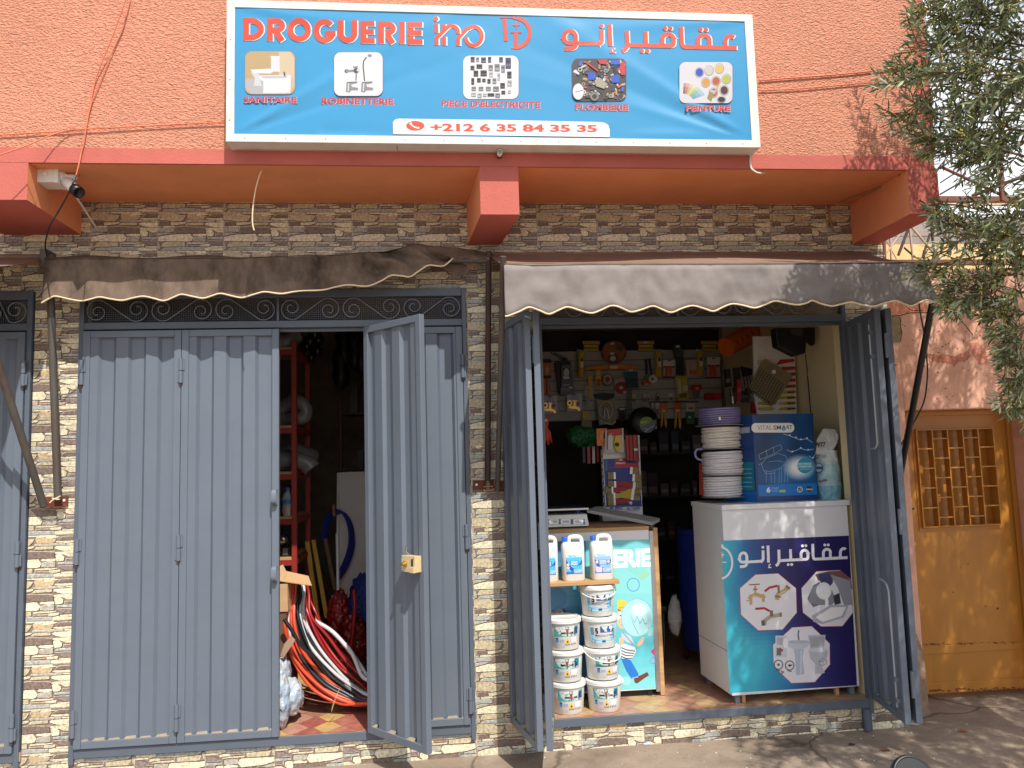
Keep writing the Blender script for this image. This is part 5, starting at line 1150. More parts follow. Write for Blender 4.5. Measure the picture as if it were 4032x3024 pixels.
# man with a big bulb
pr.poly(PC([(862,1030),(930,1045),(950,1080),(985,1140),(980,1165),(938,1175),(900,1120)]), DB); pr.poly(PC([(952,1168),(1000,1150),(1045,1128),(1057,1150),(1020,1175),(975,1208),(958,1200)]), (110, 62, 52)); pr.stroke(PC([(938,1172),(982,1160)]), 5, (120, 180, 230))
pr.poly(PC([(862,950),(870,930),(960,955),(968,985),(940,1040),(870,1035)]), (226, 228, 232))
for k in range(4): pr.stroke(PC([(866, 960+k*20), (900, 975+k*20), (962-k*6, 985+k*16)]), 4, (60, 64, 76))
pr.poly(PC([(840,690),(900,690),(925,720),(925,770),(900,830),(860,830),(840,800)]), SK); pr.poly(PC([(900,740),(930,745),(925,775),(905,775)]), SKD)
pr.circ(*cC(888, 735), 9, (248, 248, 248), 14); pr.circ(*cC(892, 738), 3.5, (30, 30, 34)); pr.circ(*cC(858, 737), 7, (248, 248, 248), 12); pr.circ(*cC(860, 740), 3, (30, 30, 34)); pr.stroke(PC([(868, 805), (895, 800), (915, 790)]), 4, (160, 60, 50)); pr.poly(PC([(838,690),(842,632),(880,632),(918,655),(935,678),(900,684),(870,692)]), (240, 204, 70)); pr.stroke(PC([(845, 690), (895, 678), (932, 678)]), 3, (180, 140, 40)); pr.stroke(PC([(842, 700), (862, 705)]), 5, (120, 70, 40))
pr.circ(*cC(975, 755), 64, (120, 190, 200), 76); pr.circ(*cC(975, 755), 61, (172, 222, 224), 73); pr.circ(*cC(990, 700), 30, (206, 236, 236), 26)
pr.stroke(PC([(985,870),(950,800),(925,730),(960,790),(975,745),(995,795),(1015,760),(1030,800),(1045,790)]), 2, (90, 130, 140)); pr.poly(PC([(870,850),(930,880),(960,940),(900,920),(866,890)]), (190, 200, 214)); pr.stroke(PC([(872,850),(920,905),(945,935)]), 3, (120, 130, 150))
for P in ([(850,895),(880,895),(880,940),(855,945)], [(970,945),(990,915),(1010,885),(1016,890),(1006,915),(1024,885),(1028,890),(1012,930),(985,955)]): pr.poly(PC(P), SK)
# man with a blue cap, mostly hidden behind the tubs
pr.poly(PC([(300,690),(380,680),(440,690),(470,720),(475,745),(440,800),(300,860)]), SKD); pr.circ(*cC(428, 738), 9, (248, 248, 248), 12); pr.circ(*cC(432, 740), 3.5, (40, 30, 30)); pr.circ(*cC(462, 732), 7, (248, 248, 248), 11); pr.circ(*cC(464, 735), 3, (40, 30, 30)); pr.poly(PC([(300,690),(355,680),(370,652),(410,648),(492,680),(490,705),(455,695),(380,722),(300,735)]), (92, 150, 196)); pr.stroke(PC([(365,715),(430,690),(492,690)]), 3, (50, 90, 140)); pr.poly(PC([(470,688),(485,705),(478,725),(465,705)]), (110, 50, 44))
pr.poly(PC([(300, 850), (372, 830), (380, 1000), (300, 1040)]), (150, 60, 60)); pr.poly(PC([(600, 820), (640, 850), (600, 870)]), (150, 70, 60)); pr.circ(*cC(430, 620), 40, (80, 150, 190), 44); pr.circ(*cC(430, 620), 37, (62, 128, 176), 41)
pr.stroke(PC([(1060,1060),(1085,1020),(1098,1040),(1098,1070),(1070,1066)]), 2.5, (150, 110, 190)); pr.poly(PC([(1070,985),(1096,962),(1098,1020),(1080,1000)]), (180, 70, 110)); pr.circ(*cC(900, 1190), 18, (150, 214, 214)); pr.rect(*cC(1050, 820), *cC(1080, 880), (150, 200, 200))
pr.build('printed_front', LC_)
# --- weighing scale
SC = thing('weighing_scale', (.78, .45, zlt), 'white electronic weighing scale with three displays on the left counter', 'scale')
x1 = at(*cA(722, 1560), .36).x; zb_ = zlt+.014; zs_ = at(*cA(500, 1518), .38).z
q = MB(); q.prism([(.45, .36, zb_), (x1, .36, zb_), (x1-.006, .40, zs_), (.45, .40, zs_)], (0, .24, 0), M['whitep']); q.build('base', SC, bevel=.008)
q = MB()
for x in (.5, x1-.05): q.lathe([(.015, zlt+.005), (.015, zb_)], (x, .42, 0), M['black'], 10)
q.box(.46, x1-.02, .37, .55, zlt+.0045, zb_-.002, M['dark']); q.build('foot', SC)
NS = Vector((0, -1, .55)).normalized(); PS = Vector((.6, .36, zb_))
fS = lambda u, v, l: atp(u, v, PS+NS*(.002+l), Vector((0, -(zs_-zb_), .04)).normalized()*1.0)
pr = Print(lambda u, v, l: atp(u, v, PS+Vector((0, -1, .4)).normalized()*(.003+l), Vector((0, -(zs_-zb_), .04)).normalized()))
pr.rect(*cA(398, 1550), *cA(692, 1588), (92, 102, 132)); 
for x in (412, 503, 600): pr.rrect(*cA(x, 1551), *cA(x+76, 1587), 3, (244, 244, 246)); pr.rect(*cA(x+16, 1560), *cA(x+64, 1577), (176, 178, 180))
pr.build('display_panel', SC)
q = MB(); zp0 = at(*cA(600, 1478), .40).z
for x in (.5, x1-.06): q.lathe([(.012, zs_-.01), (.010, zp0)], (x, .46, 0), pm(40, 52, 150, .4), 10); q.lathe([(.02, zp0-.012), (.02, zp0)], (x, .46, 0), pm(40, 52, 150, .4), 12)
q.build('pan_support', SC)
q = MB(); q.box(.42, x1+.002, .37, .70, zp0, zp0+.012, M['steel']); q.box(.43, x1-.01, .38, .69, zp0+.0122, zp0+.0125, pm(34, 78, 96, .3)); q.build('weighing_pan', SC, bevel=.004)
q = MB(); a, b_ = at(*cA(705, 1478), .62), at(*cA(1208, 1572), .42); c, d = at(*cA(705, 1500), .62), at(*cA(1208, 1598), .42)
q.prism([a, b_, d, c], (.10, .16, .012), pm(170, 170, 168, .5)); tag(q.build('counter_flap'), 'grey flat tray lying slantwise on the left counter beside the scale', 'tray')
# --- plank, jerricans, tubs
def P3(p, Y): return at(*cC(*p), Y)
zpl = at(*cC(850, 545), .04).z
TUBZ = [FL+k*.197 for k in range(5)]
q = MB(); zpk = TUBZ[4]+.002; q.box(.50, 1.148, .035, .235, zpk, zpk+.022, M['wood']); q.box(.52, .56, .06, .2, FL, zpk-.0005, M['wood']); tag(q.build('plank', bevel=.002), 'raw wooden plank laid across the plastic tubs as a shelf', 'plank')
def tub(x, y, z, blue, handle, label, seed, rot=0):
    t = thing('plastic_tub', (x, y, z), label, 'tub', 'white plastic tubs of pool chlorine')
    q = MB(); q.lathe([(.094, 0), (.099, .004), (.110, .168), (.1105, .178)], (x, y, z), M['whitep'], 36); q.build('body', t)
    q = MB(); q.lathe([(.1135, .160), (.1175, .162), (.1185, .182), (.1165, .190), (.110, .1935), (.104, .189), (0, .188)], (x, y, z), M['whitep'], 36); q.lathe([(.1192, .166), (.1192, .170)], (x, y, z), M['whitep'], 36); q.build('lid', t)
    def cy(u, v, l):   # u in degrees round the front, v height
        a = R(-90+u+rot); r_ = .0992+(v-.004)*.0671+.0012+l; return Vector((x+r_*math.cos(a), y+r_*math.sin(a), z+v))
    pr = Print(cy, M['print']); rn = random.Random(seed)
    if blue:
        pr.rect(-48, .035, 48, .145, (150, 206, 226), 20); pr.rect(-44, .05, 44, .075, (96, 178, 214), 20); pr.rect(-12, .10, 36, .138, (60, 86, 140), 12); pr.rect(2, .105, 30, .125, (190, 214, 230), 8)
        pr.rect(-30, .078, 36, .084, (40, 60, 90), 16); pr.rect(-46, .036, -30, .05, (190, 60, 70), 4); pr.rect(-6, .038, 6, .052, (30, 80, 140), 4)
        for k in range(7): pr.rect(-46, .085+k*.007, -34, .089+k*.007, (90, 130, 160), 3); pr.rect(36, .06+k*.009, 46, .065+k*.009, (80, 110, 140), 3)
        pr.trect('5', -30, .128, -19, .090, (20, 24, 34), .04); pr.rect(20, .12, 34, .136, (240, 240, 240), 4)
        for k in range(10): a, b_ = rn.uniform(-40, 36), rn.uniform(.055, .1); pr.rect(a, b_, a+rn.uniform(3, 8), b_+.004, (220, 236, 244), 3)
    else:
        pr.rect(-46, .086, 46, .148, (70, 158, 160), 20)
        for k in range(26): a, b_ = rn.uniform(-46, 40), rn.uniform(.088, .140); pr.rect(a, b_, a+rn.uniform(2, 6), b_+rn.uniform(.003, .008), rn.choice([(44, 112, 122), (110, 190, 186), (52, 92, 120), (96, 176, 178)]), 3)
        pr.poly([(-7, .146), (8, .146), (3, .118), (2, .088), (-2, .088), (-4, .118)], (130, 84, 56)); pr.rect(-22, .104, 22, .113, (26, 32, 34), 10); pr.rect(26, .092, 40, .140, (44, 66, 110), 4); pr.rect(32, .09, 42, .098, (230, 236, 240), 3)
        pr.trect('CHLORE EN GALETS', -30, .145, 26, .132, (240, 246, 246), .03)
        pr.rect(-42, .050, -32, .078, (60, 130, 200), 4); pr.rect(-42, .070, -32, .078, (30, 70, 130), 4)
        for k in range(3): pr.rect(-28, .066-k*.006, -12, .069-k*.006, (170, 176, 190), 4)
        pr.poly([(-9, .042), (9, .042), (0, .080)], (230, 190, 40)); pr.circ(0, .054, 3, (50, 44, 20), .006, 10)
        pr.rect(13, .045, 36, .080, (236, 206, 212), 6); 
        for k in range(3): pr.rect(14, .072-k*.009, 35, .078-k*.009, (246, 240, 242), 6)
        pr.trect('DANGER', -9, .039, 9, .032, (60, 60, 64), .02)
        for k in range(4): pr.circ(14+k*6.5, .036, 2.0, (80, 80, 84), .0035, 8)
        pr.rect(-24, .022, -10, .026, (180, 170, 190), 4)
    pr.build('label', t)
    if handle:
        q = MB(); P = []
        for k in range(17): a = R(-90-92+184*k/16+rot); s_ = math.sin(math.pi*k/16); P.append(Vector((x+.121*math.cos(a), y+.121*math.sin(a)-.004*s_, z+.168-.052*s_)))
        q.tube(P, .0035, M['whitep'], 6); q.build('handle', t)
    else:
        q = MB()
        for s_ in (-1, 1): q.box(x+s_*.121-.006, x+s_*.121+.006, y-.016, y+.016, z+.155, z+.176, M['whitep'])
        q.build('handle_lug', t)
X1, X2, YT_ = .800, 1.038, .130
tub(X1, YT_, TUBZ[0], 0, 0, 'chlorine tub standing on the floor at the bottom of the three-high left stack', 1, 4)
tub(X1-.006, YT_, TUBZ[1], 0, 0, 'chlorine tub in the middle of the three-high left stack', 2, -3)
tub(X1-.014, YT_, TUBZ[2], 0, 0, 'chlorine tub with its clear lid on top of the three-high left stack', 3, 6)
tub(X2, YT_, TUBZ[0], 0, 0, 'chlorine tub standing on the floor at the bottom of the four-high right stack', 4, -4)
tub(X2-.004, YT_, TUBZ[1], 0, 1, 'chlorine tub with drooping white handle, second from the floor in the right stack', 5, 12)
tub(X2-.012, YT_, TUBZ[2], 1, 0, 'white tub with pale blue label 5, third from the floor in the right stack', 6, 2)
tub(X2-.020, YT_, TUBZ[3], 1, 1, 'white tub with pale blue label 5 directly under the wooden plank', 7, -2)
def jerry(x, y, z, variant, label):
    t = thing('jerrican', (x, y, z), label, 'jerrican', 'white plastic jerricans on the plank')
    q = MB(); loft(q, [(.066, .046, 0), (.072, .050, .006), (.073, .051, .205), (.072, .050, .222), (.066, .044, .236), (.056, .034, .242)], M['whitep'], n=40, c=(x, y))
    q.M = Matrix.Translation((0, 0, z))
    H = smooth_path([(x-.022, y, .225), (x-.024, y, .255), (x-.014, y, .272), (x+.008, y, .276), (x+.040, y, .275), (x+.056, y, .266), (x+.062, y, .245), (x+.062, y, .215)], 5)
    q.tube(H, .0140, M['whitep'], 12); q.lathe([(.018, .232), (.0165, .250)], (x-.048, y, 0), M['whitep'], 16)
    q.build('body', t)
    q = MB(); q.lathe([(.0205, .2485), (.0205, .274), (.018, .277), (0, .2772)], (x-.048, y, z), pm(40, 96, 206, .35), 20); q.build('cap', t)
    pr = Print(lambda u, v, l: Vector((x+u, y-.0515-l+.6*abs(u)**2.5, z+v)))
    c1, c2_ = ((44, 150, 214), (90, 190, 232)) if variant < 2 else ((90, 140, 206), (150, 190, 226))
    pr.rect(-.052, .045, .052, .165, c2_, 4); pr.rect(-.052, .150, .052, .165, (200, 226, 240), 4); pr.poly([(-.052, .135), (-.02, .09), (0, .078), (.02, .09), (.052, .135), (.052, .110), (.02, .062), (-.02, .062), (-.052, .11)], (34, 84, 170)); pr.rect(-.030, .098, .030, .128, c1, 4); pr.rect(-.052, .045, .052, .060, (30, 110, 190), 4)
    for k in range(3): pr.rect(-.022, .120-k*.008, .022, .124-k*.008, (236, 242, 248), 3)
    for cx, cy in ((-.040, .105), (-.040, .086)) if variant < 2 else ((-.040, .115), (.036, .115)):
        pr.poly([(cx, cy+.013), (cx+.013, cy), (cx, cy-.013), (cx-.013, cy)], (200, 60, 60)); pr.poly([(cx, cy+.010), (cx+.010, cy), (cx, cy-.010), (cx-.010, cy)], (246, 246, 246)); pr.circ(cx, cy, .003, (40, 40, 40))
    for k in range(4): pr.rect(-.002, .068-k*.006, .048, .071-k*.006, (206, 230, 244), 3)
    if variant == 2: pr.rect(-.046, .05, -.008, .085, (226, 200, 214), 3)
    pr.build('label', t)
zj = zpk+.0222
jerry(.693, .135, zj, 0, 'white jerrican half hidden behind the open door leaf, left end of the plank')
jerry(.866, .130, zj, 1, 'white jerrican with blue label and blue cap between the other two on the plank')
jerry(1.053, .125, zj, 2, 'white jerrican with paler violet blue label at the right end of the plank')
# --- cap left on the pavement
q = MB(); c = atz(2540, 2925, .0); q.lathe([(.0, .046), (.018, .044), (.026, .032), (.027, .016)], c, M['whitep'], 18); q.lathe([(.0275, .018), (.034, .012)], c, pm(60, 120, 190, .4), 18); q.lathe([(.034, .011), (.038, .004), (.037, .002)], c, pm(200, 218, 232, .4), 18); tag(q.build('plastic_stopper'), 'small clear plastic pump cap with blue rim lying on the pavement by the threshold', 'plastic cap')
# ---------------------------------------------------------------- stock on the back panel of the right shop
YG, YP = 2.43, 2.5
SW = thing('slatwall_panel', (1.8, YP, 2.1), 'grey slatted display panel across the back of the right shop', 'display panel')
a, b_, c = at(*cA(345, 265), YP), at(*cA(1752, 265), YP), at(*cA(425, 802), YP)
q = MB(); ns = 7; sh = (a.z-c.z)/ns; xs0, xs1 = .70, b_.x
for k in range(ns): z0 = c.z+k*sh; q.box(xs0, xs1, YP, YP+.014, z0+.008, z0+sh, M['slat'])
q.box(xs0, xs1, YP+.012, YP+.03, c.z, a.z-.001, pm(96, 95, 92, .7)); q.build('slat_board', SW)
q = MB(); q.box(.501, 2.859, YP+.06, YP+.08, FL, 3.04, M['dark']); tag(q.build('back_partition'), 'dark brown board partition behind the slatted panel, darkened to stand for the unlit depth', 'partition')  # board coloured near black to stand for the unlit back of the shop
q = MB(); u = at(*cA(1735, 85), YP-.03); q.box(u.x-.02, u.x+.02, YP-.03, YP+.01, 2.2, 3.04, pm(120, 116, 108)); tag(q.build('upright_post'), 'slim grey upright post at the right end of the slatted panel', 'post')
TAGM = pm(232, 230, 226, .6)
def ptag(q, x, y, cv, Y, w_=22, h_=16):
    u, v = cv(x, y); q.pxr(u-w_*.28, v-h_*.28, u+w_*.28, v+h_*.28, Y, .001, TAGM)
def good(name, label, cat, cv, parts, Y=YG, group=None):
    "parts: (part name, [(points or (x0, y0, x1, y1), colour, thickness, lift)]), all in the pixels of one crop"
    P = parts[0][1][0][0]
    if len(P) == 4 and not isinstance(P[0], tuple): ctr = ((P[0]+P[2])/2, (P[1]+P[3])/2)
    else: ctr = (sum(p[0] for p in P)/len(P), sum(p[1] for p in P)/len(P))
    t = thing(name, at(*cv(*ctr), Y), label, cat, group)
    for pn, sh_ in parts:
        q = MB()
        for P, col, th, lift in sh_:
            if len(P) == 4 and not isinstance(P[0], tuple): P = [(P[0], P[1]), (P[2], P[1]), (P[2], P[3]), (P[0], P[3])]
            m_ = col if not isinstance(col, tuple) else pm(*col)
            q.px([cv(*p) for p in P], Y-lift, th, m_)
        q.build(pn, t)
    return t
def oct_(x, y, r, ry=None, n=20): return [(x+r*math.cos(6.2832*i/n), y+(ry or r)*math.sin(6.2832*i/n)) for i in range(n)]
W_, K_, Y_, O_, R_ = (216, 214, 210), (24, 24, 26), (216, 178, 40), (214, 106, 34), (170, 34, 36)
good('pliers', 'orange handled pliers on a black and orange card at the left end', 'pliers', cA, [('card', [((358, 322, 432, 470), K_, .004, 0), ((362, 350, 436, 445), O_, .003, .004)]), ('jaws', [([(392, 380), (402, 372), (414, 388), (410, 420), (396, 440), (388, 425)], (190, 190, 190), .012, .01)]), ('handle', [([(372, 470), (390, 468), (388, 590), (364, 588)], O_, .02, .012)]), ('handle', [([(398, 468), (414, 470), (430, 588), (404, 590)], O_, .02, .012)])])
good('tap_box', 'black carton standing behind the blue grey tap box', 'box', cA, [('carton', [([(460, 345), (580, 338), (600, 585), (490, 590)], (28, 27, 28), .06, .0)])], YG-.01)
good('tap_box', 'blue grey boxed kitchen tap with a picture of it on the front', 'box', cA, [('carton', [([(508, 366), (590, 362), (608, 585), (500, 600), (512, 470)], (98, 104, 124), .05, .0)]), ('picture', [([(520, 392), (572, 390), (580, 470), (530, 476)], (44, 44, 48), .001, .002), (oct_(548, 425, 22, 34), (206, 206, 210), .001, .004), ([(520, 455), (565, 452), (572, 470), (530, 474)], (232, 232, 234), .001, .004)]), ('lettering', [((522, 515, 568, 522), (190, 194, 206), .001, .002), ((500, 545, 560, 549), (170, 176, 190), .001, .002), ((500, 556, 575, 560), (170, 176, 190), .001, .002), ((566, 533, 594, 546), W_, .001, .003)])], YG-.05)
def roller(x0, y0, x1, y1, label, txt=True):
    t = thing('paint_roller_sleeve', at(*cA((x0+x1)/2, y1), YG), label, 'roller sleeve', 'yellow paint roller sleeves')
    q = MB(); a, b_ = at(*cA((x0+x1)/2, y0+14), YG-.03), at(*cA((x0+x1)/2, y1), YG-.03); r_ = (at(*cA(x1, y1), YG).x-at(*cA(x0, y1), YG).x)/2
    q.tube([a, b_], r_*.92, pm(206, 174, 66, .9, .15), 16); q.build('sleeve', t)
    q = MB(); q.px([cA(x0-4, y0-16), cA((x0+x1)/2, y0-8), cA(x1+4, y0-16), cA(x1, y0+12), cA(x0, y0+12)], YG-.03, .004, M['film']); q.build('bag', t)
    if txt:
        q = MB(); xm_, h_ = (x0+x1)/2, y1-y0; q.px([cA(xm_-4, y0+h_*.27), cA(xm_+18, y0+h_*.27), cA(xm_+18, y0+h_*.62), cA(xm_-4, y0+h_*.62)], YG-.03-r_-.001, .001, pm(236, 228, 190)); q.px([cA(xm_-2, y0+h_*.27), cA(xm_+16, y0+h_*.27), cA(xm_+16, y0+h_*.40), cA(xm_-2, y0+h_*.40)], YG-.03-r_-.0022, .001, pm(52, 62, 96)); q.build('label', t)
roller(630, 258, 690, 462, 'yellow roller sleeve hanging between the tap box and the round saw blade')
roller(1226, 256, 1284, 456, 'yellow roller sleeve hanging left of the orange blister packs')
roller(1548, 256, 1604, 450, 'yellow roller sleeve hanging right of the dark green pack')
for k, (x0, x1, lab) in enumerate(((672, 802, 'kraft headed pack of yellow strips left of the round saw blade'), (1092, 1222, 'kraft headed pack of yellow strips with a white price tag'), (1580, 1708, 'kraft headed pack of yellow strips near the orange roll'))):
    good('hanging_pack', lab, 'pack', cA, [('header_card', [((x0, 180, x1, 204), (196, 152, 96), .004, .004)]), ('contents', [((x0+6, 204, x1-6, 262), (120, 104, 60), .003, 0), ((x0+14, 212, x1-14, 228), Y_, .004, .004), ((x0+10, 240, x1-10, 256), (196, 168, 44), .004, .004)])]+([('price_tag', [((1142, 184, 1168, 198), W_, .001, .009)])] if k == 1 else []), YG+.02, 'kraft headed packs above the slatted panel')
t = good('saw_blade', 'large round brown saw blade disc at the top of the slatted panel', 'saw blade', cA, [('disc', [(oct_(912, 268, 97, 90, 32), (116, 62, 32), .004, 0)]), ('card', [(oct_(912, 262, 88, 80, 8), (168, 92, 44), .002, .004), ([(930, 190), (985, 215), (975, 265), (925, 240)], (84, 84, 50), .001, .007)]), ('hub_print', [(oct_(905, 315, 46, 38), (110, 60, 56), .001, .007), (oct_(905, 315, 22, 20), (210, 206, 206), .001, .009), ([(880, 330), (912, 335), (935, 352), (905, 358)], (70, 84, 150), .001, .009)]), ('price_tag', [((888, 192, 914, 208), W_, .001, .007), ((884, 268, 912, 286), W_, .001, .011)])])
good('spirit_level', 'long orange spirit level hung across the slatted panel below the saw blade', 'spirit level', cA, [('body', [([(697, 384), (845, 362), (945, 360), (1115, 378), (1112, 392), (940, 398), (840, 398), (700, 404)], (222, 130, 40), .03, .0)]), ('vial', [((852, 372, 880, 390), (150, 150, 60), .004, .004), ((884, 372, 944, 392), (232, 214, 160), .004, .004)])], YG-.04)
good('disc_pack', 'yellow and red carded cutting disc with white round disc', 'pack', cA, [('card', [((771, 396, 812, 522), (216, 176, 50), .004, 0), ((780, 470, 806, 526), (190, 60, 40), .004, .002)]), ('disc', [(oct_(862, 480, 44, 48, 24), (52, 48, 48), .004, 0), (oct_(864, 478, 36, 40, 24), (180, 172, 164), .004, .002), (oct_(862, 476, 20, 22), (150, 50, 50), .004, .004)])])
good('disc_pack', 'clear pack with a dark red circular blade above the water hose kit', 'pack', cA, [('bag', [([(915, 480), (960, 455), (1010, 470), (1018, 600), (925, 610)], (170, 168, 178), .002, 0)]), ('disc', [(oct_(968, 540, 48, 48, 24), (160, 30, 40), .004, .004), (oct_(968, 540, 14), (206, 200, 200), .002, .007)]), ('price_tag', [((982, 566, 1006, 580), W_, .001, .009)])])
good('hanging_pack', 'teal and silver carded pack with a white price tag', 'pack', cA, [('card', [([(990, 395), (1092, 390), (1102, 545), (1004, 540)], (48, 84, 92), .006, 0), ([(1000, 470), (1088, 468), (1096, 535), (1008, 532)], (30, 60, 72), .004, .006), ([(992, 400), (1092, 396), (1093, 415), (993, 420)], (120, 150, 160), .001, .008)]), ('price_tag', [((1030, 398, 1056, 414), W_, .001, .01)])], YG-.02)
good('tape_measure', 'white and red tape measures on black straps', 'tape measure', cA, [('strap', [([(1152, 322), (1166, 320), (1172, 430), (1158, 450)], K_, .01, 0), ([(1178, 320), (1192, 318), (1210, 445), (1196, 445)], K_, .01, 0)]), ('red_case', [(oct_(1165, 502, 36, 22, 16), (222, 66, 40), .03, .01)]), ('white_case', [(oct_(1213, 472, 32, 32, 20), (226, 222, 214), .03, .02), (oct_(1210, 472, 11, 11, 12), (70, 66, 60), .002, .022)]), ('green_case', [((1152, 448, 1176, 476), (50, 150, 70), .03, .012)]), ('price_tag', [((1150, 506, 1180, 520), W_, .001, .013)])])
def blister(x0, y0, x1, y1, label, two=True):
    mid = (x0+x1)/2; w2 = (x1-x0)
    good('blister_pack', label, 'blister pack', cA, [('card', [((x0, y0, x1, y0+(y1-y0)*.36), (224, 220, 222), .004, 0), ((x0+2, y0+(y1-y0)*.36, x1-1, y1-8), (190, 170, 176), .004, 0), ((x0+4, y0+(y1-y0)*.36, x1-6, y0+(y1-y0)*.44), (60, 44, 60), .002, .003), ((x0-4, y1-8, x1, y1), (40, 44, 70), .03, .01)]), ('contents', [((x0+w2*(.22+k*.3), y0+(y1-y0)*.38, x0+w2*(.42+k*.3), y1-12), (226, 92, 50), .018, .018) for k in range(2)]), ('euro_slot', [((mid-w2*.12, y0+5, mid+w2*.12, y0+12), K_, .001, .002)])], YG-.02, 'orange blister packs on the right half of the slatted panel')
blister(1290, 324, 1386, 462, 'blister pack with two orange tools, left of the dark green pack')
blister(1628, 306, 1728, 466, 'blister pack with orange tools near the right end of the panel')
good('blister_pack', 'clear blister pack of small orange tips beside the dark green pack', 'blister pack', cA, [('card', [([(1464, 325), (1556, 320), (1568, 458), (1470, 464)], (196, 180, 172), .004, 0)]), ('contents', [((1480+k*14, 360, 1488+k*14, 440), (206, 196, 190), .01, .01) for k in range(6)]+[((1490, 405, 1545, 438), (224, 104, 60), .012, .012)])], YG-.02)
good('hanging_pack', 'tall dark green carded pack with a white price tag', 'pack', cA, [('card', [([(1352, 215), (1375, 202), (1425, 204), (1444, 230), (1452, 445), (1392, 442), (1385, 330)], (38, 60, 56), .01, 0)]), ('tools', [([(1380, 240), (1440, 238), (1444, 300), (1385, 300)], (70, 84, 78), .012, .012), ([(1392, 350), (1446, 348), (1448, 440), (1394, 438)], (20, 46, 52), .006, .008)]), ('price_tag', [((1388, 214, 1416, 230), W_, .001, .013)])], YG-.03)
good('hanging_pack', 'yellow carded set of chrome fittings in a clear blister', 'pack', cA, [('card', [([(1380, 452), (1470, 448), (1488, 625), (1408, 636)], (206, 180, 60), .006, 0)]), ('contents', [([(1400, 475), (1420, 470), (1432, 580), (1412, 590)], (206, 204, 190), .016, .014), ([(1440, 530), (1478, 520), (1480, 560), (1446, 570)], (216, 210, 180), .016, .014), ([(1412, 590), (1470, 575), (1474, 615), (1416, 622)], (110, 96, 40), .008, .01)])], YG-.03)
good('hanging_pack', 'red topped clear pack hanging below the orange blister packs', 'pack', cA, [('header_card', [([(1500, 520), (1586, 514), (1580, 560), (1508, 560)], (190, 30, 34), .008, 0)]), ('contents', [([(1512, 560), (1574, 560), (1562, 622), (1526, 628)], (120, 108, 104), .012, 0)]), ('price_tag', [((1538, 538, 1566, 550), W_, .001, .003)])])
good('tool_box', 'red box with a lighter red lid standing above the purple hose coil', 'box', cA, [('body', [((1616, 580, 1740, 632), (190, 30, 34), .05, 0)]), ('label', [([(1680, 580), (1738, 578), (1740, 628), (1694, 630)], (204, 60, 58), .001, .002)])], YG-.08)
for x0, y0, x1, y1, lab in ((364, 602, 478, 738, 'brass tap with red wheel on a white card behind the door leaf'), (552, 584, 668, 722, 'brass tap on a white card below the blue grey tap box')):
    kx = x0-364; ky = y0-602
    good('tap_pack', lab, 'tap', cA, [('card', [((x0, y0, x1, y1), (206, 200, 206), .004, 0), ((x0+30, y0+8, x1-28, y0+50), (176, 176, 200), .001, .002)]), ('tap', [([(405+kx, 655+ky), (440+kx, 655+ky), (440+kx, 663+ky), (428+kx, 664+ky), (430+kx, 700+ky), (462+kx, 712+ky), (466+kx, 735+ky), (452+kx, 736+ky), (446+kx, 722+ky), (375+kx, 716+ky), (375+kx, 702+ky), (412+kx, 700+ky), (416+kx, 664+ky), (405+kx, 663+ky)], M['brass'], .02, .016)]), ('washer', [(oct_(384+kx, 675+ky, 20, 22), M['brass'], .008, .008), (oct_(384+kx, 675+ky, 9, 10), K_, .001, .0095)]), ('washer', [(oct_(450+kx, 678+ky, 12, 13), (150, 50, 44), .008, .008), (oct_(450+kx, 678+ky, 5), (206, 190, 180), .001, .0095)]), ('euro_slot', [((405+kx, 606+ky, 432+kx, 614+ky), K_, .001, .002)])], YG, 'brass taps on white cards')
good('spatula', 'yellow and silver spatula in a clear bag in the middle of the panel', 'spatula', cA, [('handle', [([(712, 450), (740, 446), (746, 525), (718, 530)], Y_, .012, .008), ([(720, 540), (742, 540), (748, 608), (724, 610)], Y_, .012, .008)]), ('bag', [([(695, 520), (755, 540), (765, 640), (730, 680), (680, 600)], M['film'], .004, 0)]), ('blade', [([(692, 610), (720, 605), (726, 660), (705, 672)], (160, 164, 160), .004, .004)])])
good('hose_kit', 'clear bag with a curved white tap hose under a black header', 'hose kit', cA, [('header_card', [([(755, 590), (830, 580), (915, 584), (910, 620), (850, 640), (770, 625)], K_, .008, .006)]), ('bag', [([(775, 620), (920, 620), (928, 810), (800, 828)], (150, 142, 130), .004, 0)]), ('picture', [(oct_(838, 675, 30, 32), (150, 130, 96), .001, .003)])], YG-.04)
q = MB(); q.tube([at(*cA(x, y), YG-.06) for x, y in oct_(850, 715, 50, 72, 20)], .006, pm(214, 196, 160, .35), 8, closed=True); q.tube(smooth_path([at(*cA(x, y), YG-.06) for x, y in ((808, 790), (850, 812), (900, 822), (922, 800))], 4), .006, pm(220, 214, 206, .35), 8); q.tube(smooth_path([at(*cA(x, y), YG-.055) for x, y in ((838, 770), (838, 715), (850, 700), (862, 716), (872, 770))], 4), .007, M['steel'], 8); tag(q.build('tap_hose'), 'cream hose ring and chrome bend showing through the clear bag', 'hose')
good('hanging_pack', 'small yellow carded label above the green net bag', 'pack', cA, [('card', [((672, 722, 732, 786), (206, 186, 96), .004, 0), ((680, 730, 726, 778), (206, 170, 40), .001, .002)]), ('bag', [([(665, 790), (740, 790), (745, 850), (660, 850)], (150, 130, 100), .006, 0)])])
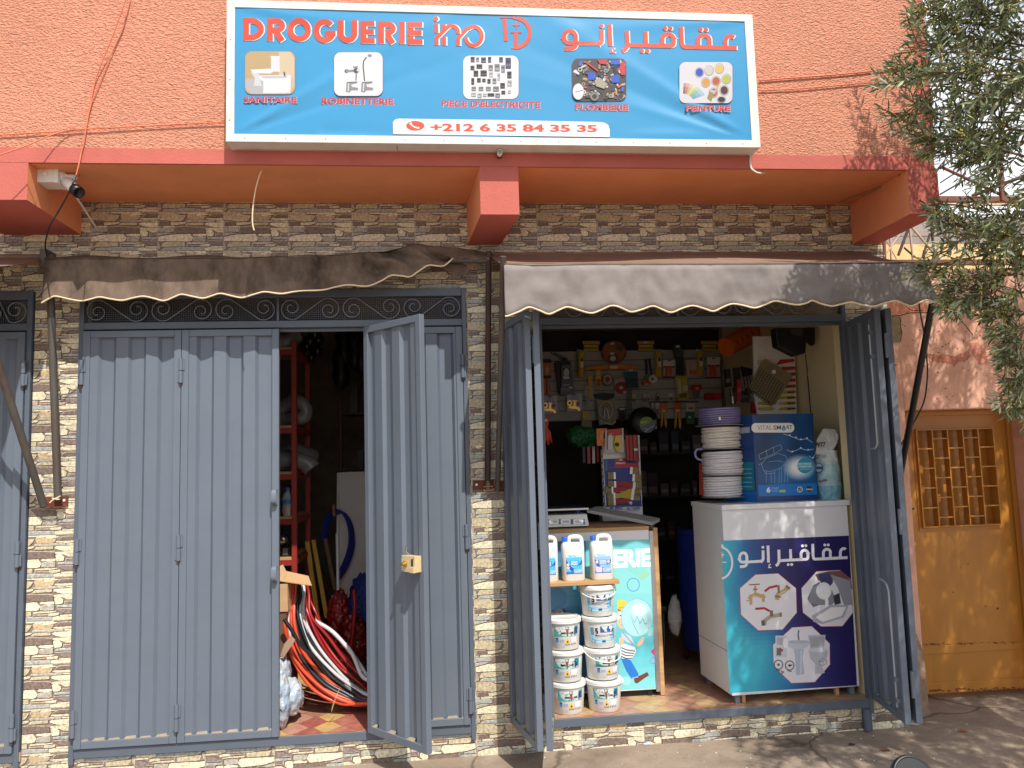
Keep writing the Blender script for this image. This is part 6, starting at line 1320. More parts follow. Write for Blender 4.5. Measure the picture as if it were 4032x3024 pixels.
def glove():
    t = thing('rubber_glove', at(*cA(395, 900), 1.5), 'bright orange rubber glove hanging beside the open door leaf', 'glove')
    q = MB(); Yg = 1.5
    q.px([cA(*p) for p in [(352, 765), (410, 762), (414, 800), (405, 850), (428, 880), (440, 960), (432, 970), (420, 930), (416, 980), (404, 986), (396, 940), (384, 990), (370, 990), (366, 940), (348, 980), (346, 860)]], Yg, .03, pm(226, 74, 30, .55)); q.build('palm', t, bevel=.006)
    q = MB(); ptag(q, 388, 790, cA, Yg-.001); q.build('price_tag', t)
glove()
t = thing('net_bag', at(*cA(670, 920), 1.95), 'crumpled green nylon net in a clear bag', 'bag')
q = MB(); q.blob(at(*cA(672, 920), 1.95), (.140, .07, .098), pm(40, 120, 62, .5, .3), 34, 22, .16, 5, seed=3); q.build('net', t)
q = MB()
rr_ = random.Random(2)
for k in range(26):
    p = at(*cA(672+rr_.uniform(-85, 85), 920+rr_.uniform(-60, 60)), 1.87); q.tube(smooth_path([p+Vector((rr_.uniform(-.03, .03), rr_.uniform(-.01, .01), rr_.uniform(-.03, .03))) for j in range(4)], 4), .003, pm(96, 170, 120, .4), 5)
q.build('strands', t)
good('trowel_pack', 'orange carded pointing trowel next to the green net bag', 'trowel', cA, [('card', [([(778, 856), (858, 850), (855, 985), (782, 985)], (224, 120, 44), .004, 0)]), ('trowel', [(oct_(828, 910, 26, 44, 18), (232, 140, 60), .012, .01), ([(838, 880), (852, 885), (848, 925), (834, 930)], (50, 36, 26), .01, .018)])], 1.12)
good('chalk_line', 'yellow chalk line reel and powder bottle on a red card', 'chalk line', cA, [('card', [([(846, 866), (985, 850), (990, 1036), (840, 1040)], (200, 190, 184), .004, 0), ([(860, 862), (975, 852), (975, 905), (860, 912)], (190, 50, 40), .002, .003)]), ('bottle', [((868, 905, 900, 1015), (216, 210, 206), .03, .03), ((872, 890, 898, 906), (190, 160, 60), .03, .03)]), ('reel', [([(925, 908), (950, 905), (970, 960), (966, 1000), (936, 1036), (915, 990), (914, 960)], (220, 190, 50), .03, .03)]), ('hub', [(oct_(936, 976, 17, 17), K_, .004, .034)])], 1.08)
good('tube_pack', 'clear bag of dark red plastic tubes', 'pack', cA, [('bag', [([(998, 905), (1095, 900), (1108, 1108), (1005, 1100)], (120, 44, 42), .004, 0)]), ('tube', [([(1006, 910), (1022, 910), (1030, 1095), (1012, 1095)], (176, 46, 42), .014, .014)]), ('tube', [([(1030, 908), (1048, 908), (1054, 1100), (1036, 1100)], (160, 40, 38), .014, .016)]), ('tube', [([(1058, 906), (1076, 906), (1086, 1098), (1068, 1098)], (180, 50, 46), .014, .014)]), ('price_tag', [((1066, 1006, 1094, 1024), W_, .001, .02)])], 1.06)
good('tool_pack', 'red and black handled tools in a clear bag below the green net', 'pack', cA, [('handle', [([(670, 1000), (690, 995), (694, 1115), (674, 1120)], (30, 20, 22), .02, 0)]), ('handle', [([(706, 995), (728, 992), (732, 1122), (710, 1125)], (150, 30, 34), .02, 0)]), ('handle', [([(745, 992), (765, 990), (768, 1120), (748, 1122)], (200, 190, 190), .02, 0)]), ('handle', [([(778, 990), (796, 990), (800, 1110), (782, 1115)], (160, 34, 36), .02, 0)])], 1.25)
q = MB(); Yt = 2.0; c = at(*cA(1148, 800), Yt)
q.lathe([(.0, .0), (.112, .005), (.136, .03), (.138, .06), (.126, .08), (0, .09)], c, M['black'], 30, 'y'); rt0 = thing('tyre_bag', c, 'round black zipped bag with a lime green label hanging in front of the panel', 'bag')
q.build('bag', rt0)
pr = Print(lambda u, v, l: at(*cA(u, v), Yt-.0005-l)+Vector((0, .0, 0)))
P = [(1112+0, 800)]+arc(1165, 812, 58, 55, 150, 330, 16); pr.poly([(x, y) for x, y in oct_(1168, 825, 58, 62, 28)], (120, 130, 160)); pr.poly([(1110, 830), (1112, 800), (1125, 778), (1150, 764), (1180, 765), (1205, 780), (1195, 800), (1160, 822), (1125, 838)], (150, 178, 40)); pr.rect(1118, 798, 1136, 812, (226, 220, 190)); pr.rect(1140, 795, 1168, 812, (216, 190, 170)); pr.stroke([(1150, 880), (1185, 850), (1215, 835)], 8, (206, 210, 216)); pr.stroke([(1140, 850), (1170, 860)], 6, (220, 222, 226))
pr.trect('DELUX', 1220, 786, 1236, 866, (206, 206, 206), .02) if False else pr.text('DELUX', (1219, 790), (1226, 862), (1238, 784), (1243, 858), (206, 206, 206), .02)
pr.build('label', rt0)
# small carded items along the lower slats
SM = [(1052, 590, 1080, 655, (206, 190, 180), 'narrow white carded item below the teal pack'), (1138, 585, 1162, 655, (190, 176, 170), 'narrow pale carded item left of its twin below the tape measures'), (1166, 588, 1188, 645, (200, 188, 180), 'narrow pale carded item right of its twin below the tape measures'), (1240, 580, 1262, 640, (120, 116, 120), 'small grey carded item hung left of the blue hook bar'), (1330, 580, 1368, 645, (206, 200, 200), 'white carded item right of the blue hook bar'), (1200, 655, 1222, 740, (170, 190, 214), 'pale blue packed item on a red card behind the round black bag'), (1230, 655, 1262, 752, (206, 180, 176), 'pink and white carded item beside the orange pliers'), (950, 690, 1000, 800, (34, 32, 34), 'black carded tool beside the water hose kit')]
for x0, y0, x1, y1, col, lab in SM: good('hanging_card', lab, 'pack', cA, [('card', [((x0, y0, x1, y1), col, .006, 0), ((x0+3, y0+(y1-y0)*.5, x1-3, y1-6), tuple(int(c*.55) for c in col), .004, .004)]), ('price_tag', [((x0+4, y0+6, x1-4, y0+20), W_, .001, .004)])])
for x0, y0, x1, y1, h, lab in ((1266, 658, 1324, 790, (214, 120, 40), 'orange handled pliers with long tips beside the green pack'), (1372, 655, 1434, 800, (206, 96, 50), 'orange side cutters left of the green pack')):
    good('pliers', lab, 'pliers', cA, [('card', [((x0, y0, x1, y0+70), h, .004, 0), ((x0+16, y0+52, x1-14, y0+68), W_, .001, .003)]), ('handle', [([(x0+14, y0+70), (x0+26, y0+70), (x0+22, y1+40), (x0+8, y1+60), (x0+6, y1+20)], (216, 160, 70), .014, .004)]), ('handle', [([(x1-26, y0+70), (x1-14, y0+70), (x1-4, y1+20), (x1-8, y1+60), (x1-22, y1+40)], (216, 160, 70), .014, .004)])])
good('hanging_pack', 'green packed item with a white and red header near the purple hose coil', 'pack', cA, [('header_card', [((1468, 660, 1534, 722), (216, 210, 206), .004, 0), ((1484, 690, 1520, 706), (190, 50, 50), .001, .002)]), ('contents', [((1470, 724, 1530, 818), (36, 110, 62), .02, .01)]), ('price_tag', [((1486, 758, 1504, 774), W_, .001, .012)])])
q = MB(); q.tube([at(*cA(1180, 650), YG), at(*cA(1560, 646), YG)], .005, M['black'], 6); tag(q.build('hook_rail'), 'thin black rail with hooks along the lower slats', 'rail')
q = MB(); q.tube([at(*cA(425, 268), YG), at(*cA(530, 330), YG)], .005, M['black'], 6); q.tube([at(*cA(450, 268), YG), at(*cA(545, 322), YG)], .005, M['black'], 6); q.tube([at(*cA(x, y), YG) for x, y in oct_(522, 322, 10, 14, 10)], .004, M['black'], 6, True); q.tube([at(*cA(x, y), YG) for x, y in oct_(546, 322, 10, 14, 10)], .004, M['black'], 6, True); tag(q.build('scissors'), 'black scissors hanging above the dark cartons', 'scissors')
for k in range(3): 
    q = MB(); x = 1012+k*16; q.tube([at(*cA(x, 555), YG), at(*cA(x+2, 800-k*20), YG)], .005, pm(110, 106, 102, .4, metal=.6), 6); tag(q.build('steel_rod'), 'thin grey steel rod hanging below the teal pack', 'rod', 'steel rods below the teal pack')
# --- brush stand between the counters
BS = thing('brush_stand', at(*cA(970, 1500), 1.15), 'white perforated display stand carrying a blue card of paint brushes', 'display stand')
Yb = 1.15
q = MB(); q.px([cA(*p) for p in [(822, 985), (1108, 905), (1135, 1580), (850, 1580)]], Yb, .02, M['whitep']); q.build('panel', BS)
q = MB()
for k in range(9): q.pxr(*cA(806+k*2.4, 1010+k*52), *cA(818+k*2.4, 1022+k*52), Yb-.004, .02, M['black']); q.pxr(*cA(814+k*2.4, 1022+k*52), *cA(820+k*2.4, 1058+k*52), Yb-.006, .02, pm(180, 178, 174))
q.build('slotted_upright', BS)
BC = thing('brush_card', at(*cA(980, 1260), Yb), 'royal blue display card with a red corner holding two rows of paint brushes', 'display card')
q = MB(); q.px([cA(*p) for p in [(835, 1088), (1100, 1082), (1126, 1450), (858, 1456)]], Yb-.012, .006, pm(30, 48, 140, .4)); q.build('card', BC)
q = MB(); q.px([cA(*p) for p in [(922, 1084), (1000, 1082), (1004, 1120), (1102, 1118), (1105, 1150), (915, 1155)]], Yb-.0145, .002, pm(196, 34, 44, .4)); q.build('red_corner', BC)
pr = Print(lambda u, v, l: at(*cA(u, v), Yb-.0152-l)); pr.trect('kersax', 928, 1110, 1000, 1128, (236, 226, 230), .03) if False else pr.rect(928, 1114, 1000, 1126, (226, 190, 196))
pr.poly([(950, 1098), (966, 1086), (982, 1098)], (240, 236, 238)); pr.rect(880, 1150, 1010, 1156, (110, 70, 110)); pr.rect(846, 1095, 862, 1180, (60, 100, 170)); pr.circ(1042, 1425, 12, (226, 230, 240)); pr.stroke([(1015, 1410), (1050, 1440)], 4, (226, 230, 240)); pr.build('print', BC)
for k, (x, y, d, col) in enumerate(((862, 1188, 1, None), (1038, 1150, -1, None), (1056, 1206, -1, None), (866, 1256, 1, R_), (1060, 1264, -1, R_), (846, 1300, 1, R_), (1052, 1312, -1, Y_), (860, 1345, 1, Y_), (1046, 1350, -1, Y_), (862, 1390, 1, R_))):
    BR_ = good('paint_brush', '%s handled brush lying %s on the blue card' % ('hidden' if col is None else 'red' if col == R_ else 'yellow', 'to the left' if d > 0 else 'to the right'), 'paint brush', cA, [('bristles', [([(x, y), (x+48, y+2), (x+50, y+54), (x+4, y+56)] if d > 0 else [(x+20, y), (x+68, y+4), (x+64, y+58), (x+16, y+54)], (150, 130, 84), .016, .014)]), ('ferrule', [([(x+48, y+2), (x+62, y+2), (x+64, y+54), (x+50, y+54)] if d > 0 else [(x, y-2), (x+20, y), (x+16, y+54), (x-4, y+52)], M['steel'], .018, .016)])]+([('handle', [([(x+62, y+8), (x+150, y+2), (x+180, y+16), (x+150, y+34), (x+64, y+46)] if d > 0 else [(x, y+6), (x-90, y+2), (x-118, y+16), (x-88, y+34), (x-4, y+46)], col, .016, .014+.004*(k % 3))])] if col else []), Yb-.012, 'paint brushes on the blue card')
BRUSH_FIX = [o for o in C.objects if o.name.startswith('paint_brush')]
for o, lab in zip(sorted(BRUSH_FIX, key=lambda o: -o.location.z), ('topmost brush of the blue card, bristles to the right', 'uppermost brush on the left side of the blue card', 'second brush down on the right side of the blue card', 'upper red handled brush on the left of the blue card', 'red handled brush on the right of the blue card', 'red handled brush on the left that sticks out past the card edge', 'upper yellow handled brush on the right of the blue card', 'yellow handled brush on the left of the blue card', 'lower yellow handled brush on the right of the blue card', 'lowest red handled brush on the blue card')): o['label'] = lab
PB = thing('carton', at(*cA(980, 1560), .95), 'white carton printed with blue brush lettering beneath the brush card', 'box')
q = MB(); q.px([cA(*p) for p in [(815, 1460), (1132, 1452), (1136, 1585), (830, 1590)]], .98, .12, pm(206, 204, 204, .6)); q.build('carton', PB)
pr = Print(lambda u, v, l: at(*cA(u, v), .979-l)); pr.text('PINC', (920, 1482), (980, 1480), (922, 1454), (982, 1452), (34, 70, 160), .04); pr.text('AU NISRI', (1005, 1481), (1112, 1478), (1012, 1456), (1116, 1453), (34, 70, 160), .04); pr.rect(880, 1458, 908, 1472, (40, 80, 170)); pr.stroke([(920, 1488), (1095, 1486)], 3, (60, 90, 170)); pr.build('lettering', PB)
# --- stock at the right, above and on the tall counter
good('display_board', 'tall white board with red and yellow scrapers in the right corner', 'display board', cB, [('board', [([(655, 155), (990, 150), (1012, 785), (690, 790), (665, 640)], (222, 218, 212), .02, 0)]), ('header_print', [((686, 345, 760, 385), (206, 190, 176), .001, .002)])]+[('scraper', [([(880, 345), (990, 340), (992, 360), (850, 385)] if k == 0 else [(900, 405+(k-1)*49), (1000, 400+(k-1)*49), (1002, 425+(k-1)*49), (890, 430+(k-1)*49)], R_, .02, .02)]) for k in range(5)]+[('scraper', [([(880, 600+k*45), (985, 592+k*45), (1005, 608+k*45), (985, 622+k*45), (870, 618+k*45)], (196, 166, 40), .02, .02), ([(930, 604+k*45), (1004, 602+k*45), (1004, 612+k*45), (940, 618+k*45)], (70, 52, 30), .004, .024)]) for k in range(4)]+[('scraper', [([(700, 690+k*45), (800, 685+k*45), (835, 700+k*45), (800, 712+k*45), (705, 710+k*45)], (196, 166, 40), .02, .02)]) for k in range(2)], .90)
_y = .84
t = thing('plaster_tray', at(*cB(790, 520), _y), 'dusty brown perforated metal tray hung cornerwise on the white board', 'tray')
P = [(760, 338), (800, 365), (965, 460), (975, 480), (835, 710), (815, 708), (628, 585), (622, 565), (742, 345)]
q = MB(); q.px([cB(*p) for p in P], _y, .012, pm(134, 118, 84, .7, .2)); q.build('plate', t, bevel=.003)
q = MB(); ex, ey = (.83, .555), (-.5, .866)
for i in range(10):
    for j in range(11):
        x, y = 690+i*24*ex[0]-0+j*20*ey[0]+30, 425+i*24*ex[1]+j*20*ey[1]
        q.px([cB(x+7*math.cos(k), y+7*math.sin(k)) for k in (0, 1.05, 2.1, 3.14, 4.19, 5.24)], _y-.0012, .001, M['black'])
q.build('perforation', t)
q = MB(); q.px([cB(*p) for p in [(808, 432), (836, 428), (840, 456), (812, 460)]], _y-.002, .001, TAGM); q.build('price_tag', t)
t = thing('fabric_roll', at(*cB(600, 180), 1.5), 'orange plastic sheeting roll lying across under the ceiling', 'roll')
q = MB(); a, b_ = at(*cB(430, 245), 1.45), at(*cB(640, 128), 1.6); q.tube([a, b_], .085, pm(222, 104, 30, .4), 22); e_ = at(*cB(860, 118), 1.7); q.tube([b_+Vector((-.02, 0, .01)), e_], .052, pm(206, 70, 30, .4), 18); q.build('sheet_roll', t)
q = MB(); dvv = (b_-a).normalized(); up_ = Vector((-.3, -.75, .2)).normalized()
for k in range(4): p = a.lerp(b_, .18+k*.2)+Vector((.02, -.083, .012)); q.lathe([(0, 0), (.02, .001)], p, pm(150, 60, 24), 8, 'y')
q.build('print', t)
YTV = .42
t = thing('television', at(*cB(990, 190), .45), 'black monitor seen from below on a wall bracket in the upper right corner', 'monitor')
q = MB(); q.px([cB(*p) for p in [(835, 82), (1095, 82), (1085, 290), (1010, 312), (852, 232)]], YTV, .09, M['black']); q.build('casing', t, bevel=.006)
q = MB(); q.px([cB(*p) for p in [(1085, 82), (1162, 82), (1160, 215), (1140, 228), (1090, 195)]], YTV+.05, .03, M['black']); q.px([cB(*p) for p in [(960, 92), (1060, 90), (1050, 150), (970, 140)]], YTV-.001, .004, pm(60, 60, 64, .3)); q.build('bracket', t)
def atx(u, v, X):
    r = _r2*((u-2016)/FPX)+_d2*((v-1512)/FPX)+_f; return CAM+r*(X/r.x)
cable([at(*cB(1080, 300), .5)]+[atx(*cB(x, y), 2.852) for x, y in ((1094, 420), (1106, 560), (1118, 700), (1124, 800))], .004, M['black'], 'thin black cable running down the cream wall from the monitor', cat='cable', grp='indoor cables')
good('caulking_gun', 'pair of black cartridge guns hanging in the dark corner', 'caulking gun', cB, [('body', [([(430, 420), (470, 415), (480, 560), (440, 570)], K_, .04, 0), ([(500, 410), (545, 405), (560, 600), (515, 600)], (34, 32, 34), .04, .02)]), ('handle', [([(560, 400), (650, 420), (640, 560), (600, 600), (575, 480)], (26, 25, 27), .03, 0)]), ('trigger', [([(430, 500), (468, 495), (470, 530), (436, 536)], (120, 100, 110), .01, .02)])], 1.2)
for k in range(4): good('silicone_nozzle', 'white tapered cartridge nozzle in the dark corner beside the tray', 'nozzle', cB, [('tip', [([(556+k*26, 490-k*6), (568+k*26, 488-k*6), (590+k*22, 585-k*8), (572+k*22, 588-k*8)], (150, 140, 136), .014, 0)])], 1.1, 'white cartridge nozzles in the corner')
q = MB(); a = at(*cB(490, 570), 1.4); q.tube([at(*cB(478, 575), 1.4), at(*cB(486, 645), 1.4)], .022, pm(110, 108, 108, .4, metal=.5), 14); q.tube([at(*cB(486, 620), 1.4), at(*cB(492, 706), 1.4)], .0215, M['steel'], 14); tag(q.build('spray_tin'), 'slim metal cylinder glinting above the purple hose coil', 'tin')
for k, (x, y, x1_, y1_, col, lab) in enumerate(((525, 505, 560, 680, (150, 34, 40), 'dark red tube tin standing in the dark corner'), (560, 600, 620, 690, K_, 'black packed tool lying below the white nozzles'), (640, 610, 690, 660, (150, 146, 150), 'small white label card beside the tray corner'), (650, 690, 715, 782, (170, 30, 34), 'red carton behind the blue filter box'))): good('boxed_item', lab, 'pack', cB, [('pack', [((x, y, x1_, y1_), col, .04, 0)]), ('label', [((x+6, y+(y1_-y)*.4, x1_-6, y+(y1_-y)*.6), tuple(min(255, c+50) for c in col), .001, .002)])], 1.0)
# --- reels of hose on the tall counter
def reel(x, y0, y1, rx, label, m_, loose, seed, flange=True, Y=.30):
    c0, c1 = at(*cB(x, y1), Y), at(*cB(x, y0), Y); r_ = abs(at(*cB(x+rx, y1), Y).x-c0.x); h = c1.z-c0.z
    t = thing('hose_reel', c0, label, 'hose reel', 'stacked hose reels on the tall counter'); rn = random.Random(seed)
    q = MB(); n = max(5, int(h/.0165))
    P = []
    for k in range(n*20+1):
        z = c0.z+.008+(h-.016)*k/(n*20); a = 6.2832*k/20; rr2 = r_*(.93+loose*.10*noise.noise(Vector((k*.045, seed, 0)))); P.append(Vector((c0.x+rr2*math.cos(a), Y+rr2*math.sin(a), z+loose*.014*noise.noise(Vector((k*.11, seed, 4))))))
    q.tube(P, .0085, m_, 7); q.lathe([(r_*.9, .004), (r_*.9, h-.004)], c0, m_, 30); q.build('hose', t)
    if flange:
        q = MB(); q.lathe([(r_*1.10, .0), (r_*1.10, .004)], c0, pm(120, 112, 106, .7), 32); q.build('flange', t)
    return t, c0, r_, h
HOSE = mat('white_braided_hose', srgb(206, 202, 204), .35, .10, 60, spec=.5); HOSE2 = mat('cream_hose', srgb(210, 202, 190), .4, .1, 40); PUR = mat('clear_violet_hose', srgb(116, 108, 150), .2, .2, 10, spec=.6)
Yr = .30
reel(408, 1290, 1466, 152, 'lowest reel of white hose standing on the tall counter', HOSE, .35, 1)
reel(408, 1090, 1286, 160, 'second reel up, white hose with a loose end', HOSE, .8, 2)
reel(395, 892, 1076, 152, 'third reel up, untidy cream hose', HOSE2, 1.0, 3)
reel(380, 738, 886, 170, 'topmost coil of translucent violet hose wrapped in film', PUR, .12, 4, True)
q = MB(); p = at(*cB(381, 824), Yr-.20); q.px([cB(374, 812), cB(388, 810), cB(390, 836), cB(376, 838)], .105, .001, TAGM); tag(q.build('price_sticker'), 'small white price sticker on the violet hose coil', 'sticker')
q = MB(); q.tube(smooth_path([at(*cB(x, y), .22) for x, y in ((240, 1075), (196, 1078), (180, 1110), (196, 1150), (250, 1172))], 5), .008, PUR, 8); tag(q.build('hose_end'), 'loose looped end of hose sticking out left of the reels', 'hose')
q = MB(); q.px([cB(232, 1190), cB(255, 1185), cB(255, 1455), cB(234, 1452)], .42, .05, pm(190, 70, 40, .5)); tag(q.build('gas_bottle'), 'orange red upright canister glimpsed left of the reels', 'canister')
# --- boxed water filter
VB = thing('filter_box', at(*cB(920, 1460), .2), 'large blue boxed water filter with a white name strip on the tall counter', 'box')
a, b_, c, d = at(*cB(668, 1462), .16), at(*cB(1178, 1448), .16), at(*cB(1142, 780), .16), at(*cB(665, 798), .16)
ztop = (c.z+d.z)/2+.0; zbot = zt_c+.001; xl, xr_ = (a.x+d.x)/2, (b_.x+c.x)/2
NAV = mat('box_blue', (1, 1, 1), .3, .03, 5, attr=True)
q = MB(); F_, B2 = .16, .44
q.mesh([(xl, F_, zbot), (xr_, F_, zbot), (xr_+.02, B2, zbot), (xl-.13, B2-.05, zbot), (xl, F_, ztop), (xr_, F_, ztop), (xr_+.02, B2, ztop), (xl-.13, B2-.05, ztop)], [(0, 1, 5, 4), (1, 2, 6, 5), (2, 3, 7, 6), (3, 0, 4, 7), (4, 5, 6, 7), (3, 2, 1, 0)], NAV, srgb(26, 62, 116)); q.build('carton', VB)
pr = Print(lambda u, v, l: at(*cB(u, v), F_-.001-l), NAV)
def bq(a_, t_): A2, B3, C3, D3 = (668, 800), (1143, 782), (1178, 1446), (700, 1462); return tuple(A2[i]*(1-a_)*(1-t_)+B3[i]*a_*(1-t_)+D3[i]*(1-a_)*t_+C3[i]*a_*t_ for i in (0, 1))
for j in range(50):
    for k in range(40):
        x, y = (k+.5)/40, (j+.5)/50; n_ = .5+.6*noise.noise(Vector((x*3.2, y*3.2, 7))); gl = max(0, 1-((x-.72)/.30)**2-((y-.66)/.17)**2)
        if y > .86: col = (24, 118, 196)
        else: col = tuple(int(p0+(p1-p0)*min(1, max(0, n_*.6+y*.35))) for p0, p1 in zip((10, 36, 66), (28, 112, 178))); col = tuple(int(c0+(236-c0)*min(1, gl*1.15)) for c0 in col)
        pr.mb.poly([pr.fn(*bq(a_, t_), 0) for a_, t_ in ((k/40, j/50), ((k+1)/40, j/50), ((k+1)/40, (j+1)/50), (k/40, (j+1)/50))], NAV, srgb(*col))
pr.l = 2
pr.rrect(640, 862, 990, 940, 36, (226, 222, 214)); pr.rect(672, 862, 720, 940, (226, 222, 214))
pr.text('VITAL', (690, 918), (806, 916), (690, 882), (806, 880), (120, 126, 132), .0); pr.text('SM', (820, 917), (882, 916), (820, 881), (882, 880), (70, 78, 92), .015); pr.text('RT', (928, 914), (975, 913), (928, 881), (975, 880), (70, 78, 92), .015)
pr.poly([cx_ for cx_ in [(906, 876), (916, 895), (922, 908), (916, 922), (904, 926), (892, 920), (888, 906), (896, 892)]], (40, 130, 190)); pr.poly([(900, 905), (920, 908), (910, 920), (898, 920)], (120, 190, 120))
WL = (150, 176, 200)
for P in ([(700, 1120), (820, 1060), (880, 1040), (890, 1075), (830, 1110), (712, 1160), (700, 1120)], [(720, 1200), (760, 1150), (860, 1110), (920, 1130), (940, 1170), (880, 1230), (790, 1260), (740, 1250), (720, 1200)], [(760, 1260), (762, 1350)], [(830, 1250), (832, 1350)], [(868, 1230), (866, 1350)], [(940, 1165), (936, 1345)], [(885, 1220), (884, 1350)], [(745, 1255), (760, 1275), (830, 1270)], [(780, 1180), (850, 1170), (900, 1180)], [(760, 1080), (768, 1130)], [(820, 1062), (826, 1110)], [(700, 1205), (720, 1190)], [(800, 1268), (802, 1350)], [(916, 1190), (912, 1348)]): pr.stroke(P, 2.6, WL)
for P in ([(900, 950), (950, 965), (1000, 985), (1040, 1000), (1090, 990), (1140, 1020)], [(930, 1080), (970, 1100), (1040, 1070), (1100, 1085), (1150, 1075)], [(1110, 1130), (1140, 1150), (1158, 1120)]):
    pr.stroke(P, 4, (170, 200, 222)); [pr.circ(x+4, y-5, 7, (190, 214, 230)) for x, y in P[1:-1]]
pr.circ(1077, 1210, 62, (40, 150, 176), 64); pr.text('REVERSE', (1022, 1206), (1130, 1203), (1022, 1188), (1130, 1185), (210, 234, 240), .02); pr.text('OSMOSIS', (1020, 1228), (1132, 1225), (1020, 1210), (1132, 1207), (210, 234, 240), .02); pr.rect(1036, 1236, 1120, 1241, (170, 214, 222))
pr.text('6', (764, 1432), (796, 1430), (764, 1386), (796, 1384), (236, 240, 246), .05); pr.text('STAGES', (802, 1402), (862, 1400), (802, 1388), (862, 1386), (150, 200, 236), .02); pr.rect(802, 1408, 860, 1413, (120, 180, 226)); pr.rect(806, 1420, 860, 1424, (120, 180, 226)); pr.rect(868, 1408, 920, 1428, (170, 200, 110))
pr.circ(1036, 1404, 22, (226, 230, 236), 24); pr.circ(1036, 1404, 16, (40, 46, 60), 17); pr.stroke([(1028, 1404), (1034, 1411), (1045, 1396)], 4, (240, 240, 244)); pr.circ(1113, 1402, 24, (60, 56, 60), 24); pr.rect(1086, 1398, 1142, 1410, (200, 180, 160)); pr.build('front_print', VB)
pr = Print(lambda u, v, l: (lambda t_: Vector((xl-.13*t_-.001-l, F_+(B2-.05-F_)*t_-.0008-l, v)))(u), NAV)
pr.poly([(0, zbot), (1, zbot), (1, zbot+.07), (0, zbot+.07)], (20, 96, 172)); pr.poly([(.05, zbot+.075), (.75, zbot+.075), (.75, zbot+.26), (.6, zbot+.27), (.05, zbot+.27)], (20, 110, 130)); pr.poly([(.1, ztop-.12), (1, ztop-.13), (1, ztop-.09), (.1, ztop-.08)], (150, 160, 170))
for k in range(5): pr.poly([(.12, zbot+.10+k*.03), (.6, zbot+.10+k*.03), (.6, zbot+.106+k*.03), (.12, zbot+.106+k*.03)], (90, 170, 190))
pr.build('side_print', VB)
# --- bag of softener salt
SB = thing('salt_bag', at(*cB(1280, 1440), .25), 'plump white and pale blue plastic bag of softener salt leaning by the wall', 'bag')
c0, c1 = at(*cB(1275, 1440), .25), at(*cB(1265, 1045), .25); hw = abs(at(*cB(1388, 1300), .25).x-at(*cB(1175, 1300), .25).x)/2; hz = c1.z-c0.z
BAGM = mat('salt_bag_film', (1, 1, 1), .3, .10, 12, attr=True, bump=1.0, bs=22, bdist=.02, spec=.5)
q = MB()
def bagf(a_, t_):
    th = 2*math.pi*a_; w2 = hw*(1.0 if t_ < .8 else 1-.10*(t_-.8)/.2)*(.86+.14*math.sin(math.pi*min(1, t_*1.15))); p = Vector((c0.x+w2*math.cos(th)*(1+.035*math.sin(7*th+3*t_)+.10*noise.noise(Vector((a_*7, t_*6, 5)))), c0.y+.02+.085*math.sin(th)*(1+.22*noise.noise(Vector((a_*9, t_*7, 1)))), zt_c+.001+hz*t_)); return p
def bcol(t_): return (200, 212, 214) if t_ > .72 else (170, 206, 210) if t_ > .25 else (130, 182, 194)
V = [bagf(i_/40, j_/18) for j_ in range(19) for i_ in range(40)]
for j_ in range(18):
    for i_ in range(40): q.mesh([V[j_*40+i_], V[j_*40+(i_+1) % 40], V[(j_+1)*40+(i_+1) % 40], V[(j_+1)*40+i_]], [(0, 1, 2, 3)], BAGM, srgb(*((214, 214, 212) if i_ in (36, 37, 38, 39, 0, 1) else bcol(j_/18))), True)
q.build('filled_bag', SB)
q = MB(); p0 = Vector((c0.x, .25, zt_c+hz)); tp = at(*cB(1280, 915), .25)
q.mesh([at(*cB(x, y), Y) for x, y, Y in ((1160, 1120, .19), (1290, 1120, .19), (1345, 1020, .21), (1355, 960, .24), (1325, 910, .26), (1225, 905, .26), (1170, 1000, .22))]+[at(*cB(x, y), Y) for x, y, Y in ((1160, 1120, .33), (1290, 1120, .33), (1345, 1020, .31), (1355, 960, .30), (1325, 910, .30), (1225, 905, .30), (1170, 1000, .31))], [tuple(range(7)), tuple(range(13, 6, -1))]+[(i_, (i_+1) % 7, 7+(i_+1) % 7, 7+i_) for i_ in range(7)], BAGM, srgb(214, 212, 208)); q.build('folded_top', SB, bevel=.01)
pr = Print(lambda u, v, l: at(*cB(u, v), .178-l)+Vector((0, (v < 1090)*.0, 0)))
pr.text('PITI', (1160, 1062), (1232, 1056), (1166, 1022), (1246, 1016), (40, 40, 44), .03)
pr.build('lettering', SB)
pr = Print(lambda u, v, l: at(*cB(u, v), .176-l))
pr.text('SOFTENER', (1165, 1146), (1252, 1143), (1165, 1124), (1252, 1121), (120, 150, 160), .02); pr.circ(1192, 1228, 34, (60, 90, 130), 40); pr.circ(1192, 1228, 28, (150, 176, 196), 33); pr.rect(1164, 1218, 1220, 1240, (50, 74, 110)); pr.circ(1200, 1340, 26, (110, 100, 110), 10); pr.circ(1240, 1330, 22, (120, 110, 116), 9); [pr.circ(1172+k*17, 1164, 6, (150, 176, 184)) for k in range(3)]; pr.build('print', SB)
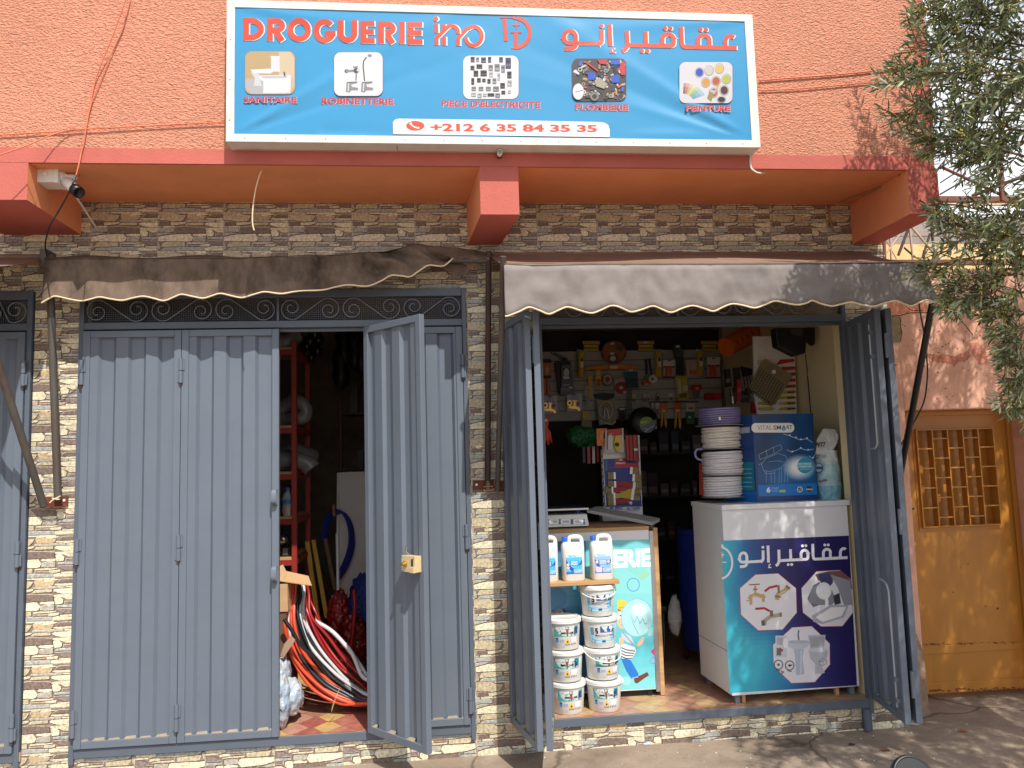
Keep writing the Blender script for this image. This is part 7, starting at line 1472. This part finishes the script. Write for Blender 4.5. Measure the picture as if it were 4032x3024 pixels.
# --- behind, between the counters
BD = thing('plastic_drum', (2.07, 1.02, FL), 'dark blue plastic drum in the gap between the counters', 'drum')
q = MB(); q.lathe([(.19, 0), (.215, .02), (.22, .35), (.225, .37), (.22, .39), (.22, .8), (.20, .86), (.19, .88)], (2.07, 1.02, FL+.12), pm(20, 42, 120, .35), 26); q.build('body', BD)
q = MB(); q.lathe([(.205, .86), (.21, .90), (0, .905)], (2.07, 1.02, FL+.12), pm(20, 42, 120, .35), 26); q.build('lid', BD)
q = MB()
for k in range(3): a_ = k*2.1+.4; q.tube([(2.07+.2*math.cos(a_), 1.02+.2*math.sin(a_), FL+.01), (2.07+.17*math.cos(a_), 1.02+.17*math.sin(a_), FL+.13)], .014, M['black'], 8)
q.build('stand', BD)
q = MB(); q.blob(at(*cC(1235, 740), .75), (.05, .04, .13), M['film'], 18, 14, .22, 5, seed=8); tag(q.build('carrier_bag'), 'translucent plastic carrier bag hanging in front of the blue drum', 'bag')
OCH = thing('office_chair', (1.62, .75, FL), 'black chair leg and seat in the shade behind the low counter', 'chair')
q = MB(); q.box(1.50, 1.70, .85, 1.2, FL+.42, FL+.48, M['black']); q.build('seat', OCH, bevel=.02)
q = MB(); q.tube(smooth_path([(1.66, .86, FL+.42), (1.64, .80, FL+.22), (1.60, .78, FL+.03), (1.50, .85, FL+.012)], 5), .014, M['black'], 8); q.build('leg', OCH)
q = MB(); q.tube(smooth_path([(1.66, 1.18, FL+.42), (1.64, 1.2, FL+.22), (1.60, 1.2, FL+.03), (1.50, 1.2, FL+.012)], 5), .014, M['black'], 8); q.build('leg', OCH)
q = MB(); q.tube([(1.515, .87, FL+.012), (1.515, .87, FL+.42)], .014, M['black'], 8); q.build('leg', OCH)
# shelves of small stock below the panel, coloured dark to stand for shade
DS = thing('stock_rack', (2.1, 2.2, FL), 'rack crowded with small packs behind the counter gap, coloured dark to stand for shade', 'rack')
q = MB(); xa_, xb_ = 1.6, 2.75
for z in (.5, .9, 1.3, 1.7): q.box(xa_, xb_, 2.2, 2.48, FL+z-.1, FL+z-.085, M['dark'])
q.box(xa_-.02, xa_, 2.2, 2.48, FL, 2.0, M['dark']); q.box(xb_, xb_+.02, 2.2, 2.48, FL, 2.0, M['dark']); q.build('rack_frame', DS)
rn = random.Random(12); nb = 0
for z in (.5, .9, 1.3, 1.7):
    x = xa_+.03
    while x < xb_-.08:
        w2, h2 = rn.uniform(.04, .10), rn.uniform(.08, .24); col = rn.choice([(40, 36, 36), (70, 30, 28), (56, 52, 50), (44, 50, 60), (86, 80, 74), (60, 40, 34)])
        q = MB(); q.box(x, x+w2, 2.24, 2.36, FL+z-.0848, FL+z-.0848+h2, pm(*col, .6)); q.box(x+.008, x+w2-.008, 2.2392, 2.2398, FL+z-.05, FL+z-.05+h2*.25, pm(*[min(255, c_+50) for c_ in col], .6)); q.build('boxed_stock', DS); x += w2+rn.uniform(.006, .03); nb += 1
# ---------------------------------------------------------------- store room behind the open leaf
SH = thing('shelving_rack', (-1.15, .95, FL), 'red oxide steel shelving rack with pale wooden shelves in the left shop', 'shelves')
ys0, ys1 = .95, 1.55
pu = at(*cE(202, 1000), ys0).x; x_l = -1.9
RP = M['redpaint']
def post(x, y): q = MB(); q.box(x-.018, x+.018, y-.018, y+.018, FL, 2.72, RP); q.build('post', SH)
post(pu, ys0); post(pu+.0, ys1); post(x_l, ys0); post(x_l, ys1)
sz = [at(*cE(140, v), ys0).z for v in (222, 790, 1125, 1450)]+[at(*cF(230, 175), ys0).z]
q_ = None
for z in sz:
    q = MB(); q.box(x_l, pu-.019, ys0-.01, ys1, z-.012, z+.006, M['wood']); q.build('shelf_board', SH)
    q = MB(); q.box(x_l+.019, pu-.019, ys0-.016, ys0+.012, z-.052, z-.0125, RP); q.box(pu-.016, pu+.016, ys0+.019, ys1-.019, z-.05, z-.012, RP); q.build('shelf_rail', SH)
PVC = mat('grey_pvc_pipe', srgb(120, 118, 116), .35, .1, 9, spec=.5)
def bend(pts, r_, label):
    q = MB(); P = smooth_path(pts, 7); q.tube(P, r_, PVC, 18); d = (P[1]-P[0]).normalized(); q.tube([P[0], P[0]+d*.05], r_*1.14, PVC, 18); d = (P[-2]-P[-1]).normalized(); q.tube([P[-1], P[-1]+d*.05], r_*1.14, PVC, 18); return tag(q.build('pipe_bend'), label, 'pipe', 'grey plastic pipe bends on the red rack')
bend([at(*cE(80, 690), 1.2), at(*cE(190, 610), 1.2), at(*cE(270, 640), 1.2), at(*cE(280, 710), 1.2), at(*cE(200, 740), 1.2), at(*cE(90, 735), 1.2)], .052, 'curled grey plastic pipe bend on the upper shelf of the red rack')
bend([at(*cE(80, 1045), 1.1), at(*cE(200, 1035), 1.1), at(*cE(290, 1060), 1.1), at(*cE(330, 1100), 1.1)], .062, 'large grey plastic pipe bend on the middle shelf of the red rack')
bend([at(*cE(90, 985), 1.35), at(*cE(180, 950), 1.35), at(*cE(300, 990), 1.4), at(*cE(340, 1000), 1.45)], .045, 'rear grey plastic pipe bend behind the large one')
bend([at(*cE(90, 190), 1.0), at(*cE(150, 170), 1.0), at(*cE(210, 130), 1.05)], .055, 'grey plastic pipe bend on the topmost shelf of the red rack')
BO = thing('bottle', at(*cE(152, 1440), 1.0), 'clear plastic bottle of amber liquid with a blue cap on the red rack', 'bottle')
zb2 = sz[3]+.0065; cB2 = at(*cE(152, 1440), 1.0); hb = at(*cE(152, 1235), 1.0).z-zb2
q = MB(); AMB = mat('amber_oil', srgb(176, 130, 30), .15, .05, 5, spec=.6); q.lathe([(.036, .0), (.038, .01), (.038, hb*.38), (0, hb*.385)], (cB2.x, 1.0, zb2), AMB, 20); q.build('liquid', BO)
q = MB(); CLP = film('clear_bottle', (.75, .8, .82), .35, .1); q.lathe([(.039, 0), (.040, hb*.62), (.03, hb*.76), (.013, hb*.86), (.013, hb*.9)], (cB2.x, 1.0, zb2+.0004), CLP, 20); q.build('body', BO)
q = MB(); q.lathe([(.015, hb*.89), (.015, hb), (0, hb*1.002)], (cB2.x, 1.0, zb2), pm(60, 110, 190, .4), 14); q.build('cap', BO)
q = MB(); q.lathe([(.0408, hb*.42), (.0408, hb*.58)], (cB2.x, 1.0, zb2), pm(70, 120, 170, .5), 20); q.build('label', BO)
q = MB(); q.lathe([(.03, 0), (.03, .14), (.026, .15)], (cB2.x-.10, 1.05, zb2), pm(70, 72, 74, .4), 16); tag(q.build('tin'), 'grey cylinder standing left of the amber bottle on the rack', 'tin')
PT = thing('pressure_switch', at(*cF(225, 160), 1.0), 'black pump pressure switch with a silver dial on the lowest shelf of the red rack', 'pump switch')
zz = sz[4]+.0065; a = at(*cF(192, 160), .98); b_ = at(*cF(270, 90), .98)
q = MB(); q.box(a.x, b_.x, .98, 1.08, zz, b_.z, M['black']); q.build('housing', PT, bevel=.006)
q = MB(); q.box(a.x+.012, b_.x-.03, .978, .9805, zz+.012, b_.z-.014, pm(120, 116, 112, .4)); q.build('cover_plate', PT)
c = at(*cF(205, 48), 1.0); q = MB(); q.lathe([(.0, -.02), (.028, -.02), (.032, -.006), (.032, .012)], c, M['steel'], 18, 'y', rot=Matrix.Rotation(.5, 3, 'X')); q.tube([c, Vector((c.x+.01, 1.02, b_.z))], .01, M['black'], 8); q.build('dial', PT)
# hanging glossy floats
rb = random.Random(6)
for k, (x, y, r_) in enumerate(((350, 120, .055), (375, 160, .05), (345, 205, .05), (370, 240, .045), (315, 170, .055), (300, 250, .045), (325, 290, .04), (290, 205, .05))):
    q = MB(); q.lathe([(0, -r_)]+[(r_*math.cos(R(-80+k2*16)), r_*math.sin(R(-80+k2*16))) for k2 in range(11)]+[(0, r_)], at(*cE(x, y), 1.5+.05*(k % 3)), pm(30, 30, 32, .12, .02), 20); tag(q.build('glossy_ball'), 'glossy black ball hanging in a cluster at the top of the left shop doorway', 'ball', 'glossy black balls hung by the doorway')
for j, (x, y, h) in enumerate(((560, 140, 300), (640, 160, 330), (690, 200, 280), (540, 300, 200))):
    q = MB(); a = at(*cE(x, y), 2.4); q.lathe([(.0, .0), (.07, -.03), (.085, -.10), (.07, -.18), (.085, -.26), (.07, -.34), (0, -.40)], a+Vector((0, 0, .1)), M['black'], 14); tag(q.build('black_bundle'), 'bundle of black pots hanging deep in the left shop', 'pots', 'black bundles hung deep in the store')
q = MB(); x0 = at(*cE(545, 600), 3.0).x
for zz_ in (.95, 1.55, 2.1): q.box(x0, .38, 3.0, 3.4, FL+zz_, FL+zz_+.02, pm(70, 46, 34))
q.box(x0-.03, x0, 3.0, 3.04, FL, 2.75, pm(96, 36, 30)); q.box(.34, .38, 3.0, 3.04, FL, 2.75, pm(96, 36, 30)); tag(q.build('dark_shelf'), 'dark shelf unit at the back of the left shop', 'shelves')
rn = random.Random(33)
for k in range(26):
    zz_ = (.97, 1.57, 2.12)[k % 3]; x = x0+.05+rn.uniform(0, 1.1); col = rn.choice([(30, 30, 34), (60, 58, 56), (40, 44, 60), (80, 60, 50), (110, 106, 100)]); w2 = rn.uniform(.05, .14)
    q = MB(); q.box(x, x+w2, 3.06, 3.2, FL+zz_+.0005, FL+zz_+rn.uniform(.08, .3), pm(*col, .4)); tag(q.build('stock_box'), 'dark box on the shelf at the back of the left shop', 'box', 'dark boxes at the back of the left shop')
# leaning shop board
LB = thing('shop_board', at(*cE(640, 2000), 1.15), 'white board lettered in Arabic and French leaning behind the open leaf', 'sign')
Yl = 2.1
q = MB(); q.px([cE(*p) for p in [(512, 1128), (900, 1112), (930, 2200), (505, 2200)]], Yl, .02, M['whitep']); q.build('board', LB)
q = MB(); q.px([cE(*p) for p in [(510, 1128), (528, 1128), (522, 2200), (503, 2200)]], Yl-.03, .03, M['whitep']); q.px([cE(*p) for p in [(528, 1126), (900, 1110), (900, 1124), (528, 1144)]], Yl-.03, .03, M['whitep']); q.build('frame', LB)
pr = Print(lambda u, v, l: at(*cE(u, v), Yl-.002-l)); INK = (40, 40, 60)
def mapL(P): return [cE(625+(u-2211)/692*270, 1250+(v-190)*.62-(u-2211)*.02) for u, v in P]
arab(pr, lambda P: [(*mapL([p])[0],) for p in c7(P)], lambda P: mapL(c8(P)), 0, 0, INK, .32)
pr2 = pr
def tq(t_, x0, x1, y0, y1, dy=-4, b=.02): pr.text(t_, cE(x0, y1), cE(x1, y1+dy), cE(x0, y0), cE(x1, y0+dy), INK, b)
tq('DROGUERIE ino', 625, 900, 1282, 1310, -8, .04)
mono(pr, lambda P: [cE(672+(x-218)*.5, 1345+(y-120)*.6) for x, y in P], 0, 0, INK, .45)
for k, t_ in enumerate(('Sanitaire', 'Robinetterie', "Piece d'electricite", 'Plomberie', 'Peinture')): pr.circ(*cE(636, 1532+k*29), 2, INK); tq(t_, 644, 644+len(t_)*9.5, 1522+k*29, 1540+k*29, -3, .02)
for x, y, r_ in ((760, 1760, 22), (760, 1830, 26), (700, 1720, 16), (800, 1800, 20), (740, 1900, 24), (720, 1940, 20)): pr.circ(*cE(x-10, y), r_*.55, INK); pr.circ(*cE(x-6, y-3), r_*.28, (200, 200, 205))
pr.build('lettering', LB)
# wooden levels, blue hose, pipes
for k, (x0, y0, x1, y1, w2, lab) in enumerate(((360, 60, 440, 640, 30, 'yellow wooden straightedge leaning nearest the red rack'), (405, 50, 500, 600, 28, 'second yellow straightedge leaning beside the first'), (490, 40, 560, 400, 26, 'dusty printed straightedge leaning behind the yellow pair'))):
    q = MB(); Yw = 1.35+k*.08; q.prism([at(*cF(x0, y0), Yw+.1), at(*cF(x0+w2, y0-4), Yw+.1), at(*cF(x1+w2, y1), Yw), at(*cF(x1, y1), Yw)], (0, .025, 0), pm(206, 160, 50, .5) if k < 2 else pm(110, 92, 66, .7)); tag(q.build('straightedge'), lab, 'straightedge')
def coil(name, cx, cy, Y, rx, rz, tilt, n, r_, m_, label, seed, part=(0, 360), jit=.04, grp='hose coils in the left shop doorway'):
    q = MB(); rn = random.Random(seed); c = at(*cF(cx, cy), Y); RM = Matrix.Rotation(tilt[0], 3, 'X') @ Matrix.Rotation(tilt[1], 3, 'Z')
    for k in range(n):
        o = Vector((rn.uniform(-jit, jit), rn.uniform(-.05, .05), rn.uniform(-jit, jit))); s_ = rn.uniform(.70, 1.06); P = []; tw = rn.uniform(-.1, .1); ns_ = 48
        for i_ in range(ns_ if part == (0, 360) else ns_+1):
            a_ = R(part[0]+(part[1]-part[0])*i_/ns_); p = Vector((rx*s_*math.cos(a_), .03*math.sin(2*a_+seed+k), rz*s_*math.sin(a_))); p = Matrix.Rotation(tw, 3, 'Z') @ p; P.append(c+RM @ p+o)
        for p in P:
            if p.z < FL+r_: p.z = FL+r_+.002
            if p.y < .06: p.y = .06
        q.tube(P, r_, m_, 7, closed=part == (0, 360))
    return tag(q.build(name), label, 'hose', grp)
ORG = mat('orange_red_conduit', srgb(206, 76, 44), .35, .12, 6); DRD = mat('dark_red_conduit', srgb(150, 30, 32), .3, .15, 6); BLK = mat('black_hose', srgb(34, 35, 38), .35, .15, 8); GRY = mat('grey_white_conduit', srgb(200, 200, 200), .35, .06, 6)
def fan(ss, r_, m_, label, seed, Y0_, dY):
    "hose strands that drop from one bunch and sweep to the right along the floor"
    q = MB(); rn = random.Random(seed)
    for s_ in ss:
        j = lambda k: rn.uniform(-k, k); mixp = lambda A, B: (A[0]+(B[0]-A[0])*s_, A[1]+(B[1]-A[1])*s_)
        P = [mixp((252, 330), (380, 330)), mixp((250, 430), (400, 430)), mixp((205, 640), (455, 560)), mixp((262, 880), (560, 720)), mixp((420, 1090), (690, 880)), mixp((600, 1185), (800, 1010)), mixp((760, 1215), (880, 1090)), mixp((950, 1180), (1000, 1080)), mixp((1080, 1000), (1060, 930))]
        Y = Y0_+j(.03); pts = [at(*cF(x+j(16), y+j(12)), Y+dY*s_+(.05 if k < 2 else 0)+j(.02)-.02*k) for k, (x, y) in enumerate(P)]
        pts = smooth_path(pts, 6)
        for p in pts: p.z = max(p.z, FL+r_+.002+.01*abs(j(1))); p.y = max(p.y, .1)
        q.tube(pts, r_, m_, 8)
    return tag(q.build('hose_coil'), label, 'hose', 'hose coils in the left shop doorway')
fan([.0, .04, .07, .11, .16, .22, .30], .0115, ORG, 'bunch of orange red conduit sweeping along the front of the hose heap', 1, .40, .10)
fan([.20, .24, .28, .33, .37, .42, .46], .0125, BLK, 'bunch of thick black hoses through the middle of the heap', 2, .42, .10)
fan([.10, .50, .56, .62], .011, GRY, 'pale grey conduit strands among the black and red hoses', 3, .44, .10)
fan([.05, .13, .26, .40, .52, .60, .68, .76, .84, .92], .011, DRD, 'bunch of dark red conduit at the back of the hose heap', 4, .52, .08)
q = MB(); q.tube(smooth_path([at(*cF(x, y), Y) for x, y, Y in ((212, 605, .22), (270, 690, .22), (330, 790, .24), (430, 885, .28), (520, 1010, .36), (600, 1100, .4))], 6), .012, BLK, 10); tag(q.build('hose_end'), 'cut end of black hose sticking out at the front of the heap', 'hose')
q = MB(); P = [at(*cF(x, y), .2) for x, y in ((215, 780), (262, 725), (292, 752), (262, 800), (205, 885), (186, 860))]; q.prism(P, (0, .003, 0), pm(170, 140, 120, .3)); tag(q.build('tape_strip'), 'strip of clear brown tape stuck on the orange conduit', 'tape')
q = MB(); q.tube(smooth_path([at(*cF(x, y), .85) for x, y in ((706, 400), (712, 520), (700, 680), (680, 880), (700, 960))], 6), .014, DRD, 10); tag(q.build('pipe_length'), 'dark red pipe length standing upright behind the hose heap', 'pipe')
for x, y, Y, rd, col, lab, sd in ((600, 600, 1.15, (.085, .085, .20), (150, 28, 26), 'shiny red wrapped plastic roll leaning behind the hoses', 3), (700, 760, 1.0, (.11, .10, .18), (120, 24, 26), 'lower crumpled red wrapped roll by the hose heap', 6)):
    q = MB(); q.blob(at(*cF(x, y), Y), rd, mat('red_wrap_%d' % sd, srgb(*col), .2, .35, 10, bump=1.0, bs=20, bdist=.03, spec=.6), 44, 34, .14, 6, seed=sd); tag(q.build('wrapped_roll'), lab, 'roll')
q = MB(); q.blob(at(*cF(790, 520), 1.1), (.13, .10, .24), mat('blue_net', srgb(24, 46, 120), .35, .5, 40, bump=1.0, bs=40, bdist=.03), 44, 34, .10, 7, seed=4); tag(q.build('net_bag'), 'bulging blue net sack behind the open door leaf', 'bag')
BH = pm(26, 44, 160, .4)
q = MB()
for k in range(7): q.tube(smooth_path([at(*cE(x+k*5, y+k*3), 1.95+.012*k) for x, y in ((405, 1620), (420, 1480), (470, 1410), (540, 1410), (590, 1500), (600, 1640), (560, 1780), (500, 1880))], 6), .011, BH, 8)
tag(q.build('hose_coil'), 'blue hose coil hung on the corner of the white leaning board', 'hose', 'hose coils in the left shop doorway')
q = MB(); q.tube([at(*cE(484, 1360), 1.93), at(*cE(490, 1440), 1.95)], .012, M['wood'], 8); tag(q.build('hook_peg'), 'short wooden peg holding the blue hose', 'peg')
q = MB(); q.tube([at(*cF(588, 0), 1.16), at(*cF(594, 400), 1.1)], .012, GRY, 10); tag(q.build('pipe_length'), 'pale grey pipe standing left of the leaning board', 'pipe')
for k, pts in enumerate((((640, 780, 700, 860, 760, 1000, 812, 1040)), ((430, 620, 560, 700, 700, 860, 800, 1010)))):
    q = MB(); q.tube(smooth_path([at(*cF(pts[i_], pts[i_+1]), .50-.04*(i_ // 2)+k*.06) for i_ in (0, 2, 4, 6)], 6), .014, GRY, 10); tag(q.build('pipe_length'), ('thick grey white pipe lying low across the hose heap', 'long grey white pipe slanting over the hose heap')[k], 'pipe')
# cardboard box and sacks
CB = thing('cardboard_box', at(*cF(215, 450), .35), 'open cardboard box with raised flap at the left of the doorway', 'box'); CBM = mat('brown_cardboard', srgb(196, 158, 116), .85, .08, 8, stretch=(1, 1, 3))
q = MB(); q.px([cF(*p) for p in [(90, 372), (236, 360), (240, 552), (90, 560)]], .30, .30, CBM); q.build('body', CB)
q = MB(); q.mesh([at(*cF(212, 345), .32), at(*cF(408, 372), .26), at(*cF(385, 306), .45), at(*cF(222, 270), .5)], [(0, 1, 2, 3)], CBM); q.mesh([at(*cF(120, 330), .32), at(*cF(215, 345), .32), at(*cF(232, 280), .45), at(*cF(205, 225), .5), at(*cF(150, 250), .5)], [(0, 1, 2, 3, 4)], CBM); o = q.build('flap', CB); md = o.modifiers.new('thick', 'SOLIDIFY'); md.thickness = .005
q = MB(); q.box(-1.35, at(*cF(236, 500), .3).x-.01, .31, .58, FL, at(*cF(200, 556), .3).z, pm(110, 84, 64)); tag(q.build('crate'), 'brown crate under the cardboard box, mostly behind the shut leaf', 'crate')
SKM = mat('sack_film', srgb(178, 184, 190), .28, .15, 9, bump=1.0, bs=16, bdist=.03, dirt=srgb(110, 160, 200), ds=6, damt=.9, spec=.55)
for x, y, Y, rd, lab, sd in ((262, 1150, .22, (.075, .10, .11), 'shiny white and blue plastic sack slumped on the tiled floor', 2), (190, 1230, .12, (.06, .09, .16), 'front white sack with black lettering beside the shut leaf', 5), (205, 990, .26, (.05, .08, .10), 'upper white plastic sack resting against the crate', 9)):
    q = MB(); c = at(*cF(x, y), Y); c.z = max(c.z, FL+rd[2]*1.02); q.blob(c, rd, SKM, 44, 34, .09, 3.0, seed=sd); tag(q.build('plastic_sack'), lab, 'sack')
q = MB()
for k in range(3): q.tube(smooth_path([at(*cF(548, 1262), .10), at(*cF(560+k*4, 1200), .11), at(*cF(600+k*5, 1110-k*12), .13)], 5), .0012, M['wood'], 4)
tag(q.build('straw_stalk'), 'dry straw stalk lying on the patterned tiles', 'straw')
# ---------------------------------------------------------------- moped whose mirror peeps into the frame
MO = thing('moped', (1.05, -3.25, 0), 'parked moped of which only the round black mirror shows at the bottom edge', 'moped')
MY = -2.95; mc = at(3600, 3068, MY); mr_ = abs(at(3684, 3070, MY).x-at(3516, 3070, MY).x)/2
RMX = Matrix.Rotation(-.5, 3, 'X')
q = MB(); q.lathe([(mr_*.86, -.004), (mr_*.94, -.007), (mr_, .0), (mr_*1.0, .012), (mr_*.7, .03), (0, .036)], mc, M['black'], 32, 'y', rot=RMX); mo_m = q.build('mirror', MO)
GL = bpy.data.materials.new('mirror_glass'); GL.use_nodes = True; p_ = GL.node_tree.nodes['Principled BSDF']; p_.inputs['Metallic'].default_value = 1; p_.inputs['Roughness'].default_value = .06; p_.inputs['Base Color'].default_value = (.62, .66, .6, 1)
q = MB(); q.lathe([(0, -.0035), (mr_*.87, -.0032)], mc, GL, 32, 'y', rot=RMX); q.build('mirror_glass', mo_m)
hx, hy, hz_ = mc.x-.05, MY+.04, mc.z-.20
q = MB(); q.tube(smooth_path([mc+Vector((0, .03, -.02)), (mc.x-.01, MY+.05, mc.z-.10), (hx, hy, hz_)], 5), .006, M['black'], 8); q.build('mirror_stem', mo_m)
q = MB(); q.tube(smooth_path([(hx+.10, hy+.06, hz_-.01), (hx, hy, hz_), (hx-.28, hy-.06, hz_+.01), (hx-.56, hy, hz_), (hx-.66, hy+.06, hz_-.01)], 6), .012, M['black'], 10); q.build('handlebar', MO)
fx, fy = hx-.28, hy-.10
q = MB(); q.tube([(fx, fy, hz_), (fx, fy-.22, .30)], .022, M['steel'], 10); q.build('fork', MO)
for wy, nm in ((fy-.26, 'wheel'), (fy-.26-1.1, 'wheel')):
    q = MB(); q.tube([(fx, wy+.24*math.cos(a_*.1571), .29+.24*math.sin(a_*.1571)) for a_ in range(40)], .04, M['black'], 10, closed=True); w0 = q.build(nm, MO)
    q = MB(); q.tube([(fx, wy+.205*math.cos(a_*.1571), .29+.205*math.sin(a_*.1571)) for a_ in range(40)], .012, M['steel'], 8, closed=True)
    for k in range(6): q.tube([(fx, wy, .29), (fx, wy+.2*math.cos(k*1.047), .29+.2*math.sin(k*1.047))], .008, M['steel'], 6)
    q.build('rim', w0)
q = MB(); q.tube(smooth_path([(fx, fy-.05, hz_-.12), (fx, fy-.30, .42), (fx, fy-.75, .36), (fx, fy-1.2, .52), (fx, fy-1.36, .30)], 5), .035, pm(140, 30, 34, .3), 10); q.build('body_frame', MO)
q = MB(); q.blob((fx, fy-.95, .66), (.11, .32, .06), M['black'], 18, 10, .0); q.build('seat', MO)
q = MB(); q.box(fx-.12, fx+.12, fy-.75, fy-.25, .26, .29, M['black']); q.tube([(fx+.1, fy-.5, .27), (fx+.2, fy-.45, .012)], .01, M['steel'], 8); q.build('footboard', MO)
# dry leaves and pebbles on the pavement
rl_ = random.Random(8)
for k, (u, v, col) in enumerate(((3790, 2897, (150, 84, 40)), (3482, 2958, (96, 40, 24)), (3353, 2935, (60, 40, 30)), (3856, 2778, (44, 38, 34)))):
    p = atz(u, v, gz(0, 0)); p.z = gz(p.x, p.y)+.004; q = MB(); d = Vector((rl_.uniform(-1, 1), rl_.uniform(-.4, .4), 0)).normalized(); s_ = Vector((-d.y, d.x, .25)); L_ = .035
    q.mesh([p-d*L_, p+s_*.011, p+d*L_+Vector((0, 0, .008)), p-s_*.011+Vector((0, 0, .012))], [(0, 1, 2, 3)], pm(*col, .8)); tag(q.build('fallen_leaf'), ('curled orange brown leaf on the pavement below the yellow door', 'dark red brown leaf lying near the right folding door', 'small blackish leaf under the shop threshold', 'tiny dark leaf near the cracked concrete by the yellow door')[k], 'leaf')
q = MB()
for k in range(170):
    x, y = rl_.uniform(.2, 4.6), rl_.uniform(-1.4, -.05); s_ = rl_.uniform(.002, .006)*(2 if rl_.random() < .06 else 1); q.blob((x, y, gz(x, y)+s_*.4), (s_*1.3, s_, s_*.7), pm(206, 196, 180, .8) if k % 3 else pm(120, 100, 84, .9), 6, 4, .1, 2, seed=k)
tag(q.build('grit', recalc=False), 'scattered pale grit and crumbs on the pavement', 'grit', kind='stuff')
